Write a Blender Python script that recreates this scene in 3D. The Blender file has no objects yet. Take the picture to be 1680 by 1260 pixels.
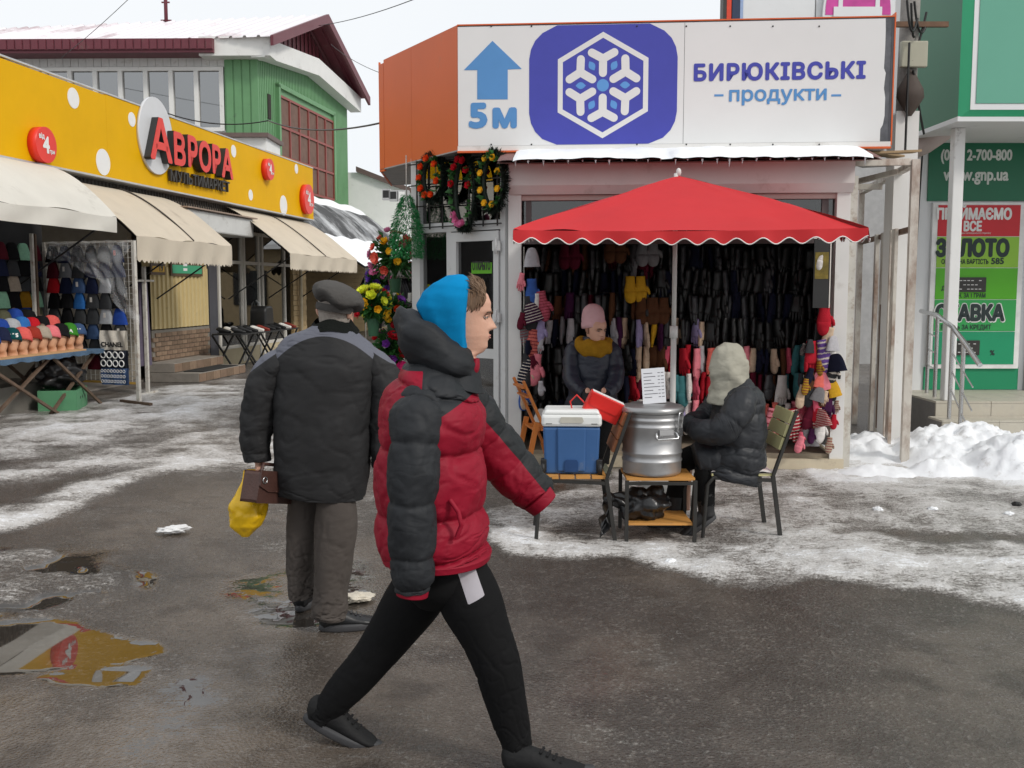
import bpy, bmesh, math, random
import numpy as np
from mathutils import Vector, Matrix, noise as mnoise
random.seed(7); RNG = np.random.RandomState(7)
SC = bpy.context.scene; COL = SC.collection
rad = math.radians
# ---------------------------------------------------------------- camera
F_PX, PITCH, CAM_H = 1650.0, rad(5.5), 1.68          # focal length in photo pixels, pitch, eye height
cam_data = bpy.data.cameras.new('camera'); cam = bpy.data.objects.new('camera', cam_data); COL.objects.link(cam)
cam.location = (0, 0, CAM_H); cam.rotation_euler = (rad(90) - PITCH, 0, 0)
cam_data.sensor_width = 36; cam_data.lens = F_PX / 1680 * 36; cam_data.clip_start = .05; cam_data.clip_end = 2000
SC.camera = cam
# ---------------------------------------------------------------- sky, sun, exposure
SUN_EL, SUN_AZ = rad(38), rad(128)                    # azimuth clockwise from +Y (camera view direction)
W = bpy.data.worlds.new('World'); SC.world = W; W.use_nodes = True
wt = W.node_tree; wn = wt.nodes; wl = wt.links
sky = wn.new('ShaderNodeTexSky'); sky.sky_type = 'NISHITA'; sky.sun_disc = False
sky.sun_elevation = SUN_EL; sky.sun_rotation = SUN_AZ; sky.air_density = 1.0; sky.dust_density = 3.0
tc = wn.new('ShaderNodeTexCoord'); nz = wn.new('ShaderNodeTexNoise'); nz.inputs['Scale'].default_value = 2.2
nz.inputs['Detail'].default_value = 5; wl.new(tc.outputs['Generated'], nz.inputs['Vector'])
ramp = wn.new('ShaderNodeValToRGB'); ramp.color_ramp.elements[0].position = .3; ramp.color_ramp.elements[1].position = .75
ramp.color_ramp.elements[0].color = (8.2, 8.5, 8.8, 1); ramp.color_ramp.elements[1].color = (8.8, 8.95, 9.05, 1)
wl.new(nz.outputs['Fac'], ramp.inputs['Fac'])
mx = wn.new('ShaderNodeMix'); mx.data_type = 'RGBA'; mx.inputs[0].default_value = .93    # thin veil of cloud over the blue sky
wl.new(sky.outputs['Color'], mx.inputs[6]); wl.new(ramp.outputs['Color'], mx.inputs[7])
wl.new(mx.outputs[2], wn['Background'].inputs['Color']); wn['Background'].inputs['Strength'].default_value = .1
sun_d = bpy.data.lights.new('sun', 'SUN'); sun = bpy.data.objects.new('sun', sun_d); COL.objects.link(sun)
sun_d.energy = 1.5; sun_d.angle = rad(10); sun_d.color = (1, .95, .88)
sdir = Vector((math.sin(SUN_AZ) * math.cos(SUN_EL), math.cos(SUN_AZ) * math.cos(SUN_EL), math.sin(SUN_EL)))
sun.rotation_euler = (-sdir).to_track_quat('-Z', 'Y').to_euler(); sun.location = (6, -6, 12)
vs = SC.view_settings; vs.view_transform = 'Standard'; vs.look = 'None'; vs.gamma = 1; vs.exposure = .2; vs.use_curve_mapping = False
SC.cycles.max_bounces = 8; SC.cycles.transparent_max_bounces = 16
# ---------------------------------------------------------------- measuring helpers
def ray(px, py):
    a = px - 840; b = 630 - py
    return Vector((a, F_PX * math.cos(PITCH) + b * math.sin(PITCH), -F_PX * math.sin(PITCH) + b * math.cos(PITCH)))
def G(px, py, z=0.0):
    r = ray(px, py); t = (z - CAM_H) / r.z; return Vector((r.x * t, r.y * t, z))
def P(px, py, Y):
    r = ray(px, py); t = Y / r.y; return Vector((r.x * t, Y, CAM_H + r.z * t))
# ---------------------------------------------------------------- materials
MATS = {}
def S2L(c):
    return tuple(((v / 255) / 12.92 if v / 255 <= .04045 else ((v / 255 + .055) / 1.055) ** 2.4) for v in c)
def mat(name, col=(.5, .5, .5), rough=.6, var=.12, scale=6, bump=0.0, bscale=30, metal=0.0, spec=.4, alpha=1.0, trans=0.0,
        dirt=0.0, dirtcol=(.12, .09, .07), dscale=3.0, coat=0.0, emit=None, emis=0.0, stretch=(1, 1, 1), sheen=0.0, sss=0.0):
    if name in MATS: return MATS[name]
    m = bpy.data.materials.new(name); m.use_nodes = True; MATS[name] = m
    t = m.node_tree; n = t.nodes; l = t.links; b = n['Principled BSDF']
    b.inputs['Roughness'].default_value = rough; b.inputs['Metallic'].default_value = metal
    b.inputs['Specular IOR Level'].default_value = spec; b.inputs['Alpha'].default_value = alpha
    b.inputs['Transmission Weight'].default_value = trans; b.inputs['Coat Weight'].default_value = coat
    b.inputs['Sheen Weight'].default_value = sheen
    if sss: b.inputs['Subsurface Weight'].default_value = sss; b.inputs['Subsurface Radius'].default_value = (.012, .006, .004)
    if emit: b.inputs['Emission Color'].default_value = (*emit, 1); b.inputs['Emission Strength'].default_value = emis
    tcn = n.new('ShaderNodeTexCoord'); mp = n.new('ShaderNodeMapping'); mp.inputs['Scale'].default_value = stretch
    l.new(tcn.outputs['Object'], mp.inputs['Vector'])
    no = n.new('ShaderNodeTexNoise'); no.inputs['Scale'].default_value = scale; no.inputs['Detail'].default_value = 6
    no.inputs['Roughness'].default_value = .6; l.new(mp.outputs['Vector'], no.inputs['Vector'])
    r = n.new('ShaderNodeValToRGB'); r.color_ramp.elements[0].position = .3; r.color_ramp.elements[1].position = .7
    r.color_ramp.elements[0].color = (*[max(0, c * (1 - var)) for c in col], 1)
    r.color_ramp.elements[1].color = (*[min(1, c * (1 + var)) for c in col], 1)
    l.new(no.outputs['Fac'], r.inputs['Fac']); out = r.outputs['Color']
    if dirt:
        d = n.new('ShaderNodeTexNoise'); d.inputs['Scale'].default_value = dscale; d.inputs['Detail'].default_value = 8
        d.inputs['Roughness'].default_value = .68; l.new(mp.outputs['Vector'], d.inputs['Vector'])
        dr = n.new('ShaderNodeValToRGB'); dr.color_ramp.elements[0].position = .62 - dirt * .3; dr.color_ramp.elements[1].position = .78 - dirt * .1
        l.new(d.outputs['Fac'], dr.inputs['Fac']); mxn = n.new('ShaderNodeMix'); mxn.data_type = 'RGBA'
        l.new(dr.outputs['Color'], mxn.inputs[0]); l.new(out, mxn.inputs[6]); mxn.inputs[7].default_value = (*dirtcol, 1); out = mxn.outputs[2]
    l.new(out, b.inputs['Base Color'])
    if bump:
        bn = n.new('ShaderNodeTexNoise'); bn.inputs['Scale'].default_value = bscale; bn.inputs['Detail'].default_value = 5
        l.new(mp.outputs['Vector'], bn.inputs['Vector']); bu = n.new('ShaderNodeBump'); bu.inputs['Strength'].default_value = bump
        bu.inputs['Distance'].default_value = .01; l.new(bn.outputs['Fac'], bu.inputs['Height']); l.new(bu.outputs['Normal'], b.inputs['Normal'])
    return m
def glass(name, tint=(.85, .9, .9), rough=.02, alpha=.25):
    """window pane: clear body that lets part of the inside through, glossy skin"""
    if name in MATS: return MATS[name]
    m = bpy.data.materials.new(name); m.use_nodes = True; MATS[name] = m
    t = m.node_tree; n = t.nodes; l = t.links; n.remove(n['Principled BSDF']); o = n['Material Output']
    tr = n.new('ShaderNodeBsdfTransparent'); tr.inputs[0].default_value = (*tint, 1)
    gl = n.new('ShaderNodeBsdfGlossy'); gl.inputs['Roughness'].default_value = rough
    fr = n.new('ShaderNodeFresnel'); fr.inputs[0].default_value = 1.5
    ad = n.new('ShaderNodeMath'); ad.operation = 'ADD'; ad.inputs[1].default_value = alpha; l.new(fr.outputs[0], ad.inputs[0]); ad.use_clamp = True
    ms = n.new('ShaderNodeMixShader'); l.new(ad.outputs[0], ms.inputs[0]); l.new(tr.outputs[0], ms.inputs[1]); l.new(gl.outputs[0], ms.inputs[2])
    l.new(ms.outputs[0], o.inputs['Surface']); return m
# ---------------------------------------------------------------- mesh builder
def frame_from(d):
    d = d.normalized(); up = Vector((0, 0, 1)) if abs(d.z) < .95 else Vector((0, 1, 0))
    x = d.cross(up).normalized(); y = x.cross(d).normalized(); return x, y
class MB:
    def __init__(s): s.v = []; s.f = []; s.sm = []
    def add(s, vs_, fs, smooth=False, M=None):
        o = len(s.v); s.v += [tuple(M @ Vector(p)) if M is not None else tuple(p) for p in vs_]
        s.f += [tuple(i + o for i in f) for f in fs]; s.sm += [smooth] * len(fs); return s
    def box(s, x0, x1, y0, y1, z0, z1, M=None):
        return s.add([(x0, y0, z0), (x1, y0, z0), (x1, y1, z0), (x0, y1, z0), (x0, y0, z1), (x1, y0, z1), (x1, y1, z1), (x0, y1, z1)],
                     [(3, 2, 1, 0), (4, 5, 6, 7), (0, 1, 5, 4), (1, 2, 6, 5), (2, 3, 7, 6), (3, 0, 4, 7)], False, M)
    def bar(s, a, b, w, h=None, roll=None):
        """square bar from a to b"""
        a = Vector(a); b = Vector(b); h = h or w; x, y = frame_from(b - a); x = x * w / 2; y = y * h / 2
        q = [a - x - y, a + x - y, a + x + y, a - x + y, b - x - y, b + x - y, b + x + y, b - x + y]
        return s.add(q, [(3, 2, 1, 0), (4, 5, 6, 7), (0, 1, 5, 4), (1, 2, 6, 5), (2, 3, 7, 6), (3, 0, 4, 7)])
    def tube(s, pts, r, n=8, cap=True, smooth=True):
        pts = [Vector(p) for p in pts]; k = len(pts); rs = r if hasattr(r, '__len__') else [r] * k
        vs_ = []; px = None
        for i, p in enumerate(pts):
            d = (pts[min(i + 1, k - 1)] - pts[max(i - 1, 0)])
            if d.length < 1e-9: d = Vector((0, 0, 1))
            d.normalize()
            if px is None: x, y = frame_from(d)
            else:
                x = (px - d * px.dot(d)); x = x.normalized() if x.length > 1e-6 else frame_from(d)[0]; y = d.cross(x) * -1
            px = x; y = d.cross(x)
            for j in range(n):
                a = 2 * math.pi * j / n; vs_.append(p + (x * math.cos(a) + y * math.sin(a)) * rs[i])
        fs = [(i * n + j, i * n + (j + 1) % n, (i + 1) * n + (j + 1) % n, (i + 1) * n + j) for i in range(k - 1) for j in range(n)]
        s.add(vs_, fs, smooth)
        if cap: s.add(vs_[:n], [tuple(range(n))[::-1]]); s.add(vs_[-n:], [tuple(range(n))])
        return s
    def lathe(s, prof, n=24, c=(0, 0, 0), M=None, smooth=True, sx=1, sy=1):
        k = len(prof); vs_ = [(c[0] + r * sx * math.cos(2 * math.pi * j / n), c[1] + r * sy * math.sin(2 * math.pi * j / n), c[2] + z) for r, z in prof for j in range(n)]
        fs = [(i * n + j, i * n + (j + 1) % n, (i + 1) * n + (j + 1) % n, (i + 1) * n + j) for i in range(k - 1) for j in range(n)]
        return s.add(vs_, fs, smooth, M)
    def grid(s, fn, nu, nv, smooth=True, M=None):
        vs_ = [fn(i / nu, j / nv) for j in range(nv + 1) for i in range(nu + 1)]; w = nu + 1
        return s.add(vs_, [(j * w + i, j * w + i + 1, (j + 1) * w + i + 1, (j + 1) * w + i) for j in range(nv) for i in range(nu)], smooth, M)
    def prism(s, poly, y0, y1, M=None, smooth=False):
        """polygon in x,z extruded along y"""
        k = len(poly); vs_ = [(p[0], y0, p[1]) for p in poly] + [(p[0], y1, p[1]) for p in poly]
        fs = [tuple(range(k)), tuple(range(2 * k - 1, k - 1, -1))]
        s.add(vs_, fs, False, M); return s.add(vs_, [(i, i + k, (i + 1) % k + k, (i + 1) % k) for i in range(k)], smooth, M)
    def ball(s, c, r, nu=12, nv=8, M=None):
        r = r if hasattr(r, '__len__') else (r, r, r)
        return s.grid(lambda u, v: (c[0] + r[0] * math.sin(math.pi * v) * math.cos(2 * math.pi * u), c[1] + r[1] * math.sin(math.pi * v) * math.sin(2 * math.pi * u), c[2] + r[2] * math.cos(math.pi * v)), nu, nv, True, M)
    def mesh(s, name='m'):
        me = bpy.data.meshes.new(name); me.from_pydata(s.v, [], s.f); me.polygons.foreach_set('use_smooth', s.sm); me.update(); return me
    def build(s, name, material, parent=None, loc=None, rotz=0, recalc=True, bevel=0):
        me = s.mesh(name)
        if recalc:
            bm = bmesh.new(); bm.from_mesh(me); bmesh.ops.remove_doubles(bm, verts=bm.verts, dist=1e-5) if any(s.sm) else None
            bmesh.ops.recalc_face_normals(bm, faces=bm.faces); bm.to_mesh(me); bm.free()
        if bevel: pass
        return obj(name, me, material, parent, loc, rotz, bevel)
def obj(name, me, material, parent=None, loc=None, rotz=0, bevel=0):
    o = bpy.data.objects.new(name, me); COL.objects.link(o)
    for m in (material if isinstance(material, (list, tuple)) else [material]):
        if m is not None: me.materials.append(m)
    if parent is not None: o.parent = parent
    if loc is not None: o.location = loc
    o.rotation_euler[2] = rotz
    if bevel:
        b = o.modifiers.new('bevel', 'BEVEL'); b.width = bevel; b.segments = 2; b.limit_method = 'ANGLE'
    return o
def tag(o, label=None, cat=None, group=None, kind=None):
    if label: o['label'] = label
    if cat: o['category'] = cat
    if group: o['group'] = group
    if kind: o['kind'] = kind
    return o
def thing(name, label, cat, loc=(0, 0, 0), rotz=0, group=None):
    o = bpy.data.objects.new(name, None); COL.objects.link(o); o.empty_display_size = .1
    o.location = loc; o.rotation_euler[2] = rotz; return tag(o, label, cat, group)
def dup(o, parent=None):
    c = o.copy(); COL.objects.link(c)
    if parent is not None: c.parent = parent
    for ch in o.children: dup(ch, c)
    return c
def text_mb(body, size, bold=0.0, extrude=0.0, width=None, spacing=1.0, depth_step=.0003):
    """lettering in x,z facing -y, centred on x, baseline z=0"""
    c = bpy.data.curves.new('lettering', 'FONT'); c.body = body; c.size = size; c.align_x = 'CENTER'; c.space_character = spacing; c.extrude = extrude
    c.resolution_u = 3
    t = bpy.data.objects.new('lettering', c); COL.objects.link(t); dg = bpy.context.evaluated_depsgraph_get(); dg.update()
    me = bpy.data.meshes.new_from_object(t.evaluated_get(dg)); bpy.data.objects.remove(t)
    vs_ = [Vector(v.co) for v in me.vertices]; fs = [tuple(p.vertices) for p in me.polygons]; bpy.data.meshes.remove(me)
    xs = [v.x for v in vs_] or [0]; sx = 1.0
    if width: sx = (width - 2 * bold) / (max(xs) - min(xs))
    cx = (max(xs) + min(xs)) / 2; m = MB()
    offs = [(0, 0)] + ([(bold * math.cos(a), bold * math.sin(a)) for a in [k * math.pi / 4 for k in range(8)]] if bold else [])
    for k, (dx, dz) in enumerate(offs):
        m.add([((v.x - cx) * sx + dx, -v.z - k * depth_step, v.y + dz) for v in vs_], fs)
    return m
# ---------------------------------------------------------------- vector noise for meshes
def vnoise(x, y, seed=0):
    xi = np.floor(x).astype(np.int64); yi = np.floor(y).astype(np.int64); xf = x - xi; yf = y - yi
    def h(a, b):
        n_ = (a * 374761393 + b * 668265263 + seed * 974711) & 0x7fffffff; n_ = ((n_ ^ (n_ >> 13)) * 1274126177) & 0x7fffffff
        return ((n_ ^ (n_ >> 16)) & 0xffff) / 65535.0
    u = xf * xf * (3 - 2 * xf); w = yf * yf * (3 - 2 * yf)
    return (h(xi, yi) * (1 - u) + h(xi + 1, yi) * u) * (1 - w) + (h(xi, yi + 1) * (1 - u) + h(xi + 1, yi + 1) * u) * w
def fbm(x, y, oct=5, seed=0, gain=.5):
    a = 1.0; s = 0; t = 0
    for k in range(oct): s = s + a * vnoise(x * 2 ** k, y * 2 ** k, seed + k * 17); t += a; a *= gain
    return s / t
def sstep(a, b, x): t = np.clip((x - a) / (b - a), 0, 1); return t * t * (3 - 2 * t)
# ================================================================= shared shapes
def lerp_tab(tab, z):
    for a, b in zip(tab, tab[1:]):
        if z <= b[0]:
            t = (z - a[0]) / (b[0] - a[0]); t = max(0, min(1, t)); t = t * t * (3 - 2 * t) * .5 + t * .5
            return [a[i] + (b[i] - a[i]) * t for i in range(1, len(a))]
    return list(tab[-1][1:])
HEAD = [(-.13, .056, .062, .060), (-.06, .050, .062, .056), (-.022, .052, .066, .056), (-.006, .078, .068, .046), (.012, .090, .072, .050), (.03, .089, .078, .056), (.05, .091, .085, .062),
        (.078, .089, .094, .067), (.112, .087, .101, .071), (.14, .094, .106, .074), (.165, .094, .105, .0745), (.19, .084, .095, .069), (.212, .063, .073, .056), (.226, .037, .044, .036), (.232, .004, .004, .004)]
def head_rings(n=44, lv=58, zmin=-.13):
    """face towards -y, chin at z=0, crown .232"""
    rings = []
    for i in range(lv + 1):
        t = i / lv; z = zmin + (.232 - zmin) * t
        f, b, w = lerp_tab(HEAD, z); ring = []
        for j in range(n):
            a = 2 * math.pi * j / n; s_, c_ = math.sin(a), math.cos(a)
            x = w * math.copysign(abs(s_) ** .88, s_); y = -f * c_ if c_ > 0 else -b * c_
            if c_ > 0:
                y = -f * (abs(c_) ** .82)
                nb = 0
                if .066 < z < .135: nb = (.031 * (1 - (z - .078) / .056) if z > .078 else .031 * (z - .066) / .012) * math.exp(-(x / (.0105 + .006 * max(0, 1 - (z - .07) / .03))) ** 2)
                y -= nb
                for sx in (-1, 1): y += .011 * math.exp(-((x - sx * .033) / .016) ** 2 - ((z - .116) / .012) ** 2)
                y -= .0045 * math.exp(-(x / .024) ** 2 - ((z - .052) / .006) ** 2) + .005 * math.exp(-(x / .02) ** 2 - ((z - .041) / .006) ** 2)
                y -= .004 * math.exp(-(x / .05) ** 2 - ((z - .136) / .008) ** 2)
            ring.append((x, y, z))
        rings.append(ring)
    return rings
def add_rings(m, rings, M=None, cap0=True, cap1=True, smooth=True):
    n = len(rings[0]); vs_ = [p for r in rings for p in r]
    fs = [(i * n + j, i * n + (j + 1) % n, (i + 1) * n + (j + 1) % n, (i + 1) * n + j) for i in range(len(rings) - 1) for j in range(n)]
    if cap0: fs.append(tuple(range(n))[::-1])
    if cap1: fs.append(tuple(range((len(rings) - 1) * n, len(rings) * n)))
    return m.add(vs_, fs, smooth, M)
def crom(pts, t):
    """Catmull-Rom through tuples of numbers, t in 0..1"""
    k = len(pts) - 1; f = t * k; i = min(int(f), k - 1); u = f - i
    p0, p1, p2, p3 = pts[max(i - 1, 0)], pts[i], pts[i + 1], pts[min(i + 2, k)]
    return [.5 * (2 * b + (c - a) * u + (2 * a - 5 * b + 4 * c - d) * u * u + (-a + 3 * b - 3 * c + d) * u ** 3) for a, b, c, d in zip(p0, p1, p2, p3)]
def limb(m, keys, n=28, lv=60, mod=None, ref=None, smooth=True, cap=True, sq=1.0):
    """keys: (x,y,z,ra,rb) ; ra along 'ref' side direction, rb across; mod(t,a,p)->scale"""
    ref = Vector(ref or (0, 1, 0)); rings = []
    for i in range(lv + 1):
        t = i / lv; k = crom(keys, t); k2 = crom(keys, min(1, t + .01)); k1 = crom(keys, max(0, t - .01))
        p = Vector(k[:3]); d = (Vector(k2[:3]) - Vector(k1[:3])).normalized(); x = (ref - d * ref.dot(d)).normalized(); y = d.cross(x); ring = []
        for j in range(n):
            a = 2 * math.pi * j / n; s_ = mod(t, a, p) if mod else 1.0
            ca, sa = math.cos(a), math.sin(a); ca = math.copysign(abs(ca) ** sq, ca); sa = math.copysign(abs(sa) ** sq, sa)
            ring.append(tuple(p + x * (k[3] * ca * s_) + y * (k[4] * sa * s_)))
        rings.append(ring)
    return add_rings(m, rings, None, cap, cap, smooth)
_head_lo = None
def mannequin_head_mesh():
    global _head_lo
    if _head_lo is None:
        m = MB(); add_rings(m, head_rings(18, 22)); _head_lo = m.mesh('mannequin_head')
        bm = bmesh.new(); bm.from_mesh(_head_lo); bmesh.ops.recalc_face_normals(bm, faces=bm.faces); bm.to_mesh(_head_lo); bm.free()
    return _head_lo
def beanie_mesh(sx=.082, sy=.112, h=.135, cuff=.045):
    m = MB(); prof = [(.98, 0), (1.07, .004), (1.09, cuff * .5), (1.07, cuff), (1.0, cuff + .003), (1.0, cuff + .02), (.93, h * .62), (.78, h * .84), (.5, h * .96), (.2, h * 1.0), (.02, h * 1.0)]
    n = 18
    m.lathe([(r, z) for r, z in prof], n, smooth=True, sx=sx, sy=sy); return m.mesh('knit_hat')
def hung_hat_mesh(w=.21, h=.21, d=.05, seed=0):
    """beanie hung flat: rounded crown at the top, ribbed cuff below"""
    rr = random.Random(seed); m = MB(); nu, nv = 14, 10
    def side(sg):
        def f(u, v):
            x = (u - .5) * 2; top = max(.0, 1 - abs(x) ** 3.2 * .75); z = -h * (1 - v * top) ; e = (1 - abs(x) ** 2.6) ** .5 if abs(x) < 1 else 0
            ed = math.sin(math.pi * min(1, .16 + .84 * (1 - v))) ** .4 if v > .6 else 1; cf = 1.12 if v < .3 else 1.0
            return (x * w / 2 * (1 - .08 * v) * (1.03 if v < .3 else 1), sg * d / 2 * e * (1 - .5 * v ** 3) * cf * ed, z)
        return f
    m.grid(side(-1), nu, nv); m.grid(side(1), nu, nv)
    me = m.mesh('knit_hat'); bm = bmesh.new(); bm.from_mesh(me); bmesh.ops.remove_doubles(bm, verts=bm.verts, dist=1e-4); bmesh.ops.recalc_face_normals(bm, faces=bm.faces); bm.to_mesh(me); bm.free()
    return me
def knit(name, rgb, rib=60):
    if name in MATS: return MATS[name]
    m = mat(name, S2L(rgb), .9, .12, 25, .5, 140, spec=.15, sheen=.0); return m
def wire(name, label, pts, r, sag=0, m=None, group=None, parent=None):
    mb = MB(); P0 = [Vector(p) for p in pts]; out = []
    for a, b in zip(P0, P0[1:]):
        for k in range(13):
            t = k / 12; q = a.lerp(b, t); q.z -= sag * 4 * t * (1 - t); out.append(q)
    mb.tube(out, r, 5); o = mb.build(name, m or mat('black_cable', (.012, .012, .012), .5), parent, recalc=False)
    if label: tag(o, label, 'cable', group)
    return o
ORD = ['first', 'second', 'third', 'fourth', 'fifth', 'sixth', 'seventh', 'eighth', 'ninth', 'tenth', 'eleventh', 'twelfth', 'thirteenth', 'fourteenth', 'fifteenth', 'sixteenth', 'seventeenth', 'eighteenth', 'nineteenth', 'twentieth']
def nth(k):
    if k < 20: return ORD[k]
    t = ['twenty', 'thirty', 'forty', 'fifty', 'sixty'][(k + 1) // 10 - 2]; u = (k + 1) % 10
    return t + '-' + ORD[u - 1] if u else t[:-1] + 'ieth'
# ================================================================= GROUND
def poly_sd(poly, x, y):
    """signed distance to a polygon, positive inside"""
    d = np.full(x.shape, 1e9); inside = np.zeros(x.shape, bool); k = len(poly)
    for i in range(k):
        ax, ay = poly[i]; bx, by = poly[(i + 1) % k]; ex, ey = bx - ax, by - ay
        t = np.clip(((x - ax) * ex + (y - ay) * ey) / (ex * ex + ey * ey + 1e-12), 0, 1)
        d = np.minimum(d, np.hypot(x - ax - t * ex, y - ay - t * ey))
        c = ((ay > y) != (by > y)) & (x < (bx - ax) * (y - ay) / (by - ay + 1e-12) + ax); inside ^= c
    return np.where(inside, d, -d)
def gp(pts): return [tuple(G(*p)[:2]) for p in pts]
def ground_fields(X, Y):
    wx = X + .5 * (fbm(X * 1.1, Y * .9, 5, 3) - .5) * np.clip(Y / 6, .6, 2); wy = Y + .9 * (fbm(X * .8, Y * .8, 5, 9) - .5) * np.clip(Y / 5, .6, 2.5)
    def zone(pts, soft): return sstep(-soft, soft, poly_sd(gp(pts), wx, wy))
    fine = fbm(X * 3.1, Y * 1.9, 6, 21, .62); streak = fbm(X * 2.2, Y * 5.5, 6, 33, .6); big = fbm(X * .55, Y * .45, 4, 41)
    S = .10 + .14 * big
    S = np.maximum(S, .74 * zone([(-900, 800), (-200, 765), (0, 752), (160, 735), (270, 705), (410, 690), (440, 640), (400, 612), (250, 636), (60, 668), (-200, 690), (-900, 700)], .8))
    S = np.maximum(S, .74 * zone([(-500, 900), (0, 868), (60, 866), (200, 822), (250, 795), (440, 752), (400, 738), (260, 768), (120, 800), (0, 832), (-500, 860)], .2))
    S = np.maximum(S, .62 * zone([(-600, 800), (0, 760), (300, 700), (640, 660), (640, 720), (420, 780), (100, 790)], .9))
    S = np.maximum(S, .40 * zone([(380, 900), (430, 700), (640, 640), (900, 700), (880, 800), (640, 860), (600, 930), (430, 960)], .8))
    S = np.maximum(S, .62 * zone([(790, 830), (900, 790), (1000, 765), (1400, 762), (1700, 780), (2300, 790), (2300, 1100), (1680, 1010), (1500, 985), (1300, 952), (1150, 946), (980, 912), (850, 880)], .2))
    S = np.maximum(S, .79 * zone([(780, 850), (1000, 888), (1300, 905), (1500, 918), (2300, 960), (2300, 1120), (1680, 1010), (1350, 962), (1150, 946), (950, 914), (820, 880)], .11))
    S = np.maximum(S, 1.0 * zone([(1330, 790), (1300, 764), (1400, 748), (2200, 755), (2200, 830), (1680, 812), (1500, 806), (1400, 796)], .18))
    S = np.maximum(S, .7 * zone([(850, 770), (870, 745), (1000, 745), (1000, 770), (920, 790)], .35))
    S = np.maximum(S, (.3 + .1 * big) * (Y > 16))
    S = S - .38 * zone([(1380, 880), (1560, 900), (2200, 925), (2200, 895), (1560, 880)], .12) - .3 * zone([(1120, 815), (1220, 822), (1230, 836), (1120, 832)], .12)
    mott = fbm(X * 1.3, Y * 2.0, 5, 63, .6); S = S + .9 * (fine - .5) * (.25 + S) + .7 * (streak - .5) * (.2 + S) + .6 * (mott - .5) * (.15 + S)
    # slush lumps left
    sl = zone([(-300, 890), (0, 895), (190, 905), (215, 960), (150, 1010), (0, 1030), (-300, 1030)], .2)
    lump = sstep(.46, .58, fbm(X * 2.6, Y * 3.4, 5, 57)); S = S * (1 - sl) + sl * (.62 * lump * (.5 + .9 * (fine - .25)))
    # standing water
    wn_ = fbm(X * 2.4, Y * 2.4, 5, 71, .6)
    Wt = np.maximum.reduce([sl * (1 - lump) * .8,
        zone([(-80, 1040), (40, 1030), (130, 1045), (250, 1040), (262, 1056), (180, 1085), (60, 1100), (-80, 1110)], .06),
        zone([(40, 1110), (120, 1085), (230, 1090), (215, 1128), (140, 1145), (60, 1140)], .08),
        .62 * zone([(175, 1130), (300, 1075), (390, 1085), (420, 1130), (370, 1200), (330, 1330), (160, 1330)], .28),
        .55 * zone([(380, 950), (460, 925), (600, 905), (650, 960), (600, 1000), (430, 1010)], .2),
        .7 * zone([(205, 945), (270, 945), (272, 972), (215, 975)], .08),
        .36 * zone([(100, 1340), (130, 1110), (290, 1050), (500, 1000), (560, 1090), (450, 1340)], .35),
        .3 * zone([(-100, 1340), (-100, 1120), (120, 1120), (200, 1340)], .3),
        .4 * zone([(640, 1000), (760, 1010), (830, 1060), (700, 1120), (600, 1100)], .25),
        .35 * zone([(950, 990), (1060, 1030), (1080, 1150), (980, 1260), (900, 1180)], .3)])
    w2 = fbm(X * 6.5, Y * 9, 4, 77, .6); Wt = Wt * (.7 + .6 * w2); Wt = np.clip(Wt * (.55 + .9 * wn_) + .25 * (wn_ - .5) * (Wt > .05), 0, 1); Wt = Wt * (1 - .8 * sstep(.35, .6, S))
    D = fbm(X * .9, Y * .7, 5, 91, .6)
    return S, Wt, D, fine, streak + 0 * sl, sl * lump
def make_ground():
    ys = [1.2]
    while ys[-1] < 45: ys.append(ys[-1] * 1.0068)
    while ys[-1] < 700: ys.append(ys[-1] * 1.15)
    ys = [-40, -15, -5, -1, .4] + ys
    us = list(np.linspace(-.62, .62, 470)); us = [-8, -4, -2, -1.2, -.8] + us + [.8, 1.2, 2, 4, 8]
    ys = np.array(ys); us = np.array(us); U, Y = np.meshgrid(us, ys); X = U * (np.maximum(Y, 1.2) + 2)
    S, Wt, D, fine, streak, SL = ground_fields(X, Y)
    near = np.clip(1 - (Y - 20) / 15, 0, 1); near = np.where(Y < 1.3, 0, near)
    h = .010 * (fbm(X * 1.5, Y * 1.5, 4, 5) - .5) + .006 * (fbm(X * 9, Y * 9, 3, 8) - .5)
    Sc = np.clip(S, 0, 1.2); h = h + sstep(.3, .9, Sc) * (.014 + .05 * (fine - .5) + .022 * (fbm(X * 11, Y * 11, 3, 15) - .5))
    h = h + SL * (.012 + .03 * fine)
    h = (h - .003) * (1 - sstep(.35, .75, Wt)) + sstep(.35, .75, Wt) * -.006
    Z = h * near
    nv = X.size; ny, nx = X.shape
    co = np.stack([X, Y, Z], -1).reshape(-1, 3)
    idx = np.arange(nv).reshape(ny, nx); q = np.stack([idx[:-1, :-1], idx[:-1, 1:], idx[1:, 1:], idx[1:, :-1]], -1).reshape(-1, 4)
    me = bpy.data.meshes.new('ground'); me.vertices.add(nv); me.vertices.foreach_set('co', co.ravel())
    me.loops.add(q.size); me.loops.foreach_set('vertex_index', q.ravel().astype(np.int32))
    me.polygons.add(len(q)); me.polygons.foreach_set('loop_start', np.arange(0, q.size, 4, dtype=np.int32)); me.update()
    me.polygons.foreach_set('use_smooth', [True] * len(q))
    for nm, a in (('snow', S), ('water', Wt), ('dirt', D)):
        at = me.attributes.new(nm, 'FLOAT', 'POINT'); at.data.foreach_set('value', a.ravel().astype(np.float32))
    me.validate(); return me
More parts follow.
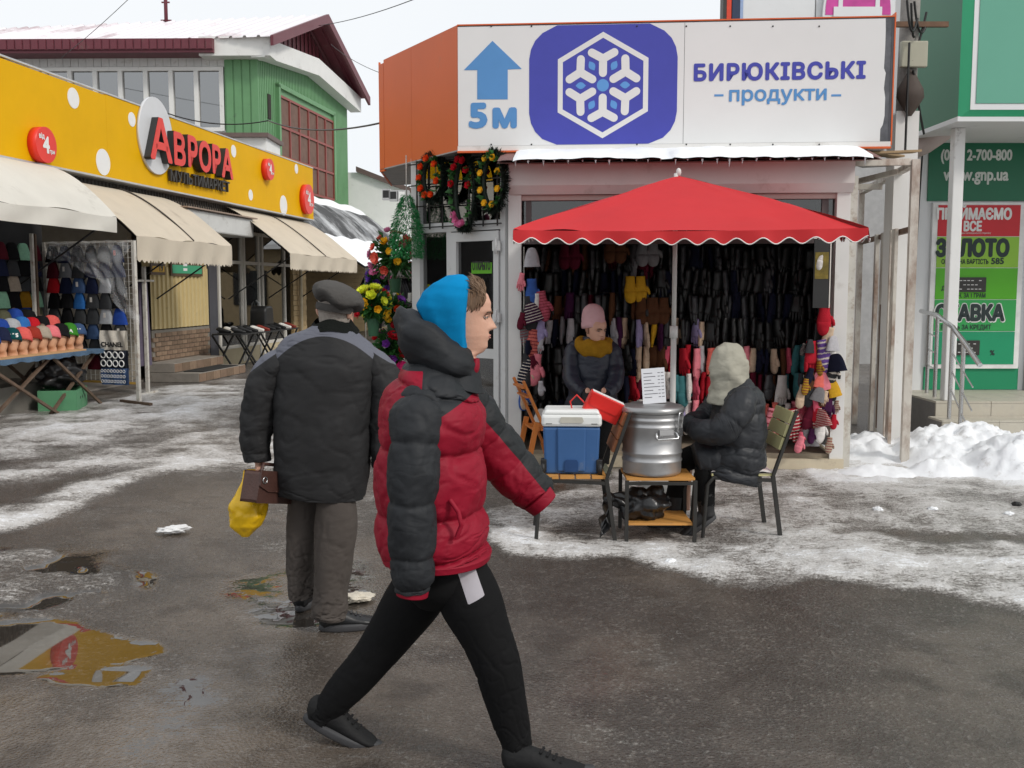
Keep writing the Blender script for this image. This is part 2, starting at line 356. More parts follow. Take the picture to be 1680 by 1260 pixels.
def ground_mat():
    m = bpy.data.materials.new('wet_asphalt_and_ice'); m.use_nodes = True; t = m.node_tree; n = t.nodes; l = t.links; b = n['Principled BSDF']
    def N(ty, **k):
        x = n.new(ty)
        for a, v in k.items(): setattr(x, a, v)
        return x
    def math_(op, a, b_=None, c=None, clamp=False):
        x = N('ShaderNodeMath', operation=op, use_clamp=clamp)
        for i, v in enumerate((a, b_, c)):
            if v is None: continue
            if isinstance(v, (int, float)): x.inputs[i].default_value = v
            else: l.new(v, x.inputs[i])
        return x.outputs[0]
    def mixc(f, a, c):
        x = N('ShaderNodeMix', data_type='RGBA')
        for i, v in ((0, f), (6, a), (7, c)):
            if isinstance(v, (int, float)): x.inputs[i].default_value = v
            elif isinstance(v, tuple): x.inputs[i].default_value = (*v, 1)
            else: l.new(v, x.inputs[i])
        return x.outputs[2]
    def smooth(v, a, c):
        x = N('ShaderNodeMapRange', interpolation_type='SMOOTHSTEP'); l.new(v, x.inputs[0]); x.inputs[1].default_value = a; x.inputs[2].default_value = c; return x.outputs[0]
    def attr(nm): x = N('ShaderNodeAttribute', attribute_name=nm); return x.outputs['Fac']
    g = N('ShaderNodeNewGeometry'); pos = g.outputs['Position']
    def noise(sc, det=6, ro=.6, st=(1, 1, 1)):
        mp = N('ShaderNodeMapping'); mp.inputs['Scale'].default_value = st; l.new(pos, mp.inputs['Vector'])
        x = N('ShaderNodeTexNoise'); x.inputs['Scale'].default_value = sc; x.inputs['Detail'].default_value = det; x.inputs['Roughness'].default_value = ro
        l.new(mp.outputs[0], x.inputs['Vector']); return x.outputs['Fac']
    snow, water, dirt = attr('snow'), attr('water'), attr('dirt')
    n1 = noise(14, 8, .7, (1, 2.0, 1)); n2 = noise(60, 5, .65); n3 = noise(3, 6, .6)
    vo = N('ShaderNodeTexVoronoi'); vo.inputs['Scale'].default_value = 72; l.new(pos, vo.inputs['Vector'])
    grit = smooth(vo.outputs['Color'], .62, .95)
    n4 = noise(150, 4, .7, (1, 1.4, 1)); s = math_('ADD', snow, math_('MULTIPLY', math_('SUBTRACT', n4, .5), .8)); s = math_('ADD', s, math_('MULTIPLY', math_('SUBTRACT', n1, .5), 1.15)); s = math_('ADD', s, math_('MULTIPLY', math_('SUBTRACT', n2, .5), 1.0))
    base = mixc(smooth(dirt, .38, .64), (.052, .042, .035), (.098, .079, .064)); base = mixc(math_('MULTIPLY', grit, .7), base, (.16, .14, .122))
    base = mixc(math_('MULTIPLY', smooth(n3, .48, .66), .75), base, (.036, .027, .021))
    icy = smooth(s, .28, .56); c = mixc(math_('MULTIPLY', icy, .9), base, (.29, .27, .25))
    c = mixc(smooth(s, .58, .76), c, (.58, .565, .55)); c = mixc(smooth(s, .92, 1.08), c, (.82, .83, .85))
    c = mixc(math_('MULTIPLY', smooth(noise(7, 8, .72), .56, .72), math_('MULTIPLY', icy, .55)), c, (.12, .10, .085))
    water = math_('ADD', water, math_('ADD', math_('MULTIPLY', math_('SUBTRACT', n1, .5), .8), math_('MULTIPLY', math_('SUBTRACT', n2, .5), .6))); wsm = smooth(water, .44, .56); c = mixc(math_('MULTIPLY', wsm, .75), c, (.030, .026, .022)); l.new(c, b.inputs['Base Color'])
    rough = math_('ADD', math_('MULTIPLY', vo.outputs['Distance'], .3), .18); rough = math_('ADD', rough, math_('MULTIPLY', smooth(s, .5, .95), .3))
    damp = smooth(water, .08, .42); rough = math_('MULTIPLY', rough, math_('SUBTRACT', 1.0, math_('MULTIPLY', damp, .62)))
    rough = math_('MULTIPLY', rough, math_('SUBTRACT', 1.0, math_('MULTIPLY', wsm, .86))); l.new(rough, b.inputs['Roughness'])
    b.inputs['Specular IOR Level'].default_value = .6
    hgt = math_('ADD', math_('MULTIPLY', n2, .35), math_('MULTIPLY', vo.outputs['Distance'], .5)); hgt = math_('ADD', hgt, math_('MULTIPLY', n1, math_('ADD', .4, math_('MULTIPLY', icy, 1.6))))
    bu = N('ShaderNodeBump'); bu.inputs['Distance'].default_value = .010; l.new(hgt, bu.inputs['Height'])
    l.new(math_('MULTIPLY', math_('MULTIPLY', math_('SUBTRACT', 1.0, wsm), math_('SUBTRACT', 1.0, math_('MULTIPLY', damp, .6))), .75), bu.inputs['Strength']); l.new(bu.outputs[0], b.inputs['Normal'])
    return m
ground = obj('ground', make_ground(), ground_mat()); tag(ground, kind='structure')
# ---- ploughed snow heaped beside the kiosk
def snow_bank():
    nx_, ny_ = 210, 130; x0, x1, y0, y1 = 2.55, 7.6, 7.9, 12.0
    X, Y = np.meshgrid(np.linspace(x0, x1, nx_), np.linspace(y0, y1, ny_))
    def bump(cx, cy, rx, ry, h): return h * np.exp(-(((X - cx) / rx) ** 2 + ((Y - cy) / ry) ** 2))
    H = np.maximum.reduce([bump(4.75, 9.15, .55, .5, .46), bump(5.5, 9.1, .6, .5, .42), bump(4.15, 9.7, .45, .6, .34), bump(6.6, 8.9, .8, .5, .4), bump(3.6, 10.1, .45, .7, .2), bump(3.35, 9.0, .5, .25, .12), bump(4.6, 9.9, .9, .5, .36), bump(3.9, 9.0, .4, .25, .16)])
    e = fbm(X * 1.6, Y * 1.6, 4, 4); H = .74 * H * (.6 + .8 * e) + .10 * (1 - np.abs(2 * fbm(X * 3.3, Y * 3.3, 4, 14) - 1)) * sstep(.03, .22, H) + .22 * (np.abs(fbm(X * 4.5, Y * 4.5, 5, 24, .6) - .5) - .09) * sstep(.02, .2, H) + .05 * (fbm(X * 18, Y * 18, 3, 25) - .5) * sstep(.02, .2, H)
    edge = np.minimum.reduce([(X - x0), (x1 - X), (Y - y0), (y1 - Y)]); H = (H - .05) * sstep(0, .35, edge) - .03 * (1 - sstep(0, .35, edge))
    H = np.where(H < .0, H * 1.0 - .02, H)
    m = MB(); vs_ = np.stack([X, Y, H], -1).reshape(-1, 3).tolist(); w = nx_
    m.add(vs_, [(j * w + i, j * w + i + 1, (j + 1) * w + i + 1, (j + 1) * w + i) for j in range(ny_ - 1) for i in range(nx_ - 1)], True)
    return m.build('snow_bank', mat('ploughed_snow', (.84, .86, .89), .75, .04, 3, .35, 40, spec=.3, dirt=.12, dirtcol=(.42, .40, .38), dscale=6, sss=.0), recalc=False)
tag(snow_bank(), kind='structure')
# ================================================================= LEFT: yellow-signed market hall
LROT = math.atan2(.9919, .1270); LLOC = Vector((-8.8, 0, 0)); LE = Vector((.1270, .9919, 0)); LN = Vector((.9919, -.1270, 0))
def LS(px, py, out=0.0):
    r = ray(px, py); t = (out + LLOC.dot(LN)) / r.dot(LN); p = r * t; return ((p - LLOC).dot(LE), CAM_H + p.z)
def LW(s, out, z=0): return LLOC + LE * s + LN * out + Vector((0, 0, z))
YEL = mat('yellow_sign_panel', S2L((222, 170, 4)), .6, .04, 2, spec=.12, dirt=.0)
WHT = mat('white_vinyl', (.78, .78, .77), .45, .03, 4)
REDL = mat('red_sign_letter', S2L((222, 52, 38)), .4, .04); DRKL = mat('dark_letter_return', (.03, .03, .03), .5)
hall = thing('market_hall', 'low market hall with glass shopfronts under a long yellow sign', 'building', LLOC, LROT)
# sign band -----------------------------------------------------------------
sign = thing('fascia_sign', 'long yellow shop sign with red letters and white spots', 'sign', LLOC, LROT)
SO = -.25
m = MB()
for a, b in ((9.0, 13.2), (13.204, 16.5), (16.504, 20.0), (20.004, 23.4), (23.404, 26.7)): m.box(a, b, SO, SO + .3, 3.43, 4.71 + .006 * (a - 13))
m.build('fascia_panel', YEL, sign)
m = MB(); m.box(9.0, 26.72, SO - .012, SO + .3, 3.40, 3.428); m.box(9.0, 26.72, SO - .012, SO + .02, 4.735, 4.76)
m.build('edge_trim', mat('alu_trim', (.55, .55, .55), .4, metal=.6), sign)
def disc(name, s, z, ra, rb, y0, y1, material, parent, n=36):
    mb = MB(); mb.prism([(s + ra * math.cos(2 * math.pi * k / n), z + rb * math.sin(2 * math.pi * k / n)) for k in range(n)], y0, y1, None, True); return mb.build(name, material, parent)
for px, py, r in ((120, 161, .155), (216, 196, .12), (169, 266, .21), (383, 248, .13), (411, 320, .12), (465, 337, .24), (486, 277, .12), (-90, 70, .13)):
    s, z = LS(px, py, .25); disc('white_spot', s, z, r, r * .98, SO - .006, SO, WHT, sign)
for px, py, sc in ((70, 238, 1.0), (440, 278, .95), (504, 327, 1.2)):
    s, z = LS(px, py, .33); r = .25 * sc if sc != 1.2 else .37
    d = disc('price_disc', s, z, r, r, SO - .14, SO - .004, REDL, sign)
    for body, sz, dx, dz, b in (('4', r * 1.25, -.05 * r, -.42 * r, .012), ('від', r * .38, -.45 * r, .32 * r, .004), ('грн', r * .32, .5 * r, -.42 * r, .003)):
        t = text_mb(body, sz, b).build('printed_price', WHT, d, recalc=False); t.location = (s + dx, SO - .143, z + dz)
s0, z0 = LS(257, 225, .3); d = disc('white_oval', s0, z0 + .02, .62, .66, SO - .05, SO - .002, mat('pale_grey_oval', (.62, .63, .65), .4, .03), sign)
for ch, p0, p1, pb, pt in (('А', 247, 283, 257, 190), ('В', 286, 305, 267, 217), ('Р', 309, 325, 271, 223), ('О', 327, 347, 277, 231), ('Р', 349, 363, 282, 238), ('А', 364, 383, 288, 243)):
    s_0, zb_ = LS(p0, pb, .42); s_1 = LS(p1, pb, .42)[0]; size = (LS(p0, pt, .42)[1] - zb_) / .73; w = s_1 - s_0; s = (s_0 + s_1) / 2
    text_mb(ch, size, .03, .065, width=w).build('raised_letter', DRKL, sign, (s, SO - .10, zb_), recalc=False)
    text_mb(ch, size, .028, 0, width=w - .004).build('letter_face', REDL, sign, (s, SO - .171, zb_), recalc=False)
tx = 'МУЛЬТИМАРКЕТ'; s_0 = LS(280, 296, .32)[0]; s_1 = LS(377, 314, .32)[0]; z_0 = LS(280, 296, .32)[1]; z_1 = LS(377, 315, .32)[1]
ws = [{'Ь': .19, 'М': .27, 'Т': .2, 'У': .21, 'Р': .19, 'Е': .18, 'Л': .21, 'И': .21}.get(ch, .2) for ch in tx]; k_ = (s_1 - s_0) / (sum(ws) + .03 * 11); x = s_0
for ch, w in zip(tx, ws):
    w *= k_; text_mb(ch, .27, .006, .025, width=w).build('small_letter', mat('dark_brown_letter', (.035, .03, .025), .5), sign, (x + w / 2, SO - .05, z_0 + (z_1 - z_0) * (x - s_0) / (s_1 - s_0)), recalc=False); x += w + .03 * k_
# wall mass, roof and shopfront --------------------------------------------
DK = mat('dark_corrugated_strip', (.055, .05, .045), .6, .2, 8, dirt=.2); BEI = mat('beige_corrugated', S2L((200, 180, 130)), .5, .06, 3, dirt=.1, dirtcol=(.25, .2, .13))
ALU = mat('white_aluminium_frame', (.66, .63, .57), .4, .05, dirt=.1, dirtcol=(.3, .28, .25)); INT = mat('dark_shop_interior', (.05, .045, .04), .8, .3)
def corrug(m, s0, s1, y, z0, z1, pitch=.09, dep=.02):
    n = max(1, int((s1 - s0) / pitch)); p = (s1 - s0) / n
    for k in range(n):
        a = s0 + k * p; pts = [(a, y), (a + p * .35, y), (a + p * .45, y - dep), (a + p * .85, y - dep), (a + p * .95, y), (a + p, y)]
        vs_ = [(q[0], q[1], z) for z in (z0, z1) for q in pts]; m.add(vs_, [(i, i + 1, i + 7, i + 6) for i in range(5)])
    return m
m = MB(); m.box(9, 26.7, .02, 7.5, 3.2, 3.3); m.box(9, 26.7, 6.0, 6.2, 0, 3.2); m.box(9, 26.69, .07, 6.0, 3.3, 4.6); m.build('wall', mat('hall_inner_wall', (.35, .31, .25), .8, .1), hall)
m = MB(); m.box(9.0, 26.68, .07, 5.9, .0, .03); m.build('floor_slab', mat('hall_floor', (.2, .18, .16), .6), hall)
m = MB(); corrug(m, 9, 26.7, .03, 2.92, 3.43, .11); m.build('soffit_strip', DK, hall, recalc=False)
m = MB(); m.box(9, 26.7, -.0, .9, 2.88, 2.918); m.build('lintel', mat('beige_lintel', S2L((170, 150, 115)), .6, .1, dirt=.15), hall)
# beige panel bay with plinth
sa, sb = LS(247, 480)[0], LS(340, 480)[0]
m = MB(); corrug(m, sa, sb, .0, .92, 2.05, .16, .03); m.build('corrugated_panel', BEI, hall, recalc=False)
m = MB(); m.box(sa, sb, .0, .15, 2.05, 2.88); m.build('shutter_housing', BEI, hall)
brk = MB(); bw, bh = .21, .085
brick_me = MB().box(0, bw - .012, 0, .05, 0, bh - .012).mesh('brick')
bm_ = [mat('plinth_brick_%s' % c, S2L(v), .8, .15, 12, .3, 60) for c, v in (('a', (126, 104, 86)), ('b', (118, 98, 80)), ('c', (136, 114, 94)))]
pl = MB(); pl.box(sa, sb + .12, .0, .1, 0, .9); pl.build('plinth', mat('mortar', (.22, .2, .17), .9), hall)
for r in range(10):
    nb = int((sb + .12 - sa) / bw); o_ = (r % 2) * bw * .5
    for k in range(nb):
        if sa + o_ + (k + 1) * bw > sb + .12: continue
        b = bpy.data.objects.new('brick', brick_me if False else brick_me.copy() if (r == 0 and k < 3) else brick_me); COL.objects.link(b)
        b.parent = hall; b.location = (sa + o_ + k * bw, -.025, .01 + r * bh)
        if not b.data.materials: b.data.materials.append(bm_[0])
        b.material_slots[0].link = 'OBJECT'; b.material_slots[0].material = bm_[random.randrange(3)]
for s, w, z, d in ((sa - .3, 2.1, .0, 1.0), (sa - .3, 2.1, .17, .55)):
    m = MB(); m.box(s, s + w, -d, -.03, z, z + .165); st = m.build('step', mat('concrete_step', (.26, .235, .205), .8, .15, 5, .3, 40, dirt=.2), hall, bevel=.008)
    for k in range(7):
        t = MB(); t.box(s + k * w / 7 + .006, s + (k + 1) * w / 7 - .006, -d - .008, -d - .001, z + .01, z + .155); t.build('step_tile', bm_[k % 3], hall)
m = MB(); m.box(sa - .05, sa + 1.5, -.98, -.60, .166, .178); tag(m.build('door_mat', mat('black_rubber_mat', (.02, .02, .02), .9, .2), None, LLOC, LROT), 'black rubber mat lying on the tiled step', 'mat')
for (p0, p1, y0, y1, c, lab) in ((246, 270, 436, 446, (205, 160, 40), 'orange notice'), (279, 331, 434, 448, (70, 160, 120), 'green notice')):
    s_0, z1 = LS(p0, y0, .04); s_1, _ = LS(p1, y0, .04); z_0 = LS(p0, y1, .04)[1]
    t = thing('notice_board', '%s board framed above the beige panel' % lab, 'notice', LW(s_0, .035, z_0), LROT)
    m = MB(); m.box(0, s_1 - s_0, -.02, .0, -.05, z1 - z_0 + .05); m.build('frame', mat('brown_notice_frame', (.1, .06, .03), .5), t)
    m = MB(); m.box(.05, s_1 - s_0 - .05, -.026, -.021, 0, z1 - z_0); b = m.build('printed_sheet', mat(lab.replace(' ', '_'), S2L(c), .5, .05), t)
    if p0 == 246: text_mb('19', .17, .008).build('printed_number', DRKL, t, ((s_1 - s_0) / 2 + .1, -.0275, .02), recalc=False)
    else:
        for k in range(2): mm = MB(); mm.box(.5, s_1 - s_0 - .7, -.0275, -.0262, .05 + k * .09, .1 + k * .09); mm.build('printed_line', WHT, t)
# glazed shopfront: posts, rails, panes, door, shelves
g0, g1 = LS(356, 480)[0], LS(478, 480)[0]
m = MB(); m.box(g0 - .42, g0 - .02, -.02, .2, 0, 2.88); m.build('dark_pier', mat('dark_grey_pier', (.07, .07, .08), .5), hall)
m = MB(); m.box(g0, g1, -.005, .12, .0, .36); m.build('base_panel', mat('beige_base_panel', S2L((196, 182, 150)), .6, .08, dirt=.2), hall)
posts = [LS(px, 480)[0] for px in (358, 396, 400, 424, 430, 466)]
for s in posts: m = MB(); m.box(s, s + .09, -.02, .07, .36 if s not in posts[1:5] else .05, 2.9); m.build('frame_post', ALU, hall)
for z in (.36, 2.18, 2.84):
    m = MB(); m.box(g0 + .1, g1, -.012, .062, z, z + .07); m.build('frame_rail', ALU, hall)
GL = glass('shop_glass', (.78, .8, .78), .02, .16)
for a, b in zip(posts, posts[1:]):
    if b - a < .2: continue
    for z0_, z1_ in ((.43, 2.18), (2.25, 2.84)):
        m = MB(); m.box(a + .09, b, .02, .028, z0_, z1_); m.build('pane', GL, hall)
m = MB(); m.box(posts[3] - .16, posts[3] - .13, -.08, -.05, .95, 1.35); m.tube([LWp for LWp in [(posts[3] - .2, -.02, .9), (posts[3] - .2, -.1, .98), (posts[3] - .2, -.1, 1.3), (posts[3] - .2, -.02, 1.38)]], .018, 8); m.build('door_handle', mat('white_plastic_handle', (.7, .7, .68), .4), hall)
m = MB(); m.box(g0, g1, 1.3, 1.36, 0, 2.9); m.build('shop_back_wall', mat('shop_back_wall', S2L((178, 162, 140)), .7, .1), hall)
m = MB(); m.box(posts[2] + .1, posts[3] - .1, -.012, .018, .5, 2.1); m.build('door_leaf_trim', glass('door_glass', (.35, .4, .42), .02, .08), hall)
for z in (.8, 1.25, 1.7):
    for a, b in ((posts[0] + .15, posts[1] - .05), (posts[4] + .15, posts[5] - .05)):
        m = MB(); m.box(a, b, .35, .62, z, z + .025); m.build('display_shelf', mat('white_shelf', (.6, .6, .58), .5), hall)
# goods on the shelves
sh = MB(); sh.add([], [])
def shoe_mb(L=.26, high=0.0):
    m = MB(); k = [(-.5 * L, 0, .05, .03, .045), (-.45 * L, 0, .062, .036, .06), (-.25 * L, 0, .06, .036, .055), (0, 0, .048, .038, .042), (.25 * L, 0, .034, .043, .032), (.42 * L, 0, .028, .036, .025), (.5 * L, 0, .024, .012, .012)]
    limb(m, k, 12, 14, ref=(0, 1, 0)); m.box(-.5 * L, .5 * L * .96, -.036, .036, 0, .018); return m
shoe_me = shoe_mb().mesh('shoe')
SHC = [('black', (25, 25, 26)), ('white', (215, 212, 206)), ('grey', (110, 110, 112)), ('dark brown', (52, 36, 28)), ('rust red', (130, 50, 38))]
def shoe(label, group, loc, rz, c):
    me = shoe_me.copy(); o = obj('shoe', me, mat(c[0].replace(' ', '_') + '_shoe_leather', S2L(c[1]), .45, .1), None, loc, rz); return tag(o, label, 'shoe', group)
for k, z in enumerate((.825, 1.275, 1.725)):
    for j in range(7):
        c = SHC[[1, 2, 0][k]]; shoe('%s shoe, %s from the left, %s shelf behind the shop glass' % (c[0], ORD[j], ['lower', 'middle', 'upper'][k]), 'shoes behind the glass', LW(posts[0] + .3 + j * .21, -.48, z), LROT + 1.57, c)
    for j in range(6):
        c = SHC[[0, 1, 1][k]]; shoe('%s shoe, %s from the left, %s shelf behind the right pane' % (c[0], ORD[j], ['lower', 'middle', 'upper'][k]), 'shoes behind the right pane', LW(posts[4] + .3 + j * .24, -.48, z), LROT + 1.57, c)
# trestle of shoes in front
ts, te = LS(372, 575, .7)[0], LS(470, 575, .7)[0]
tt = thing('shoe_trestle', 'black folding trestle of shoes in front of the glass shopfront', 'table', LW(ts, .7), LROT); BLK = mat('black_painted_steel', (.018, .018, .018), .5, .2)
m = MB(); m.box(0, te - ts, -.3, .3, .74, .77); m.build('table_top', BLK, tt)
for y in (-.28, .28):
    for k in range(3):
        a = k * (te - ts) / 3 + .05; b = (k + 1) * (te - ts) / 3 - .05
        MB().bar((a, y, 0), (b, y, .74), .03).build('leg', BLK, tt); MB().bar((b, y + .035, 0), (a, y + .035, .74), .03).build('leg', BLK, tt)
for k in range(20):
    c = SHC[[0, 0, 0, 1, 0, 2, 1, 0, 4, 0][k % 10]]; shoe('%s shoe, %s pair from the left, %s row on the black trestle' % (c[0], ORD[k // 2], ['front', 'back'][k % 2]), 'shoes on the trestle', LW(ts + .2 + (k // 2) * (te - ts - .4) / 9, .88 - .3 * (k % 2), .772), LROT - 1.4 + random.uniform(-.2, .2), c)
m = MB(); m.prism([(0, 0), (.55, 0), (.5, .45), (.42, .5), (.1, .5), (.03, .4)], -.18, .18, None, True)
tag(m.build('black_bag', mat('black_leather', (.012, .012, .012), .4, .3), None, LW(ts + 2.0, .55, .772), LROT, bevel=.04), 'large black bag standing at the back of the shoe trestle', 'bag')
# end wall beyond the glass
e0, e1 = g1 + .1, 26.69
m = MB()
for k in range(22): m.box(e0, e1, -.012 - .010 * (k % 2 == 0), .06, .05 + k * .13, .05 + k * .13 + .122)
m.build('siding_panel', mat('beige_siding', S2L((176, 152, 112)), .6, .07, 4, dirt=.08), hall, recalc=False)
MB().tube([(e0 + .35, -.09, .1), (e0 + .35, -.09, 2.9)], .045, 10).build('drain_pipe', mat('beige_pipe', S2L((196, 184, 158)), .5), hall)
m = MB(); m.box(26.5, 26.69, .07, 6.0, 0, 3.2); m.build('end_wall', MATS['hall_inner_wall'], hall)
m = MB(); m.box(sa - .2, sa - .05, .3, 6.0, 0, 3.2); m.box(g0 - .3, g0 - .2, .25, 6.0, 0, 3.2); m.build('partition', MATS['hall_inner_wall'], hall)
# awnings -------------------------------------------------------------------
def awning(label, s0, s1, o1, z0, z1, zv, p, material, nseg, scallop, ribs=(), o0=.06):
    t = thing('awning', label, 'awning', LW(s0, 0), LROT); Lg = s1 - s0
    def prof(v): return (o0 + (o1 - o0) * v, z0 - (z0 - z1) * v ** p)
    m = MB()
    def f(u, v):
        o, z = prof(v); sag = .012 * math.sin(u * nseg * math.pi * 2) * v + .012 * math.sin(u * 23 + v * 9) * v; bag = -.02 * math.sin(math.pi * v) * abs(math.sin(u * math.pi * nseg))
        return (u * Lg, -o, z + sag + bag)
    m.grid(f, 60, 18); o_, z_ = prof(1)
    def val(u, v):
        z = z_ - v * (z_ - zv); fr = scallop * (.5 + .5 * math.cos(u * Lg / .11 * 2 * math.pi)) + .02 * math.sin(u * 71) * scallop * 10
        return (u * Lg, -o_ - .02 * v + .02 * math.sin(u * 31 + v * 2) * v, z + (fr if v == 1 else 0) + .012 * math.sin(u * nseg * math.pi * 2) * (1 - v))
    c = m.build('canvas', material, t, recalc=False)
    m = MB(); m.grid(val, 260, 4); m.build('valance', material, t, recalc=False)
    for u in ribs:
        pts = [(u * Lg, -prof(v)[0] - .004, prof(v)[1] + .016) for v in [k / 14 for k in range(15)]]; m = MB(); m.tube(pts, .014, 6); m.build('seam', mat('dark_seam', (.05, .04, .035), .7), t, recalc=False)
    for u in (.03, .5, .97):
        pts = [(u * Lg, -prof(v)[0] + .02, prof(v)[1] - .05) for v in [k / 10 for k in range(11)]]; MB().tube(pts, .016, 6).build('frame_hoop', BLK, t, recalc=False)
        MB().tube([(u * Lg, -o_ + .03, z_ - .06), (u * Lg, -.02, z_ - .95)], .014, 6).build('strut', BLK, t, recalc=False)
    MB().tube([(0, -o_ + .03, z_ - .05), (Lg, -o_ + .03, z_ - .05)], .015, 6).build('front_rail', BLK, t, recalc=False)
    return t
CAN1 = mat('grey_white_tarpaulin', S2L((206, 203, 194)), .6, .05, 2, .12, 5, dirt=.12, dirtcol=(.36, .34, .3), dscale=1.5)
CAN2 = mat('beige_awning_canvas', S2L((196, 185, 167)), .75, .05, 2, .15, 6, dirt=.14, dirtcol=(.36, .3, .23), dscale=1.3)
awning('grey white tarpaulin awning over the hat stall', 9.0, 14.55, 1.42, 3.42, 2.66, 2.44, 2.2, CAN1, 3, .0)
awning('beige canvas awning with frayed edge between hat stall and shopfront', 15.1, 18.55, 1.42, 3.3, 2.42, 2.04, 1.5, CAN2, 2, .035, (.55,))
awning('beige canvas awning with scalloped edge over the glass shopfront', 21.5, 26.5, 1.45, 3.36, 2.38, 2.03, 1.25, CAN2, 3, .035, (.48,))
m = MB(); m.box(0, 3.2, -.55, .0, 0, .38); sb_ = thing('shutter_box', 'white metal roller shutter box above the beige panel', 'shutter box', LW(18.5, .05, 2.72), LROT)
m.build('box_body', mat('white_shutter_box', (.62, .62, .6), .5, .05, dirt=.2, dirtcol=(.3, .28, .25)), sb_, bevel=.03)
m = MB(); m.box(-.05, 3.25, -.62, -.02, .385, .41); m.build('tin_cover', mat('rusty_tin', (.3, .22, .17), .6, .25, 8), sb_)
# ================================================================= HAT STALL
STEEL = mat('worn_white_steel', (.55, .53, .48), .5, .1, 8, dirt=.35, dirtcol=(.22, .13, .07), dscale=9)
ts0, ts1 = 11.2, 14.78
tb = thing('hat_table', 'folding market table with blue cloth and plywood board for hats', 'table', LW(ts0, .62), LROT); TLn = ts1 - ts0
m = MB(); m.box(0, TLn, -.42, .42, .765, .785); m.build('table_top', mat('brown_board', (.2, .13, .08), .7), tb)
def cloth(u, v):
    if v < .5: y = -.45 + .0 ; z = .80 - (1 - v * 2) * (.06 + .006 * math.sin(u * 40) + .006 * math.sin(u * 97)); return (u * TLn, -.45 - .012 * math.sin(u * 55) * (1 - 2 * v), z)
    return (u * TLn, -.45 + (v - .5) * 2 * .88, .80)
m = MB(); m.grid(cloth, 120, 10); m.build('table_cloth', mat('blue_grey_cloth', S2L((78, 102, 126)), .85, .12, 20, .3, 200), tb, recalc=False)
m = MB(); m.box(.0, TLn - .5, -.43, -.05, .802, .822); m.build('plywood_board', mat('plywood', S2L((196, 156, 112)), .6, .1, 6, stretch=(1, 8, 8)), tb)
RUST = mat('rusty_angle_iron', (.12, .08, .055), .7, .3, 10)
for a, b in ((.9, 2.4), (2.3, 3.5)):
    for y in (-.38, .38):
        MB().bar((a, y, .78), (b, y, .0), .035).build('leg', RUST, tb); MB().bar((b, y + .04, .78), (a, y + .04, .0), .035).build('leg', RUST, tb)
SKIN_M = mat('mannequin_skin', S2L((206, 158, 126)), .5, .05, 3, spec=.4)
HATC = {'blue': (38, 70, 150), 'sky blue': (50, 110, 180), 'navy': (30, 36, 62), 'grey': (120, 122, 126), 'dark grey': (62, 64, 66), 'black': (24, 24, 26), 'coral': (222, 98, 92), 'brick red': (150, 52, 40),
        'maroon': (84, 24, 36), 'teal': (16, 72, 76), 'green': (60, 130, 44), 'denim blue': (62, 84, 120), 'pale grey': (172, 176, 180), 'pink': (226, 120, 126), 'red': (190, 30, 40), 'mustard': (150, 110, 28), 'mint': (140, 190, 160), 'olive': (84, 84, 66), 'beige': (168, 156, 140), 'yellow': (225, 180, 30), 'wine': (110, 20, 40)}
BEANS = [beanie_mesh(.098, .128, .165, .06), beanie_mesh(.1, .13, .18, .04)]
fur_me = MB().ball((0, 0, 0), .035, 10, 8).mesh('pompom')
def knit_hat_on_head(loc, rz, col, text=None, pom=False, stripe=None, row='front', k=0):
    o = obj('mannequin_head', mannequin_head_mesh().copy() if not mannequin_head_mesh().materials else mannequin_head_mesh(), SKIN_M if not mannequin_head_mesh().materials else None, None, loc, rz)
    tag(o, '%s mannequin head from the left, %s row of the hat stall' % (nth(k), row), 'mannequin head', 'mannequin heads on the hat table')
    me = random.choice(BEANS).copy(); h = obj('knit_hat', me, knit(col.replace(' ', '_') + '_knit', HATC[col]), None, Vector(loc) + Vector((0, 0, .108)), rz)
    h.rotation_euler[0] = rad(-14); o.scale = h.scale = (1.15, 1.15, 1.08)
    d = {'front': 'in the front row', 'middle': 'in the middle row', 'back': 'in the back row'}[row]
    ex_ = ' with a fur pompom' if pom else (' with a white logo' if text else (' with red stripes' if stripe else ''))
    tag(h, '%s knit hat%s on the %s head %s' % (col, ex_, nth(k), d), 'hat', 'knit hats on mannequin heads')
    if pom: obj('pompom', fur_me.copy(), mat('fur_pompom', S2L((120, 100, 84)), .95, .3, 60, 1.0, 150), h, (0, 0, .16))
    if text:
        t = text_mb(text, .06, .004).build('printed_logo', WHT, h, (0, -.128, .03), recalc=False)
    if stripe:
        for k in range(3): m = MB(); m.lathe([(1.105, 0), (1.105, .008)], 18, (0, 0, .006 + k * .014), sx=.082, sy=.112); m.build('stripe', WHT, h)
    return h
front = ['grey', 'black', 'navy', 'blue', 'blue', 'navy', 'teal', 'coral', 'brick red', 'beige', 'pink', 'black', 'green', 'denim blue']
midl = ['navy', 'maroon', 'denim blue', 'grey', 'pale grey', 'dark grey', 'blue', 'pale grey', 'sky blue', 'red', 'black', 'coral']
back = ['yellow', 'grey', 'navy', 'black', 'dark grey', 'navy', 'denim blue', 'olive', 'blue', 'black']
HR = LROT + rad(-62)
for k, c in enumerate(front): knit_hat_on_head(LW(11.6 + k * .215, .86, .885), HR + random.uniform(-.2, .2), c, {3: 'N', 6: 'OAS', 12: 'OA', 13: 'H'}.get(k), k in (9,), k == 5, 'front', k)
for k, c in enumerate(midl): knit_hat_on_head(LW(11.7 + k * .225, .60, .99), HR + random.uniform(-.3, .3), c, None, k in (4, 10), None, 'middle', k)
for k, c in enumerate(back): knit_hat_on_head(LW(11.6 + k * .27, .34, 1.09), HR + random.uniform(-.3, .3), c, None, k in (6, 8), None, 'back', k)
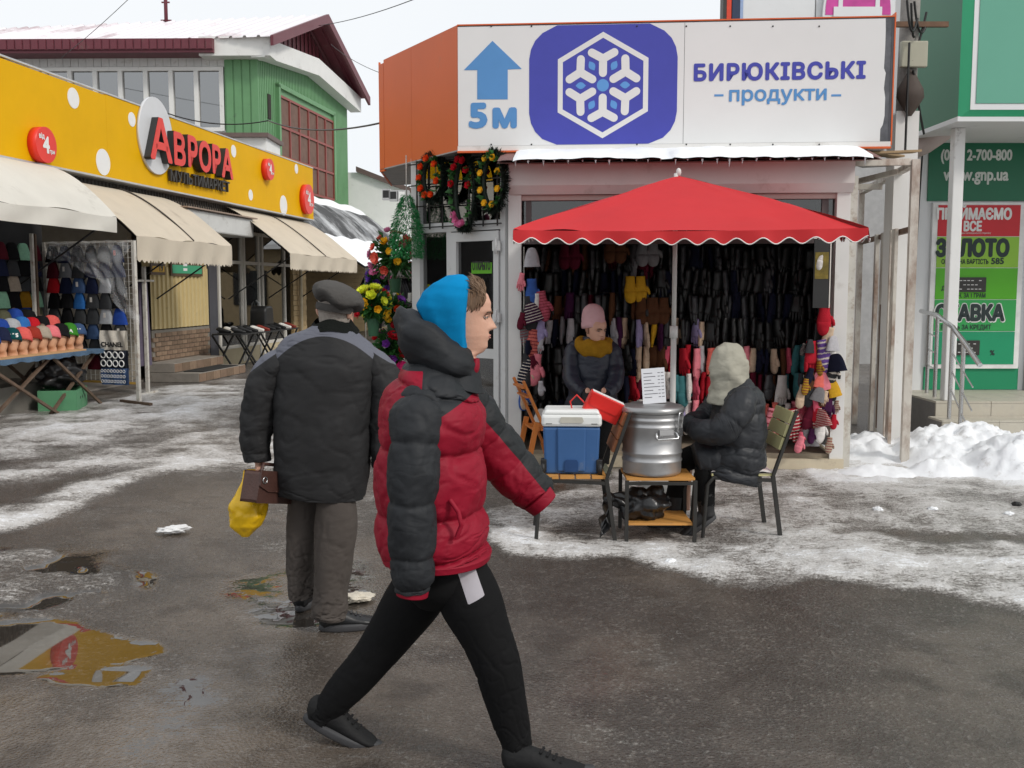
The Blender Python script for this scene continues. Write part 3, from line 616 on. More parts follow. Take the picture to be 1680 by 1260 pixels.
m = MB(); m.box(ts0 - .2, ts1 - .9, -.75, -.45, .80, .90); m.box(ts0 - .2, ts1 - .9, -.47, -.19, .80, 1.0)
st = thing('stepped_riser', 'stepped plywood riser carrying rows of mannequin heads', 'riser', LLOC, LROT); m.build('riser_step', MATS['plywood'], st)
# hats hung in columns on the wire rack -----------------------------------
HM = [hung_hat_mesh(.27, .24, .09, 1), hung_hat_mesh(.26, .25, .08, 2)]
ra, rb = Vector((-5.38, 14.42, 0)), Vector((-6.92, 15.02, 0)); rdir = (ra - rb).normalized(); rlen = (ra - rb).length; rrot = math.atan2(rdir.y, rdir.x)
rk = thing('wire_rack', 'white wire grid rack hung with knit hats beside the table', 'rack', rb, rrot)
MB().bar((rlen, 0, 0.03), (rlen, 0, 2.34), .05).build('post', STEEL, rk); MB().bar((0, 0, .05), (0, 0, 2.34), .05).build('post', STEEL, rk)
MB().bar((0.03, 0, 2.33), (rlen - .03, 0, 2.33), .03).build('top_rail', STEEL, rk); MB().bar((0.03, 0, .3), (rlen - .03, 0, .3), .03).build('bottom_rail', mat('yellow_rusted_rail', S2L((190, 150, 70)), .6, .2), rk)
MB().bar((rlen + .3, -.1, .02), (rlen - .42, .1, .02), .05, .04).build('foot', RUST, rk)
m = MB()
k = .1
while k < rlen - .03: m.bar((k, .0, .32), (k, .0, 2.32), .007); k += .085
z = .4
while z < 2.3: m.bar((.03, .008, z), (rlen - .03, .008, z), .007); z += .085
tag(m.build('wire_grid', STEEL, rk), kind='stuff')
cols = [['black', 'maroon', 'red', 'black', 'dark grey', 'pale grey', 'grey', 'black'], ['navy', 'grey', 'navy', 'black', 'black', 'pale grey', 'black', 'dark grey'], ['black', 'dark grey', 'denim blue', 'sky blue', 'dark grey', 'black', 'black'],
        ['black', 'navy', 'navy', 'dark grey', 'dark grey', 'denim blue', 'dark grey', 'maroon'], ['dark grey', 'navy', 'pale grey', 'dark grey', 'pale grey', 'black', 'maroon', 'black'], ['navy', 'navy', 'black', 'black', 'blue', 'dark grey', 'black', 'dark grey']]
TAGW = mat('paper_tag', (.75, .72, .66), .7); TAGR = mat('red_tag', S2L((200, 50, 45)), .6)
for ci, cl in enumerate(cols):
    for ri, c in enumerate(cl):
        o = obj('knit_hat', HM[(ci + ri) % 2].copy(), knit(c.replace(' ', '_') + '_knit', HATC[c]), None, rb + rdir * (.16 + ci * (rlen - .2) / 6 + random.uniform(-.01, .01)) + Vector((.01, -.06, 2.28 - ri * .222)), rrot + random.uniform(-.08, .08))
        tag(o, '%s knit hat, %s column, %s from the top on the wire rack' % (c, nth(ci), nth(ri)), 'hat', 'knit hats pegged on the wire rack')
        if (ci * 7 + ri * 3) % 5 == 0:
            t = MB(); t.box(-.02, .02, -.045, -.043, -.15, -.08); t.build('price_tag', TAGR if (ci + ri) % 2 else TAGW, o)
        if ci == 1 and ri == 5:
            text_mb('PUMA', .055, .004).build('printed_logo', DRKL, o, (.01, -.044, -.13), recalc=False)
            m = MB(); m.box(-.1, .1, -.043, -.041, -.055, -.03); m.build('blue_band', knit('sky_blue_knit', HATC['sky blue']), o)
            o['label'] = 'pale grey hat with a dark printed word on the wire rack'
# back wall hats (left)
for ci in range(7):
    for ri in range(7):
        c = [['maroon', 'navy', 'black', 'mint', 'olive', 'navy', 'black'], ['black', 'dark grey', 'beige', 'black', 'black', 'wine', 'pale grey'], ['mint', 'black', 'dark grey', 'mustard', 'blue', 'dark grey', 'black']][ci % 3][ri]
        o = obj('knit_hat', HM[ri % 2].copy(), knit(c.replace(' ', '_') + '_knit', HATC[c]), None, LW(13.2 + ci * .26 + (ci >= 3) * .0, .02, 2.30 - ri * .22), LROT - .25)
        tag(o, '%s knit hat, %s column, %s from the top behind the mannequin heads' % (c, nth(ci), nth(ri)), 'hat', 'knit hats on the back panel')
m = MB(); m.box(9, 15.2, .12, .16, .6, 2.88); tag(m.build('display_backdrop', mat('dark_display_panel', (.03, .03, .032), .8), None, LLOC, LROT), 'dark display backdrop at the back of the hat stall', 'backdrop')
m = MB(); m.box(10, 14.2, -.42, -.04, 0, .36); tag(m.build('storage_chest', mat('grey_brown_board', (.2, .19, .17), .7, .1), None, LLOC, LROT), 'grey board chest standing under the hat table', 'chest')
MB().bar((0, 0, 0), (0, 0, 2.42), .04).build('stall_post', STEEL, tb, (3.05, .3, 0)); MB().bar((0, 0, 0), (0, 0, 2.42), .03).build('stall_post', RUST, tb, (3.13, .3, 0))
# carton with black bag, scarves and plastic sheet
cb = thing('banana_carton', 'green cardboard carton with round holes under the hat table', 'box', LW(14.15, .75), LROT + .35)
m = MB()
for a in ((-.36, .36, -.25, -.24), (-.36, .36, .24, .25), (-.36, -.35, -.239, .239), (.35, .36, -.239, .239)): m.box(a[0], a[1], a[2], a[3], 0, .28)
m.box(-.35, .35, -.24, .24, .001, .01); m.build('carton_wall', mat('green_cardboard', S2L((86, 142, 104)), .75, .08, 6, dirt=.12, dirtcol=(.3, .3, .22)), cb)
for x in (-.12, .02, .2): disc('hand_hole', x, .16, .018, .022, -.253, -.2505, BLK, cb, 12)
def crumple(name, label, cat, loc, r, seed, material, rotz=0, amp=.25, flat=.0):
    nu, nv = 44, 26; m = MB()
    def f(u, v):
        a = 2 * math.pi * u; b = math.pi * v; d = Vector((math.sin(b) * math.cos(a), math.sin(b) * math.sin(a), math.cos(b)))
        q = mnoise.ridged_multi_fractal(d * 1.5 + Vector((seed, 0, 0)), 1, 2, 4, 1, 2, noise_basis='PERLIN_ORIGINAL') if False else mnoise.fractal(d * 2.0 + Vector((seed, 3, 1)), 1, 2, 4)
        k = 1 + amp * q - amp * .4 * abs(mnoise.noise(d * 6 + Vector((seed, 0, 5)))); z = d.z * r[2] * k
        return (d.x * r[0] * k, d.y * r[1] * k, max(z, -r[2] * flat if flat else -9))
    m.grid(f, nu, nv); o = m.build(name, material, None, loc, rotz); tag(o, label, cat); return o
BAGB = mat('black_polythene', (.012, .012, .013), .28, .2, 5, .5, 22, spec=.6)
crumple('plastic_bag', 'crumpled black plastic bag lying on the green carton', 'bag', LW(14.2, .70, .46), (.38, .26, .24), 2.5, BAGB, LROT, .4, .75)
for k, (z0, z1, nm, lab) in enumerate(((.78, 1.06, 'scarf_white', 'folded white scarf with large dark lettering hung low on the rack'), (.52, .78, 'scarf_dark', 'dark scarf with white rings hung low on the rack'), (.28, .52, 'scarf_blue', 'blue and white patterned scarf at the foot of the rack'))):
    c = [(210, 204, 192), (40, 44, 54), (70, 92, 130)][k]
    t = thing('scarf', lab, 'scarf', rb + rdir * (rlen - .36) + Vector((0, -.10, 0)), rrot); m = MB()
    m.grid(lambda u, v: ((u - .5) * .46, -.03 - .02 * math.sin(u * 13 + v * 3), z0 + v * (z1 - z0)), 20, 6); m.grid(lambda u, v: ((u - .5) * .46, .01, z0 + v * (z1 - z0)), 2, 2); m.build('cloth', knit('scarf_cloth_%d' % k, c), t, recalc=False)
    if k == 0: text_mb('CHANEL', .09, .005, width=.4).build('printed_word', DRKL, t, (0, -.054, z0 + .05), recalc=False)
    else:
        for q in range(8 if k == 1 else 24):
            nn = 8 if k == 1 else 24; cx = -.17 + (q % 4) * .11 if k == 1 else -.2 + (q % 8) * .057; cz = z0 + .07 + (q // 4) * .12 if k == 1 else z0 + .05 + (q // 8) * .075
            m = MB(); R1 = .045 if k == 1 else .02; m.tube([(cx + R1 * math.cos(a), -.052, cz + R1 * math.sin(a)) for a in [i * math.pi / 6 for i in range(13)]], R1 * .22, 4, False); m.build('printed_ring', WHT, t, recalc=False)
PLAS = mat('clear_polythene', (.8, .82, .84), .22, .02, 3, .3, 20, alpha=.2, spec=.6)
def sheet(u, v):
    x = rlen * (.12 + u * .88) + .5 * max(0, u - .8) * v * 2.2; z = 2.33 - v * (.25 + .95 * u ** 2.2) ; w = .05 * math.sin(u * 15 + v * 4) + .04 * math.sin(v * 17 + u * 6) + .02 * math.sin(u * 41 - v * 23)
    return (x, -.14 - .12 * math.sin(math.pi * v) + w, z + .02 * math.sin(u * 33))
m = MB(); m.grid(sheet, 70, 40); o = m.build('polythene_sheet', PLAS, None, rb, rrot, recalc=False); tag(o, 'clear crumpled plastic sheet draped over the hat rack', 'plastic sheet')
def coat(u, v): a = u * 2 * math.pi; return (.16 * math.cos(a) * (.5 + .6 * v) * (1 + .15 * math.sin(6 * a)), .09 * math.sin(a), 1.75 - 1.3 * v)
m = MB(); m.grid(coat, 40, 14); tag(m.build('hanging_coat', knit('mauve_coat', (96, 88, 104)), None, LW(16.1, .95), LROT), 'mauve grey garment hanging behind the hat rack', 'coat')
MB().bar((0, 0, 0), (0, 0, 2.0), .05).build('pole', STEEL, tag(thing('coat_stand', 'grey metal stand holding the mauve garment behind the rack', 'stand', LW(16.0, 1.05), LROT), None))
MB().bar((-.3, 0, 1.78), (.3, 0, 1.78), .03).build('crossbar', STEEL, bpy.data.objects['coat_stand'])
MB().bar((-.3, 0, .02), (.3, 0, .02), .04).build('foot', STEEL, bpy.data.objects['coat_stand'])
# ================================================================= GREEN HALL BEHIND
GC = P(427, 300, 33.0); GC.z = 0                      # near corner of the gable
gdir = Vector((.150, .9887, 0)); GROT = math.atan2(gdir.y, gdir.x)
GRN = mat('green_cladding', S2L((102, 148, 104)), .5, .06, 2, dirt=.08, dirtcol=(.1, .16, .1)); BUR = mat('burgundy_metal', S2L((104, 48, 58)), .45, .1, 3, dirt=.1)
WFA = mat('white_fascia', (.74, .74, .72), .5, .04, 2, dirt=.08, dirtcol=(.45, .43, .4))
gh = thing('green_hall', 'green clad hall with burgundy metal roof and white fascia behind the market', 'building', GC, GROT)
# local x along the gable (away), local y to the left (+y = left of camera), z up
def gz(px, py, y_world): return P(px, py, y_world).z
GW = 9.2; zc = P(427, 128, 33).z; ze = P(582, 196, GC.y + gdir.y * GW).z; zap = P(508, 133, GC.y + gdir.y * 5.2).z + .0
zc = ze = 8.95; zap = 9.36
m = MB(); corrug_pts = []
n = 62; p = GW / n
for k in range(n):
    a = k * p
    def top(x): return zc + (zap - zc) * (1 - abs(x / GW * 2 - 1))
    for x0_, x1_, y_ in ((a, a + p * .55, 0), (a + p * .6, a + p * .95, .05)):
        m.add([(x0_, y_, 0), (x1_, y_, 0), (x1_, y_, top(x1_)), (x0_, y_, top(x0_))], [(0, 1, 2, 3)])
    m.add([(a + p * .55, 0, 0), (a + p * .6, .05, 0), (a + p * .6, .05, top(a + p * .6)), (a + p * .55, 0, top(a + p * .55))], [(0, 1, 2, 3)])
    m.add([(a + p * .95, .05, 0), (a + p, 0, 0), (a + p, 0, top(a + p)), (a + p * .95, .05, top(a + p * .95))], [(0, 1, 2, 3)])
m.box(.02, GW - .02, .1, 12, 0, 8.0)
m.build('wall', GRN, gh, recalc=False)
# front (long) side: local +x to camera-left along the eaves
LX = Matrix.Rotation(math.pi - GROT + math.radians(-1.2), 4, 'Z')      # in gh space: local x axis pointing camera-left
def fb(mb, name, material, bevel=0):
    o = mb.build(name, material, gh, recalc=True); o.matrix_local = LX @ Matrix.Scale(-1, 4, (0, 1, 0)); return o
m = MB()
for k in range(4): m.box(k * .27, k * .27 + .22, -.0, .3, 0, 8.98); m.box(k * .27 + .22, k * .27 + .27, .03, .3, 0, 8.98)
fb(m, 'pilaster', GRN)
wtop, wbot = 7.9, 5.2
m = MB(); m.box(1.08, 40, .12, .4, 8.72, 9.5); 
for k in range(150): m.box(1.08 + k * .25, 1.08 + k * .25 + .235, .09, .12, 8.74, 9.3)
fb(m, 'plank_band', mat('grey_white_planks', (.64, .64, .63), .6, .1, 3, dirt=.2, dirtcol=(.35, .33, .3)))
m = MB(); m.box(1.08, 40, .13, .4, 0, 6.75); fb(m, 'lower_wall', WFA)
WG = glass('far_window_glass', (.25, .27, .28), .03, .32)
xs = [1.2 + k * .82 for k in range(26)]
for k, x in enumerate(xs):
    m = MB(); m.box(x - .07, x + .07, .06, .3, 6.7, 8.72); fb(m, 'window_post', WFA)
    if k < len(xs) - 1:
        m = MB(); m.box(x + .07, x + .75, .16, .18, 6.8, 8.66); fb(m, 'pane', WG)
        m = MB(); m.box(x + .07, x + .75, .9, .95, 6.7, 8.66); fb(m, 'blind', mat('grey_blind', (.30, .31, .32), .8, .1))
for z in (6.75, 8.66): m = MB(); m.box(1.2, 25, .05, .3, z - .06, z + .06); fb(m, 'window_rail', WFA)
m = MB(); m.box(-.55, 1.7, -.55, .2, 8.93, 9.52); fb(m, 'eave_fascia', WFA)
# gable fascia (white, follows the roof pitch)
def gable_strip(z_off0, z_off1, y0, y1, name, material, x0=-.5, x1=None):
    x1 = x1 or GW + .5; mid = GW / 2; sl = (zap - zc) / mid; m = MB()
    for a, b in ((x0, mid), (mid, x1)):
        za = zap - sl * abs(a - mid); zb = zap - sl * abs(b - mid)
        m.prism([(a, za + z_off0), (b, zb + z_off0), (b, zb + z_off1), (a, za + z_off1)], y0, y1)
    return m.build(name, material, gh)
gable_strip(-.02, .58, -.45, .0, 'gable_fascia', WFA)
ridge = 11.45; ez = 9.69
m = MB()
for k in range(44):
    a = .1 + k * (GW - .2) / 44; b = a + (GW - .2) / 44
    def rt(x): return ez + (ridge - ez) * (1 - abs(x / GW * 2 - 1)) - .12
    def bt(x): return zc + (zap - zc) * (1 - abs(x / GW * 2 - 1)) + .5
    q = .0 if k % 2 else .035
    if rt(a) > bt(a) and rt(b) > bt(b): m.add([(a, .15 + q, bt(a)), (b, .15 + q, bt(b)), (b, .15 + q, rt(b)), (a, .15 + q, rt(a))], [(0, 1, 2, 3)])
m.build('gable_cladding', BUR, gh, recalc=False)
m = MB(); m.box(2.9, 3.15, .10, .16, 10.3, 10.7); m.build('gable_vent', mat('cream_vent', (.6, .55, .4), .6), gh)
SNR = mat('snow_dusted_roof', S2L((224, 220, 224)), .6, .05, 1.2, dirt=.26, dirtcol=S2L((128, 84, 92)), dscale=.6, stretch=(.25, 1, 1))
def roof_side(name, xa, za, xb, zb, rib):
    m = MB(); n = 92; Lr = 42
    for k in range(n):
        y0_ = -.75 + k * Lr / n; w = Lr / n
        for q0, q1, h0, h1 in ((0, .7, 0, 0), (.7, .78, 0, .06), (.78, .92, .06, .06), (.92, 1, .06, 0)):
            m.add([(xa, y0_ + w * q0, za + h0), (xa, y0_ + w * q1, za + h1), (xb, y0_ + w * q1, zb + h1), (xb, y0_ + w * q0, zb + h0)], [(0, 1, 2, 3)])
    return m.build(name, SNR if rib else BUR, gh, recalc=False)
rf = roof_side('roof', -.75, ez - .25, GW / 2, ridge, True); roof_side('roof', GW + .5, ez - .25, GW / 2, ridge, False)
m = MB()
for a, b, za, zb in ((-.75, GW / 2, ez - .25, ridge), (GW / 2, GW + .5, ridge, ez - .25)): m.prism([(a, za - .28), (b, zb - .28), (b, zb + .04), (a, za + .04)], -.85, -.75)
m.build('barge_board', BUR, gh)
m = MB(); m.box(1.2, 40, -.75, -.55, 9.08, 9.42)
for k in range(150): m.box(1.2 + k * .25, 1.2 + k * .25 + .2, -.78, -.75, 9.1, 9.4)
fb(m, 'eave_board', BUR); m = MB(); m.box(1.2, 40, -.7, .1, 9.0, 9.08); fb(m, 'eave_soffit', BUR)
# gridded gable window
BRW = mat('brown_window_frame', S2L((140, 72, 66)), .5, .08); BRP = mat('brown_brick_infill', S2L((112, 88, 78)), .8, .2, 3, dirt=.2)
gx0, gx1, gz0, gz1 = 1.65, 7.2, 5.1, 8.1
m = MB(); m.box(gx0, gx1, -.02, .06, gz0, gz1 + .25); 
m.box(gx0 - .15, gx0, -.12, .1, gz0, gz1 + .35); m.box(gx1, gx1 + .15, -.12, .1, gz0, gz1 + .35); m.box(gx0 - .15, gx1 + .15, -.12, .1, gz1 + .25, gz1 + .4); m.build('window_reveal', GRN, gh)
nx, nz = 6, 3
for i in range(nx):
    for j in range(nz):
        a = gx0 + i * (gx1 - gx0) / nx; b = a + (gx1 - gx0) / nx; c = gz0 + j * (gz1 - gz0) / nz; d = c + (gz1 - gz0) / nz
        m = MB(); m.box(a + .06, b - .06, -.04, -.022, c + .06, d - .06); m.build('pane', BRP, gh)
for i in range(nx + 1): x = gx0 + i * (gx1 - gx0) / nx; m = MB(); m.box(x - .035, x + .035, -.09, -.02, gz0, gz1); m.build('mullion', BRW, gh)
for j in range(nz + 1): z = gz0 + j * (gz1 - gz0) / nz; m = MB(); m.box(gx0, gx1, -.085, -.021, z - .04, z + .04); m.build('transom', BRW, gh)
m = MB(); m.box(.75, 1.0, -.03, .06, 7.2, 8.0); m.build('small_opening', mat('dark_opening', (.03, .025, .02), .8), gh)
# annex roof between sign and green wall
ax = thing('annex', 'low white annex wall with brown eave between yellow sign and green hall', 'building', (0, 31, 0)); a0, a1 = P(300, 215, 31).x, P(437, 222, 31).x
m = MB(); m.box(a0, a1, 0, 1.8, 0, P(437, 226, 31).z); m.build('wall', WFA, ax); m = MB(); m.box(a0, a1 + .1, -.2, 1.85, P(437, 226, 31).z, P(437, 219, 31).z); m.build('eave', mat('brown_eave', (.13, .09, .08), .6), ax)
# mast on the roof
ms = thing('roof_mast', 'thin brown pole standing on the snowy burgundy roof', 'mast', P(273, 46, 38.5))
MB().tube([(0, 0, -.6), (0, 0, 3.2)], .07, 8).build('pole', BUR, ms); m = MB(); m.box(-.2, .2, -.02, .02, .25, .3); m.box(-.15, .15, -.02, .02, .9, .95); m.build('clamp', BUR, ms)
# ================================================================= FAR STALLS AND ROOFS at the end of the lane
WB = P(700, 330, 44); 
wh = thing('white_gable_house', 'white gabled house with brown edge far behind the lane', 'building', (P(582, 330, 44).x, 44, 0))
m = MB(); m.prism([(-1, 0), (4.6, 0), (4.6, 4.9), (.2, 6.6), (-1, 6.6)], 0, 6); m.build('wall', WFA, wh); m = MB(); m.prism([(.1, 6.62), (4.7, 4.86), (4.7, 5.06), (.1, 6.84)], -.2, 6); m.build('roof_edge', mat('brown_eave', (.13, .09, .08), .6), wh)
for k, (px, py) in enumerate(((634, 318), (646, 320), (660, 320))):
    b = P(px, py, 34); t = thing('rooftop_unit', '%s of three small grey ventilation boxes on the far roof' % ('leftmost', 'middle', 'rightmost')[k], 'vent', (b.x, 34, b.z - .2), 0, 'rooftop boxes')
    m = MB(); m.box(-.13, .13 + .1 * (k == 2), -.15, .15, 0, .35); m.build('casing', mat('grey_metal_box', (.42, .42, .42), .5), t); m = MB(); m.box(-.1, .1, -.157, -.151, .06, .3); m.build('grille', BLK if k < 2 else WFA, t)
SNW = mat('roof_snow', (.84, .86, .88), .7, .04, 2, .3, 6, spec=.3)
# black membrane roof dusted with snow, then lower snowy canopy
br = thing('dark_roof_stall', 'low stall with curved black roof half covered in snow', 'stall', LW(28, -2.3), LROT)
def blackroof(u, v): return (u * 11, -2.0 * v + .0, 4.6 - 1.5 * v ** 1.6)
m = MB(); m.grid(blackroof, 40, 20)
def snow_dust_mat():
    if 'dusted_membrane' in MATS: return MATS['dusted_membrane']
    return mat('dusted_membrane', (.05, .05, .052), .7, .2, 3, dirt=.62, dirtcol=(.78, .8, .82), dscale=.55)
m.build('roof_membrane', snow_dust_mat(), br, recalc=False)
m = MB(); m.grid(lambda u, v: (u * 11, .1 - .75 * v, 4.62 + .12 * math.sin(math.pi * v) + .03 * math.sin(u * 30) - .3 * v ** 2), 50, 8); m.build('snow_ridge', SNW, br, recalc=False)
m = MB(); m.box(0, 11, -.0, 3, 0, 4.5); m.build('wall', mat('grey_stall_wall', (.3, .28, .25), .8), br)
m = MB(); m.grid(lambda u, v: (-.2 + u * 11, -1.9 - 1.7 * v, 3.22 - .95 * v ** 1.2 + .025 * math.sin(u * 43 + v * 5)), 50, 10); m.build('canopy_snow', SNW, br, recalc=False)
m = MB(); m.grid(lambda u, v: (-.2 + u * 11, -1.88 - 1.7 * v, 3.14 - .95 * v ** 1.2), 20, 6); m.build('canopy', DK, br, recalc=False)
m = MB(); m.grid(lambda u, v: (-.2 + u * 11, -3.6, 2.2 - v * (.12 + .08 * abs(math.sin(u * 90)))), 200, 2); m.build('icicle_edge', DK, br, recalc=False)
m = MB()
for k in range(20): m.box(0, 11, -.7 - .012 * (k % 2), -.6, .05 + k * .15, .05 + k * .15 + .145)
m.build('siding_panel', MATS['beige_siding'], br, recalc=False)
for s in (3.2, 6.2, 9.5): MB().tube([(s, -3.5, 0), (s, -3.5, 2.2)], .035, 8).build('post', STEEL, br)
# clothes rail beneath it
cr = thing('clothes_rail', 'clothes rail with dark garments under the snowy canopy', 'rail', LW(29.2, .9), LROT)
MB().tube([(0, 0, 2.0), (6, 0, 2.0)], .02, 6).build('bar', STEEL, cr); 
for x in (0, 3, 6): MB().tube([(x, 0, 0), (x, 0, 2.0)], .02, 6).build('upright', STEEL, cr)
CLC = [(26, 26, 28), (30, 30, 34), (22, 22, 22), (24, 26, 30), (100, 70, 120), (190, 186, 184), (70, 40, 80), (40, 38, 42), (150, 60, 70), (28, 28, 30)]
CLN = ['black', 'charcoal', 'jet black', 'dark navy', 'purple', 'white', 'plum', 'dark grey', 'rose', 'soot black']
def garment(w, h, d, seed):
    m = MB(); m.grid(lambda u, v: (w * math.cos(u * 2 * math.pi) * (.35 + .75 * min(1, v * 3)) * (1 + .05 * math.sin(seed + v * 9)), d * math.sin(u * 2 * math.pi) * (1 + .2 * math.sin(u * 31 + seed)), -h * v), 26, 10); return m
for k in range(14):
    c = k % 10; o = garment(.25, 1.0 + .25 * (k % 3), .08, k).build('garment', knit('garment_%d' % c, CLC[c]), None, LW(29.4 + k * .4, .9, 1.97), LROT + 1.2)
    tag(o, '%s garment, number %s along the rail under the snowy canopy' % (CLN[c], ['one', 'two', 'three', 'four', 'five', 'six', 'seven', 'eight', 'nine', 'ten', 'eleven', 'twelve', 'thirteen', 'fourteen'][k]), 'garment', 'garments on the far rail')
# far street wall closing the lane
fw = thing('far_market_row', 'far row of pale market kiosks closing the lane', 'building', (-2.5, 42, 0))
m = MB(); m.box(-6, 16, 0, 5, 0, 3.3); m.build('wall', mat('far_beige_wall', S2L((170, 152, 120)), .8, .1), fw)
for k in range(8): m = MB(); m.box(-5.5 + k * 2.4, -5.5 + k * 2.4 + 1.6, -.06, -.002, .9, 2.4); m.build('window', BLK, fw)
m = MB(); m.box(-6.2, 16.2, -.6, 5.2, 3.3, 3.5); m.build('snowy_roof', SNW, fw)
# overhead wires
wire('overhead_cable', 'thin cable from the green hall roof up to the right', [P(523, 42, 36), P(760, -35, 22)], .012, .15)
wire('overhead_cable', 'dark cable bundle strung between shop sign and orange sign box', [P(275, 186, 18.5), P(440, 198, 18), P(628, 201, 11.2)], .011, .12)
wire('overhead_cable', 'thin grey cable crossing the sky above the green hall', [P(100, 95, 31), P(230, -20, 24)], .008, .05)
wire('overhead_cable', 'thin grey cable crossing the sky right of the gable', [P(543, 73, 33), P(625, 120, 24)], .008, .08)
# ================================================================= GLOVE KIOSK, FLOWER SHOP, SIGN BOX
KROT = rad(-4.5); KU = Vector((math.cos(KROT), math.sin(KROT), 0)); KV = Vector((-math.sin(KROT), math.cos(KROT), 0)); KL = Vector((.03, 9.4855, 0))
def KS(px, py, d=0.0):
    r = ray(px, py); t = (d + KL.dot(KV)) / r.dot(KV); p = r * t; return ((p - KL).dot(KU), CAM_H + p.z)
def KW(a, d, z=0): return KL + KU * a + KV * d + Vector((0, 0, z))
KWH = mat('kiosk_white_panel', (.70, .69, .67), .45, .04, 3, dirt=.1, dirtcol=(.42, .38, .34), dscale=2); KGR = mat('kiosk_grey_pvc', (.58, .585, .585), .4, .04, 3, dirt=.1, dirtcol=(.35, .33, .3))
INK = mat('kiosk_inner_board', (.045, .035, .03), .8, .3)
kk = thing('glove_kiosk', 'white kiosk with raised shutter selling gloves and hats', 'kiosk', KL, KROT); KD = 1.15
m = MB(); m.box(-.06, .06, -.06, .06, .1, 2.62); m.build('corner_post', KWH, kk); m = MB(); m.box(2.92, 3.04, -.06, .06, .1, 2.62); m.build('corner_post', KWH, kk); m = MB(); m.box(3.045, 3.11, -.03, .05, .0, 2.68); m.build('corner_post', STEEL, kk)
m = MB(); m.box(-.06, 3.04, -.10, KD, .0, .10); m.build('base_frame', mat('cream_base', S2L((196, 184, 160)), .6, .06, dirt=.2, dirtcol=(.25, .2, .16)), kk); m = MB(); m.box(.06, 2.92, -.02, KD, .101, .14); m.build('floor', mat('kiosk_floor', S2L((150, 138, 120)), .7, .1, dirt=.2), kk)
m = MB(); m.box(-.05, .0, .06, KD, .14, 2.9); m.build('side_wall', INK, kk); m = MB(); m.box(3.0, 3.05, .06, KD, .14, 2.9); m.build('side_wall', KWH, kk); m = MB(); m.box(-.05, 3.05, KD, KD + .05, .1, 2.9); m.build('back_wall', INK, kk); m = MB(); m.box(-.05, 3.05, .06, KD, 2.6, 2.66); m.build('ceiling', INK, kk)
zt = KS(1100, 303, -.1)[1]; zb = KS(1100, 318, -.05)[1]; zh = KS(1100, 268, -.1)[1]
m = MB(); m.prism([(0, zt), (0, zh), (.16, zh), (.16, zb), (.06, zb)], 0, 3.1); o = m.build('shutter_box', KWH, kk); o.matrix_local = Matrix.Translation((-.05 + 3.1, -.14, 0)) @ Matrix.Rotation(rad(90), 4, 'Z')
m = MB(); m.box(.06, 2.92, -.03, .03, zb - .05, zb - .003); m.build('shutter_slat', mat('shutter_bottom_slat', S2L((182, 160, 154)), .5, .05), kk)
m = MB(); m.box(.08, 2.9, .02, .03, 2.14, zb - .05); m.build('header_glass', glass('header_glass', (.5, .52, .53), .03, .06), kk); m = MB(); m.box(.10, .15, -.0, .06, 2.1, zb - .05); m.box(2.80, 2.86, -.0, .06, 2.1, zb - .05); m.box(.06, 2.92, -.0, .06, 2.08, 2.13); m.build('header_frame', mat('dark_header_frame', (.1, .08, .08), .5), kk)
# tin canopy, snow, icicles
zc0 = KS(1100, 262, -.5)[1]; zc1 = KS(1100, 246, -.02)[1]
m = MB(); m.grid(lambda u, v: (-.12 + u * 3.3, -.52 + v * .55, zc0 + v * (zc1 - zc0) + .008 * math.sin(u * 60)), 60, 3); m.grid(lambda u, v: (-.12 + u * 3.3, -.52 + v * .55, zc0 - .02 + v * (zc1 - zc0)), 10, 2); m.build('tin_canopy', mat('rust_red_tin', S2L((120, 84, 80)), .5, .15, 5), kk, recalc=False)
m = MB(); m.box(-.1, 3.12, -.16, -.145, zh, zh + .05); m.build('canopy_trim', mat('pinkish_trim', S2L((168, 138, 132)), .5, .1), kk)
def snow_top(u, v):
    x = .02 + u * 3.08; y = -.55 + v * .52; b = math.sin(math.pi * min(1, max(0, v * .9 + .1))) ** .5; gap = 1 - math.exp(-((u - .435) / .03) ** 2) * (1 if v < .75 else .3)
    e = min(1, u * 25, (1 - u) * 25) ** .6; n_ = mnoise.fractal(Vector((x * 3, y * 3, 2)), 1, 2, 4)
    return (x, y - .02 * math.sin(u * 100) * (v == 0), zc0 + v * (zc1 - zc0) + .012 + (.034 + .022 * n_) * b * gap * e - (.02 * gap if v == 0 else 0) + (0 if gap > .3 else -.01))
m = MB(); m.grid(snow_top, 150, 12); m.build('snow_cover', SNW, kk, recalc=False)
ICE = mat('icicle_ice', (.8, .85, .88), .1, .02, trans=.6)
for k in range(27):
    x = .05 + k * .115 + random.uniform(-.012, .012); L_ = random.choice((.015, .02, .03, .03, .05, .07)); m = MB(); m.tube([(x, -.535, zc0 + .0), (x, -.535, zc0 - L_ * .4), (x, -.535, zc0 - L_)], [.010, .006, .001], 6); m.build('icicle', ICE, kk, recalc=False)
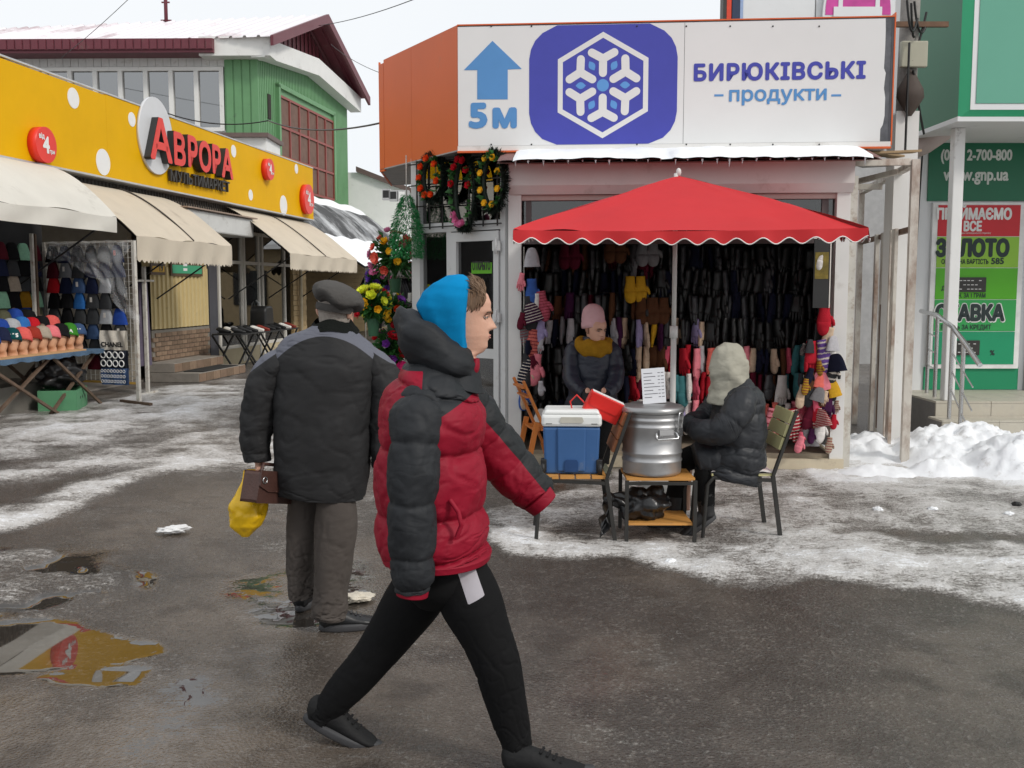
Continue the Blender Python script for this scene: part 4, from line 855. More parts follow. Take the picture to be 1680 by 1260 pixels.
# ---------------------------------------------------------------- flower shop (glazed, turned to the left)
FROT = rad(-42); FU = Vector((math.cos(FROT), math.sin(FROT), 0)); FV = Vector((-math.sin(FROT), math.cos(FROT), 0)); FL = 1.22; FP = KL + KU * (-.07) + KV * .02 - FU * FL
fs = thing('flower_shop', 'glazed grey flower shop with open sign door beside the glove kiosk', 'shop', FP, FROT)
def FS(px, py, d=0.0):
    r = ray(px, py); t = (d + FP.dot(FV)) / r.dot(FV); p = r * t; return ((p - FP).dot(FU), CAM_H + p.z)
def FW(a, d, z=0): return FP + FU * a + FV * d + Vector((0, 0, z))
zr = FS(790, 378)[1]; dl = FS(746, 500)[0]; dr = FL - .06
m = MB(); m.box(-.06, .06, -.05, .07, .0, 2.97); m.build('corner_post', KGR, fs); m = MB(); m.box(dl - .07, dl - .0, -.04, .06, .1, zr); m.build('door_jamb', KGR, fs); m = MB(); m.box(dr, dr + .06, -.04, .06, .1, 2.97); m.build('door_jamb', KGR, fs)
m = MB(); m.box(.06, dr, -.045, .065, zr, zr + .09); m.build('transom_rail', KGR, fs); m = MB(); m.box(-.05, FL, -.06, .6, 0, .1); m.build('threshold', mat('grey_threshold', (.25, .24, .22), .7, .1), fs)
m = MB(); m.box(.06, dl - .07, -.03, .05, .1, .6); m.build('kick_panel', KGR, fs); FG = glass('flower_shop_glass', (.74, .77, .76), .03, .20)
m = MB(); m.box(.06, dl - .07, .0, .008, .6, zr); m.build('side_pane', FG, fs); m = MB(); m.box(.06, dr, .0, .008, zr + .09, 2.95); m.build('upper_pane', FG, fs)
# door leaf
dlf = MB(); a0, a1 = dl + .012, dr - .012; zd0, zd1 = .14, zr - .012
for q in ((a0, a0 + .065, zd0, zd1), (a1 - .065, a1, zd0, zd1), (a0 + .065, a1 - .065, zd1 - .09, zd1), (a0 + .065, a1 - .065, zd0, zd0 + .1), (a0 + .065, a1 - .065, 1.0, 1.09)): dlf.box(q[0], q[1], -.055, .02, q[2], q[3])
door = dlf.build('door', KGR, fs)
for z0_, z1_, nm in ((zd0 + .1, 1.0, 'lower_pane'), (1.09, zd1 - .09, 'upper_pane')): m = MB(); m.box(a0 + .065, a1 - .065, -.02, -.012, z0_, z1_); m.build(nm, FG, door)
for z in (.35, 1.35, 2.02): m = MB(); m.box(a1 - .05, a1 + .03, -.085, -.056, z, z + .09); m.tube([(a1 + .0, -.09, z - .03), (a1 + .0, -.09, z + .12)], .012, 8); m.build('hinge', mat('white_hinge', (.6, .6, .6), .35), door)
sx0, sz1 = FS(773, 431, -.03); sx1 = FS(806, 431, -.03)[0]; sz0 = FS(773, 449, -.03)[1]
os_ = thing('open_sign', 'bright green paper sign reading open taped inside the door glass', 'sign', FW((sx0 + sx1) / 2, -.026, sz0), FROT + 0)
m = MB(); m.box(-(sx1 - sx0) / 2, (sx1 - sx0) / 2, .0, .004, 0, sz1 - sz0); m.build('paper', mat('green_paper', S2L((96, 168, 40)), .6, .04), os_); text_mb('ОТКРЫТО', .11, .003, width=(sx1 - sx0) * .9).build('printed_word', DRKL, os_, (0, -.0015, .035), recalc=False)
# security grid above
m = MB()
for k in range(7): x = .06 + k * (dr - .06) / 6; m.bar((x, -.08, zr + .03), (x, -.08, 2.95), .012)
for k in range(4): z = zr + .05 + k * .21; m.bar((-.05, -.092, z), (FL, -.092, z), .012)
tag(m.build('security_grid', BLK, fs), kind='stuff')
SHR = -.768                                                   # the shop is a parallelogram in plan
def shear_box(m, x0, x1, y0, y1, z0, z1):
    q = [(x0 + SHR * y0, y0), (x1 + SHR * y0, y0), (x1 + SHR * y1, y1), (x0 + SHR * y1, y1)]
    return m.add([(a, b, z) for z in (z0, z1) for a, b in q], [(3, 2, 1, 0), (4, 5, 6, 7), (0, 1, 5, 4), (1, 2, 6, 5), (2, 3, 7, 6), (3, 0, 4, 7)])
shear_box(MB(), .0, dr, 1.3, 1.35, .1, 2.9).build('inner_back_wall', mat('shop_inner_beige', S2L((120, 104, 84)), .8, .2, 2), fs); shear_box(MB(), -.04, .0, .07, 3.0, 0, 2.97).build('side_wall', KGR, fs)
shear_box(MB(), -.03, dr, .0, 1.3, 2.955, 2.97).build('ceiling', INK, fs)
for z in (.55, .95, 1.4, 1.85): shear_box(MB(), .03, dr - .06, .55, 1.2, z, z + .02).build('inner_shelf', mat('dark_shelf', (.1, .08, .06), .6), fs)
# ---------------------------------------------------------------- SIGN BOX
DS = -.06
aL, ztop = KS(750, 41, DS); _, zbot = KS(750, 246, DS); aR = KS(1468, 30, DS)[0];
A = KW(aL, DS); B = KW(aR, DS); C = Vector((P(622, 200, 11.0).x, 11.0, 0)); D = Vector((P(640, 200, 12.6).x, 12.6, 0)); E_ = KW(aR, 1.6)
sbx = thing('rooftop_sign_box', 'white and orange sign box on the kiosk roof with snowflake logo', 'sign', KL, KROT)
ORG = mat('orange_sheet_metal', S2L((210, 96, 44)), .42, .05, 1.2, spec=.4, dirt=.07, dirtcol=(.4, .16, .07), dscale=1.2)
def loc_k(p): q = Vector(p) - KL; return (q.dot(KU), q.dot(KV))
Al, Bl, Cl, Dl, El = [loc_k(p) for p in (A, B, C, D, E_)]
def wallp(p, q, z0, z1, th=.02):
    m = MB(); d = Vector((q[0] - p[0], q[1] - p[1], 0)).normalized(); n_ = Vector((-d.y, d.x, 0)) * th
    vs_ = [(p[0], p[1], z0), (q[0], q[1], z0), (q[0] + n_.x, q[1] + n_.y, z0), (p[0] + n_.x, p[1] + n_.y, z0)]; vs_ += [(v[0], v[1], z1) for v in vs_]
    m.add(vs_, [(3, 2, 1, 0), (4, 5, 6, 7), (0, 1, 5, 4), (1, 2, 6, 5), (2, 3, 7, 6), (3, 0, 4, 7)]); return m
split = tuple(Cl[i] + (Al[i] - Cl[i]) * .07 for i in (0, 1)); split2 = tuple(Cl[i] + (Al[i] - Cl[i]) * .074 for i in (0, 1)); midp = tuple(Cl[i] + (Al[i] - Cl[i]) * .45 for i in (0, 1)); midq = tuple(Cl[i] + (Al[i] - Cl[i]) * .452 for i in (0, 1))
wallp(midq, Al, zbot, ztop).build('orange_panel', ORG, sbx); wallp(split2, midp, zbot, ztop).build('orange_panel', ORG, sbx); wallp((Cl[0], Cl[1]), split, zbot - .03, ztop - .03).build('orange_panel', ORG, sbx); wallp(Dl, Cl, zbot - .02, ztop).build('orange_panel', ORG, sbx)
wallp(Bl, El, zbot, ztop).build('side_panel', mat('dark_grey_sheet', (.09, .09, .1), .35, .2, 6, metal=.4), sbx)
m = MB(); pl_ = [Al, Bl, El, Dl, Cl]; m.add([(p[0], p[1], zbot - .012) for p in pl_] + [(p[0], p[1], zbot + .0) for p in pl_], [(0, 1, 2, 3, 4), (9, 8, 7, 6, 5)] + [(i, i + 5, (i + 1) % 5 + 5, (i + 1) % 5) for i in range(5)]); m.build('soffit', mat('grey_soffit_sheet', (.33, .33, .33), .6, .15, 3, dirt=.2), sbx)
m = MB(); pl_ = [(p[0] * .99 + .01, p[1] + .03) for p in pl_]; m.add([(p[0], p[1], ztop - .06) for p in pl_], [(0, 1, 2, 3, 4)]); m.build('roof_sheet', mat('grey_soffit_sheet'), sbx)
m = MB(); m.box(aL + .01, aR, DS + .004, DS + .03, zbot + .0, ztop); m.build('backing_sheet', mat('dark_crinkled_sheet', (.12, .12, .13), .28, .3, 9, .8, 9, metal=.5), sbx)
PAN = mat('white_sign_panel', (.72, .72, .715), .4, .03, 1.2, spec=.4)
aJ = KS(1122, 140, DS)[0]; zp0, zp1 = zbot + .035, ztop - .02
m = MB(); m.box(aL + .005, aJ - .002, DS - .004, DS, zp0, zp1); m.build('sign_panel', PAN, sbx)
jag = [(1453, 28), (1453, 50), (1452, 80), (1450, 112), (1453, 120), (1451, 135), (1450, 145), (1452, 160), (1451, 190), (1448, 205), (1444, 212), (1443, 238)]
pts = [(aJ + .002, zp1), (aJ + .002, zp0)] + [(KS(px, py, DS)[0], max(zp0, min(zp1, KS(px, py, DS)[1]))) for px, py in jag[::-1]]
pts[2] = (pts[2][0], zp0); pts[-1] = (pts[-1][0], zp1); m = MB(); m.prism(pts, DS - .004, DS); m.build('sign_panel', PAN, sbx)
m = MB(); m.box(aL, aR, DS - .006, DS + .0, zbot - .012, zbot + .033); m.build('lower_trim', KWH, sbx); m = MB(); m.box(aL, aR, DS - .008, DS + .02, ztop - .008, ztop + .003); m.box(aL, aR, DS - .03, DS + .02, zbot - .03, zbot - .013); m.box(aR, aR + .012, DS - .006, DS + .3, zbot, ztop + .03); m.build('orange_trim', ORG, sbx)
PUR = mat('purple_vinyl', S2L((66, 70, 166)), .4, .04); BLU = mat('light_blue_vinyl', S2L((84, 140, 196)), .4, .04); BLU2 = mat('leaf_blue_vinyl', S2L((92, 150, 212)), .4, .03)
kc, kz = KS(989, 140, DS - .005); px_m = KS(1089, 140, DS - .005)[0] - kc; U_ = px_m / 100
def spx(x, y): return (kc + x * U_, kz - y * U_)           # sign-plane point from offsets in photo pixels
def flat(name, pts, lay, material): m = MB(); m.prism(pts, DS - .005 - .0015 * lay, DS - .0045 - .0015 * (lay - 1) + .0002); return m.build(name, material, sbx)
hh = (kz - zp0) / U_; ht = (zp1 - kz) / U_
def rsq():
    q = []; R = 122
    base = [(-76, -ht), (76, -ht)]; right = [(100, -86), (112, -74), (119, -60), (122, -44), (122, 44), (119, 60), (112, 74), (100, 86)]
    return [(-76, -ht + .5), (76, -ht + .5)] + right + [(76, hh - .5), (-76, hh - .5)] + [(-x, y) for x, y in right[::-1]]
flat('logo_ground', [spx(*p) for p in rsq()], 1, PUR)
for k in range(6):                                            # hexagon outline as six mitred bars
    a0_, a1_ = rad(90 + 60 * k), rad(150 + 60 * k); q = [spx(r * math.cos(a), -r * math.sin(a)) for r, a in ((86, a0_), (86, a1_), (76.5, a1_), (76.5, a0_))]; flat('hexagon_edge', q, 2, PAN)
def capsule(x0, y0, x1, y1, r, n=8):
    a = math.atan2(y1 - y0, x1 - x0); return [(x0 + r * math.cos(a + math.pi / 2 + math.pi * i / n), y0 + r * math.sin(a + math.pi / 2 + math.pi * i / n)) for i in range(n + 1)] + [(x1 + r * math.cos(a - math.pi / 2 + math.pi * i / n), y1 + r * math.sin(a - math.pi / 2 + math.pi * i / n)) for i in range(n + 1)]
for k in range(6):
    a = rad(90 + 60 * k); J = (43 * math.cos(a), -43 * math.sin(a)); m = MB()
    for i, (ex_, ey_) in enumerate([(20 * math.cos(a), -20 * math.sin(a))] + [(J[0] + 21 * math.cos(a + s_ * rad(62)), J[1] - 21 * math.sin(a + s_ * rad(62))) for s_ in (-1, 1)]):
        m.prism([spx(*p) for p in capsule(J[0], J[1], ex_, ey_, 6.6)], DS - .0083 - .0004 * i, DS - .006)
    m.build('snowflake_arm', PAN, sbx)
    b = rad(60 * k); pts = []
    for i in range(13):
        t = i / 12; pts.append((28 + 17 * t, 5.6 * math.sin(math.pi * t)))
    for i in range(1, 12):
        t = 1 - i / 12; pts.append((28 + 17 * t, -5.6 * math.sin(math.pi * t)))
    flat('snowflake_leaf', [spx(x * math.cos(b) - y * math.sin(b), -(x * math.sin(b) + y * math.cos(b))) for x, y in pts], 2, BLU2)
flat('snowflake_core', [spx(10 * math.cos(i * math.pi / 12), 10 * math.sin(i * math.pi / 12)) for i in range(24)], 2, BLU2)
def ap(px, py): return KS(px, py, DS - .005)
flat('arrow', [ap(*p) for p in ((808, 67), (761, 115), (783, 115), (783, 163), (833, 163), (833, 114), (856, 113))], 1, BLU)
def sign_text(body, px0, px1, pyb, pyt, capr, bold, material, name):
    x0_, zb_ = ap(px0, pyb); x1_, _ = ap(px1, pyb); zt_ = ap(px0, pyt)[1]; t = text_mb(body, (zt_ - zb_) / capr, bold, 0, width=x1_ - x0_, spacing=1.12 if len(body) > 9 else 1.0); o = t.build(name, material, sbx, ((x0_ + x1_) / 2, DS - .0062, zb_), recalc=False); return o
sign_text('5', 769, 800, 208, 169, .73, .016, BLU, 'distance_digit'); sign_text('м', 808, 848, 208, 179, .55, .016, BLU, 'distance_unit')
sign_text('БИРЮКІВСЬКІ', 1138, 1420, 132, 106, .73, .009, PUR, 'sign_lettering'); sign_text('продукти', 1196, 1356, 166, 148, .55, .004, BLU, 'sign_lettering')
for p0, p1 in ((1172, 1187), (1364, 1380)): a_, z_ = ap(p0, 156); b_, _ = ap(p1, 156); m = MB(); m.box(a_, b_, DS - .0065, DS - .0045, z_ - .012, z_ + .006); m.build('dash', BLU, sbx)
m = MB()
for px in (806, 872, 1045, 1126, 1198, 1268, 1344):
    for py in (43, 243):
        a_, z_ = ap(px, py if py < 100 else 237); m.ball((a_, DS - .006, z_), .008, 6, 4)
m.build('rivet', BLK, sbx)
# ================================================================= GLOVES, MITTENS, WREATHS, FLOWERS
def glove_mesh(L=.24, w=.10, d=.035, kind='glove'):
    """hangs from its cuff at z=0, fingers down"""
    m = MB(); limb(m, [(0, 0, 0, w * .36, d * .42), (0, 0, -.2 * L, w * .36, d * .42), (0, 0, -.34 * L, w * .42, d * .5), (.0, 0, -.52 * L, w * .5, d * .5), (0, 0, -.64 * L, w * .48, d * .42)], 10, 7, ref=(1, 0, 0))
    if kind == 'glove':
        for k, (x, l) in enumerate(((-.36, .86), (-.12, .97), (.12, 1.0), (.36, .92))): limb(m, [(x * w, 0, -.58 * L, w * .125, d * .32), (x * w * 1.05, .003 * k, -.75 * L, w * .12, d * .32), (x * w * 1.1, .004 * k, -l * L, w * .08, d * .2)], 7, 4, ref=(1, 0, 0))
    else: limb(m, [(0, 0, -.55 * L, w * .5, d * .5), (0, 0, -.8 * L, w * .46, d * .48), (0, 0, -.95 * L, w * .3, d * .36), (0, 0, -1.0 * L, w * .08, d * .1)], 10, 6, ref=(1, 0, 0))
    limb(m, [(.38 * w, 0, -.4 * L, w * .16, d * .34), (.58 * w, 0, -.54 * L, w * .14, d * .32), (.66 * w, 0, -.68 * L, w * .09, d * .2)], 7, 4, ref=(1, 0, 0))
    me = m.mesh('glove'); return me
GM = [glove_mesh(.25, .11, .05), glove_mesh(.235, .1, .045), glove_mesh(.22, .105, .055, 'mitten')]
GC_ = {'black': (33, 33, 35), 'charcoal': (54, 54, 57), 'dark navy': (24, 26, 44), 'burgundy': (88, 22, 40), 'plum': (62, 26, 58), 'brown': (84, 54, 36), 'red': (170, 32, 46), 'pink': (222, 128, 140), 'salmon': (226, 112, 100), 'grey': (122, 120, 122), 'light grey': (176, 174, 178),
       'beige': (196, 172, 148), 'white': (214, 210, 206), 'lilac': (150, 140, 178), 'mustard': (196, 150, 40), 'teal': (60, 112, 116), 'blue': (58, 92, 160), 'rose': (196, 84, 104), 'violet': (110, 76, 160)}
def patterned(c):
    """knitted bands of a second yarn"""
    nm = c.replace(' ', '_') + '_banded_wool'
    if nm in MATS: return MATS[nm]
    m = mat(nm, S2L([int(v * .82 + 14) for v in GC_[c]]), .95, .2, 60, .8, 220, spec=.1); t = m.node_tree; n = t.nodes; l = t.links; b = n['Principled BSDF']; old = b.inputs['Base Color'].links[0].from_socket
    tcx = n.new('ShaderNodeTexCoord'); w = n.new('ShaderNodeTexWave'); w.bands_direction = 'Z'; w.inputs['Scale'].default_value = 7 + (sum(GC_[c]) % 5) * 2; w.inputs['Distortion'].default_value = 1.5; w.inputs['Detail'].default_value = 3; w.inputs['Detail Scale'].default_value = 9; l.new(tcx.outputs['Object'], w.inputs['Vector'])
    r = n.new('ShaderNodeValToRGB'); r.color_ramp.elements[0].position = .78; r.color_ramp.elements[1].position = .84; l.new(w.outputs['Fac'], r.inputs['Fac']); x = n.new('ShaderNodeMix'); x.data_type = 'RGBA'
    l.new(r.outputs['Color'], x.inputs[0]); l.new(old, x.inputs[6]); lum = sum(GC_[c]) / 3; x.inputs[7].default_value = (*S2L((206, 196, 186) if lum < 120 else (128, 52, 60)), 1); l.new(x.outputs[2], b.inputs['Base Color']); return m
def hang(kind, me, c, loc, rz, label, group, cat=None, tilt=0.0, sc=1.0):
    o = bpy.data.objects.new(kind, me); COL.objects.link(o); o.location = loc; o.rotation_euler = (tilt, random.uniform(-.06, .06), rz); o.scale = (sc, sc, sc)
    if not me.materials: me.materials.append(None)
    o.material_slots[0].link = 'OBJECT'; o.material_slots[0].material = patterned(c) if 'post' in group and random.random() < .28 else (mat(c.replace(' ', '_') + '_leather', S2L(GC_[c]), .42, .25, 20, .4, 60, spec=.55) if c in ('black', 'charcoal') and 'rails' in group else knit(c.replace(' ', '_') + '_wool', GC_[c])); return tag(o, label, cat or kind, group)
DARK = ['black', 'black', 'charcoal', 'black', 'black', 'dark navy', 'black']; rnd = random.Random(5)
MIDR = ['black', 'burgundy', 'charcoal', 'plum', 'black', 'brown', 'black', 'mustard', 'dark navy', 'grey']; BRT = ['red', 'pink', 'salmon', 'light grey', 'white', 'beige', 'grey', 'lilac', 'rose', 'teal', 'black', 'pink', 'beige', 'white', 'blue', 'red']
LITE = ['pink', 'light grey', 'salmon', 'white', 'beige', 'dark navy', 'grey', 'lilac', 'rose', 'white']
ROWS = [(2.08, .70, 'top'), (1.85, .66, 'second'), (1.62, .62, 'third'), (1.37, .58, 'fourth'), (1.11, .54, 'fifth'), (.84, .50, 'sixth'), (.57, .48, 'lowest')]
for ri, (z, d, rn) in enumerate(ROWS):
    n = 42; rail = thing('hanging_rail', 'thin steel rail carrying the %s row of gloves in the kiosk' % rn, 'rail', KW(.06, d, z + .004), KROT, 'glove rails')
    MB().tube([(-.06, 0, 0), (2.94, 0, 0)], .005, 6).build('rod', BLK, rail); MB().bar((0, 0, 0), (0, KD - d, 0), .008).build('bracket', BLK, rail); MB().bar((2.85, 0, 0), (2.85, KD - d, 0), .008).build('bracket', BLK, rail)
    for k in range(n):
        u = k / (n - 1)
        if ri <= 1: pal = DARK if u > .45 or ri == 1 else ['black', 'charcoal', 'burgundy', 'black', 'brown', 'grey', 'black']
        elif ri == 2: pal = DARK if u > .5 else ['black', 'charcoal', 'black', 'burgundy', 'black', 'plum', 'brown', 'black']
        elif ri == 3: pal = ['black', 'grey', 'burgundy', 'light grey', 'black', 'dark navy'] if u < .3 else (['dark navy', 'mustard', 'plum', 'black', 'lilac', 'black', 'beige'] if u < .62 else DARK)
        elif ri == 4: pal = DARK if u < .35 else ['mustard', 'brown', 'rose', 'teal', 'red', 'red', 'pink', 'brown', 'light grey', 'salmon', 'salmon', 'dark navy', 'light grey', 'pink', 'beige', 'grey', 'dark navy', 'beige']
        elif ri == 5: pal = DARK if u < .33 else ['red', 'burgundy', 'charcoal', 'brown', 'white', 'blue', 'teal', 'salmon', 'white', 'rose', 'red', 'lilac', 'white', 'light grey', 'white', 'dark navy']
        else: pal = DARK if u < .35 else ['grey', 'charcoal', 'brown', 'white', 'red', 'blue', 'mustard', 'salmon', 'lilac', 'black', 'white', 'pink', 'rose', 'dark navy']
        c = pal[rnd.randrange(len(pal))] if ri < 4 else pal[(k + rnd.randrange(2)) % len(pal)]
        hang('glove', GM[rnd.randrange(3) if ri > 3 else rnd.randrange(2)], c, KW(.1 + u * 2.8 + rnd.uniform(-.015, .015), d - rnd.uniform(.0, .12), z + .02 - rnd.uniform(0, .05)), KROT + rad(rnd.choice((62, 75, 80, 68, 55, 30))) * rnd.choice((1, -1, 1)), '%s glove, %s from the left in the %s row of the kiosk' % (c, nth(k), rn), 'gloves on the kiosk rails', tilt=rnd.uniform(-.12, .12), sc=rnd.uniform(1.1, 1.4))
# a few larger pieces in the upper left
for k, (px, py, c, kd) in enumerate(((1042, 470, 'mustard', 'tan suede mitten pair'), (1010, 405, 'brown', 'fluffy brown mitten pair'), (1062, 410, 'grey', 'fluffy grey mitten pair'), (935, 415, 'burgundy', 'burgundy long glove pair'), (1060, 505, 'brown', 'brown mitten pair with white fur'), (1080, 505, 'brown', 'tan mitten pair with white fur'))):
    a, z = KS(px, py, .5)
    for q in (-1, 1): hang('mitten', GM[2], c, KW(a + q * .05, .46, z + .1), KROT + .15 * q, '%s of the %s in front of the dark rows' % ('left' if q < 0 else 'right', kd), 'pair of mittens %d' % k, sc=1.2)
# clusters on the kiosk posts
def cluster(side, items, d):
    for k, (px, py, c, kd, sc, rot) in enumerate(items):
        a, z = KS(px, py, d); me = GM[2] if kd in ('mitten',) else (GM[0] if kd == 'glove' else hung_hat_mesh(.2, .22, .1, k))
        o = hang('mitten' if kd == 'mitten' else ('glove' if kd == 'glove' else 'knit_hat'), me, c, KW(a, d, z + .13 * sc), KROT + rot, '%s %s, %s from the top of the bunch on the %s post' % (c, 'knit hat' if kd == 'hat' else 'knitted ' + kd, ORD[k], side), 'goods on the %s post' % side, 'hat' if kd == 'hat' else kd, sc=sc); o.rotation_euler[1] = random.uniform(-.25, .25)
    return
string = MB(); string.tube([KW(.09, -.12, 2.05), KW(.09, -.12, .7)], .004, 5); tag(string.build('display_cord', STEEL, recalc=False), 'cord hanging down the left post with mittens tied on', 'cord')
string = MB(); string.tube([KW(2.86, -.12, 2.1), KW(2.86, -.12, .6)], .004, 5); tag(string.build('display_cord', STEEL, recalc=False), 'cord hanging down the right post with hats tied on', 'cord')
cluster('left', [(872, 425, 'light grey', 'hat', .8, .3), (872, 485, 'blue', 'mitten', 1.2, .2), (886, 508, 'rose', 'mitten', 1.3, -.2), (868, 520, 'charcoal', 'mitten', 1.5, .1), (858, 555, 'grey', 'mitten', 1.2, .4), (888, 548, 'lilac', 'mitten', 1.1, -.3), (876, 570, 'salmon', 'mitten', 1.3, 0), (866, 590, 'charcoal', 'mitten', 1.2, .4), (880, 612, 'pink', 'mitten', 1.4, -.1), (868, 620, 'dark navy', 'mitten', 1.4, .2), (858, 660, 'blue', 'mitten', .9, .2)], -.1)
cluster('right', [(1352, 430, 'white', 'mitten', 1.0, .3), (1350, 470, 'mustard', 'glove', .9, .1), (1352, 530, 'red', 'mitten', 1.3, .1), (1362, 560, 'beige', 'mitten', 1.0, 0), (1330, 590, 'red', 'glove', 1.3, .4), (1348, 590, 'violet', 'mitten', 1.4, 0), (1366, 615, 'charcoal', 'mitten', 1.3, -.3), (1349, 625, 'salmon', 'hat', .7, .1), (1326, 625, 'brown', 'hat', .75, .2), (1364, 640, 'mustard', 'hat', .7, .2), (1330, 650, 'charcoal', 'mitten', 1.2, .1), (1348, 655, 'brown', 'hat', .7, 0), (1318, 655, 'beige', 'mitten', 1.0, .4), (1346, 685, 'red', 'mitten', 1.2, .1), (1334, 690, 'burgundy', 'mitten', 1.2, .1), (1360, 670, 'plum', 'glove', 1.1, .2), (1345, 710, 'white', 'mitten', 1.1, .2), (1326, 715, 'grey', 'mitten', 1.1, .2), (1268, 700, 'pink', 'glove', 1.3, .2), (1300, 700, 'red', 'glove', 1.3, .3)], -.12)
rnd = random.Random(21)
for side, x0_, x1_, y0_, y1_, n_ in (('left', 850, 892, 450, 690, 16), ('right', 1312, 1374, 560, 735, 34)):
    for k in range(n_):
        px, py = rnd.uniform(x0_, x1_), y0_ + (y1_ - y0_) * (k + rnd.random()) / n_; c = rnd.choice(['charcoal', 'dark navy', 'brown', 'burgundy', 'grey', 'beige', 'light grey', 'rose', 'plum', 'mustard', 'pink', 'white', 'red']); kd = rnd.choice(['mitten', 'mitten', 'glove', 'hat'])
        d_ = -.06 - rnd.random() * .14; a, z = KS(px, py, d_); o = hang('mitten' if kd == 'mitten' else ('glove' if kd == 'glove' else 'knit_hat'), GM[2] if kd == 'mitten' else (GM[0] if kd == 'glove' else HM[k % 2]), c, KW(a, d_, z + .07), KROT + rnd.uniform(-.8, .8), 'small %s %s, %s down among the %s post bunch' % (c, 'knit hat' if kd == 'hat' else 'knitted ' + kd, nth(k), side), 'small goods on the %s post' % side, 'hat' if kd == 'hat' else kd, sc=rnd.uniform(.5, .75)); o.rotation_euler[1] = rnd.uniform(-.3, .3)
pf = thing('packet_frame', 'tall narrow packet with yellow print hung on the right post', 'packet', KW(2.78, -.14, KS(1352, 505, -.12)[1]), KROT)
m = MB(); m.box(-.07, .07, -.01, .01, 0, .62); m.build('backing_card', DRKL, pf); m = MB(); m.box(-.06, .06, -.013, -.0105, .26, .5); m.build('printed_label', mat('olive_gold_print', S2L((120, 104, 40)), .5, .4, 20), pf); m = MB(); m.box(-.075, .075, -.015, .012, .62, .635); m.box(.071, .08, -.015, .012, 0, .62); m.build('card_edge', TAGW, pf)
# ---------------------------------------------------------------- foliage helpers
LEAF = {}
def leafmat(name, rgb): return mat(name, S2L(rgb), .55, .25, 20, spec=.35)
GRL = leafmat('artificial_leaf_green', (44, 92, 40)); GRD = leafmat('dark_fir_green', (16, 30, 20)); GRB = leafmat('bright_tinsel_green', (30, 120, 62))
FLC = {'orange': (232, 84, 30), 'red': (196, 22, 40), 'yellow': (240, 190, 40), 'pink': (226, 130, 176), 'lemon': (214, 220, 60), 'magenta': (200, 40, 110), 'purple': (126, 60, 160), 'white': (220, 214, 206), 'coral': (236, 110, 90), 'violet': (110, 70, 170)}
def leaf_cloud(m, n, fn, size, rr, thin=.35):
    for k in range(n):
        p, d = fn(rr); d = Vector(d).normalized(); s_ = Vector((rr.uniform(-1, 1), rr.uniform(-1, 1), rr.uniform(-1, 1))); s_ = d.cross(s_)
        if s_.length < 1e-3: continue
        s_.normalize(); L_ = size * rr.uniform(.6, 1.3); p = Vector(p); up = d.cross(s_) * L_ * .12
        m.add([p, p + d * L_ * .5 + s_ * L_ * thin * .5 + up, p + d * L_, p + d * L_ * .5 - s_ * L_ * thin * .5 + up], [(0, 1, 2, 3)])
def flower_mesh(r=.045, petals=6, layers=2, cup=.35):
    m = MB()
    for la in range(layers):
        for k in range(petals):
            a = 2 * math.pi * (k + .5 * la) / petals; rr_ = r * (1 - .3 * la); tl = cup + .5 * la
            def f(u, v, a=a, rr_=rr_, tl=tl):
                w = rr_ * .62 * math.sin(math.pi * (.12 + .85 * v)) ** .7; x = (u - .5) * 2 * w; q = rr_ * v; z = rr_ * (tl * v * v + .25 * (abs(u - .5) * 2) ** 2 * v) + .004 * la
                return (q * math.cos(a) - x * math.sin(a), q * math.sin(a) + x * math.cos(a), z)
            m.grid(f, 3, 4)
    return m.mesh('flower')
FLM = [flower_mesh(), flower_mesh(.05, 5, 3, .7), flower_mesh(.06, 9, 2, .15)]
core_me = MB().ball((0, 0, .01), (.014, .014, .01), 8, 5).mesh('flower_core')
def flower(parent, loc, d, c, kind, sc=1.0):
    me = FLM[kind]; o = bpy.data.objects.new('flower', me); COL.objects.link(o); o.parent = parent; o.location = loc
    o.rotation_euler = Vector(d).to_track_quat('Z', 'Y').to_euler(); o.scale = (sc,) * 3
    if not me.materials: me.materials.append(None)
    o.material_slots[0].link = 'OBJECT'; o.material_slots[0].material = mat(c + '_petal', S2L(FLC[c]), .6, .15, 30, spec=.3); return o
# wreaths on the grid --------------------------------------------------------
def wreath(label, px, py, rx, rz, cols, fkinds, seed, thick=.038):
    a, z = FS(px, py, -.14); t = thing('funeral_wreath', label, 'wreath', FW(a, -.15, z), FROT); rr = random.Random(seed)
    m = MB()
    def fn(r_):
        an = r_.uniform(0, 2 * math.pi); c = Vector((rx * math.cos(an), 0, rz * math.sin(an))); d = Vector((math.cos(an) + r_.uniform(-1, 1) * .8, r_.uniform(-1.2, .6), math.sin(an) + r_.uniform(-1, 1) * .8)); return c + d.normalized() * r_.uniform(0, thick), d
    leaf_cloud(m, 2200, fn, .05, rr, .18); tag(m.build('fir_ring', GRD, t, recalc=False), kind='stuff')
    m = MB(); m.tube([(rx * math.cos(i * math.pi / 16), 0, rz * math.sin(i * math.pi / 16)) for i in range(33)], thick * .6, 8, False); m.build('ring_core', GRD, t)
    m = MB(); leaf_cloud(m, 60, lambda r_: ((lambda an: (Vector((rx * math.cos(an), -thick, rz * math.sin(an))), Vector((r_.uniform(-1, 1), -.6, r_.uniform(-1, 1)))))(r_.uniform(0, 6.28))), .07, rr, .6); tag(m.build('leaf_sprig', GRL, t, recalc=False), kind='stuff')
    for k, (an, c) in enumerate(cols): flower(t, (rx * .92 * math.cos(rad(an)), -thick - .02, rz * .95 * math.sin(rad(an))), (.1, -1, .2), c, fkinds, .75)
    return t
wreath('oval fir wreath with orange flowers hung leftmost above the door', 712, 292, .135, .19, [(a, 'orange') for a in (100, 145, 180, 215, 250, 290, 40, 345)], 1, 1)
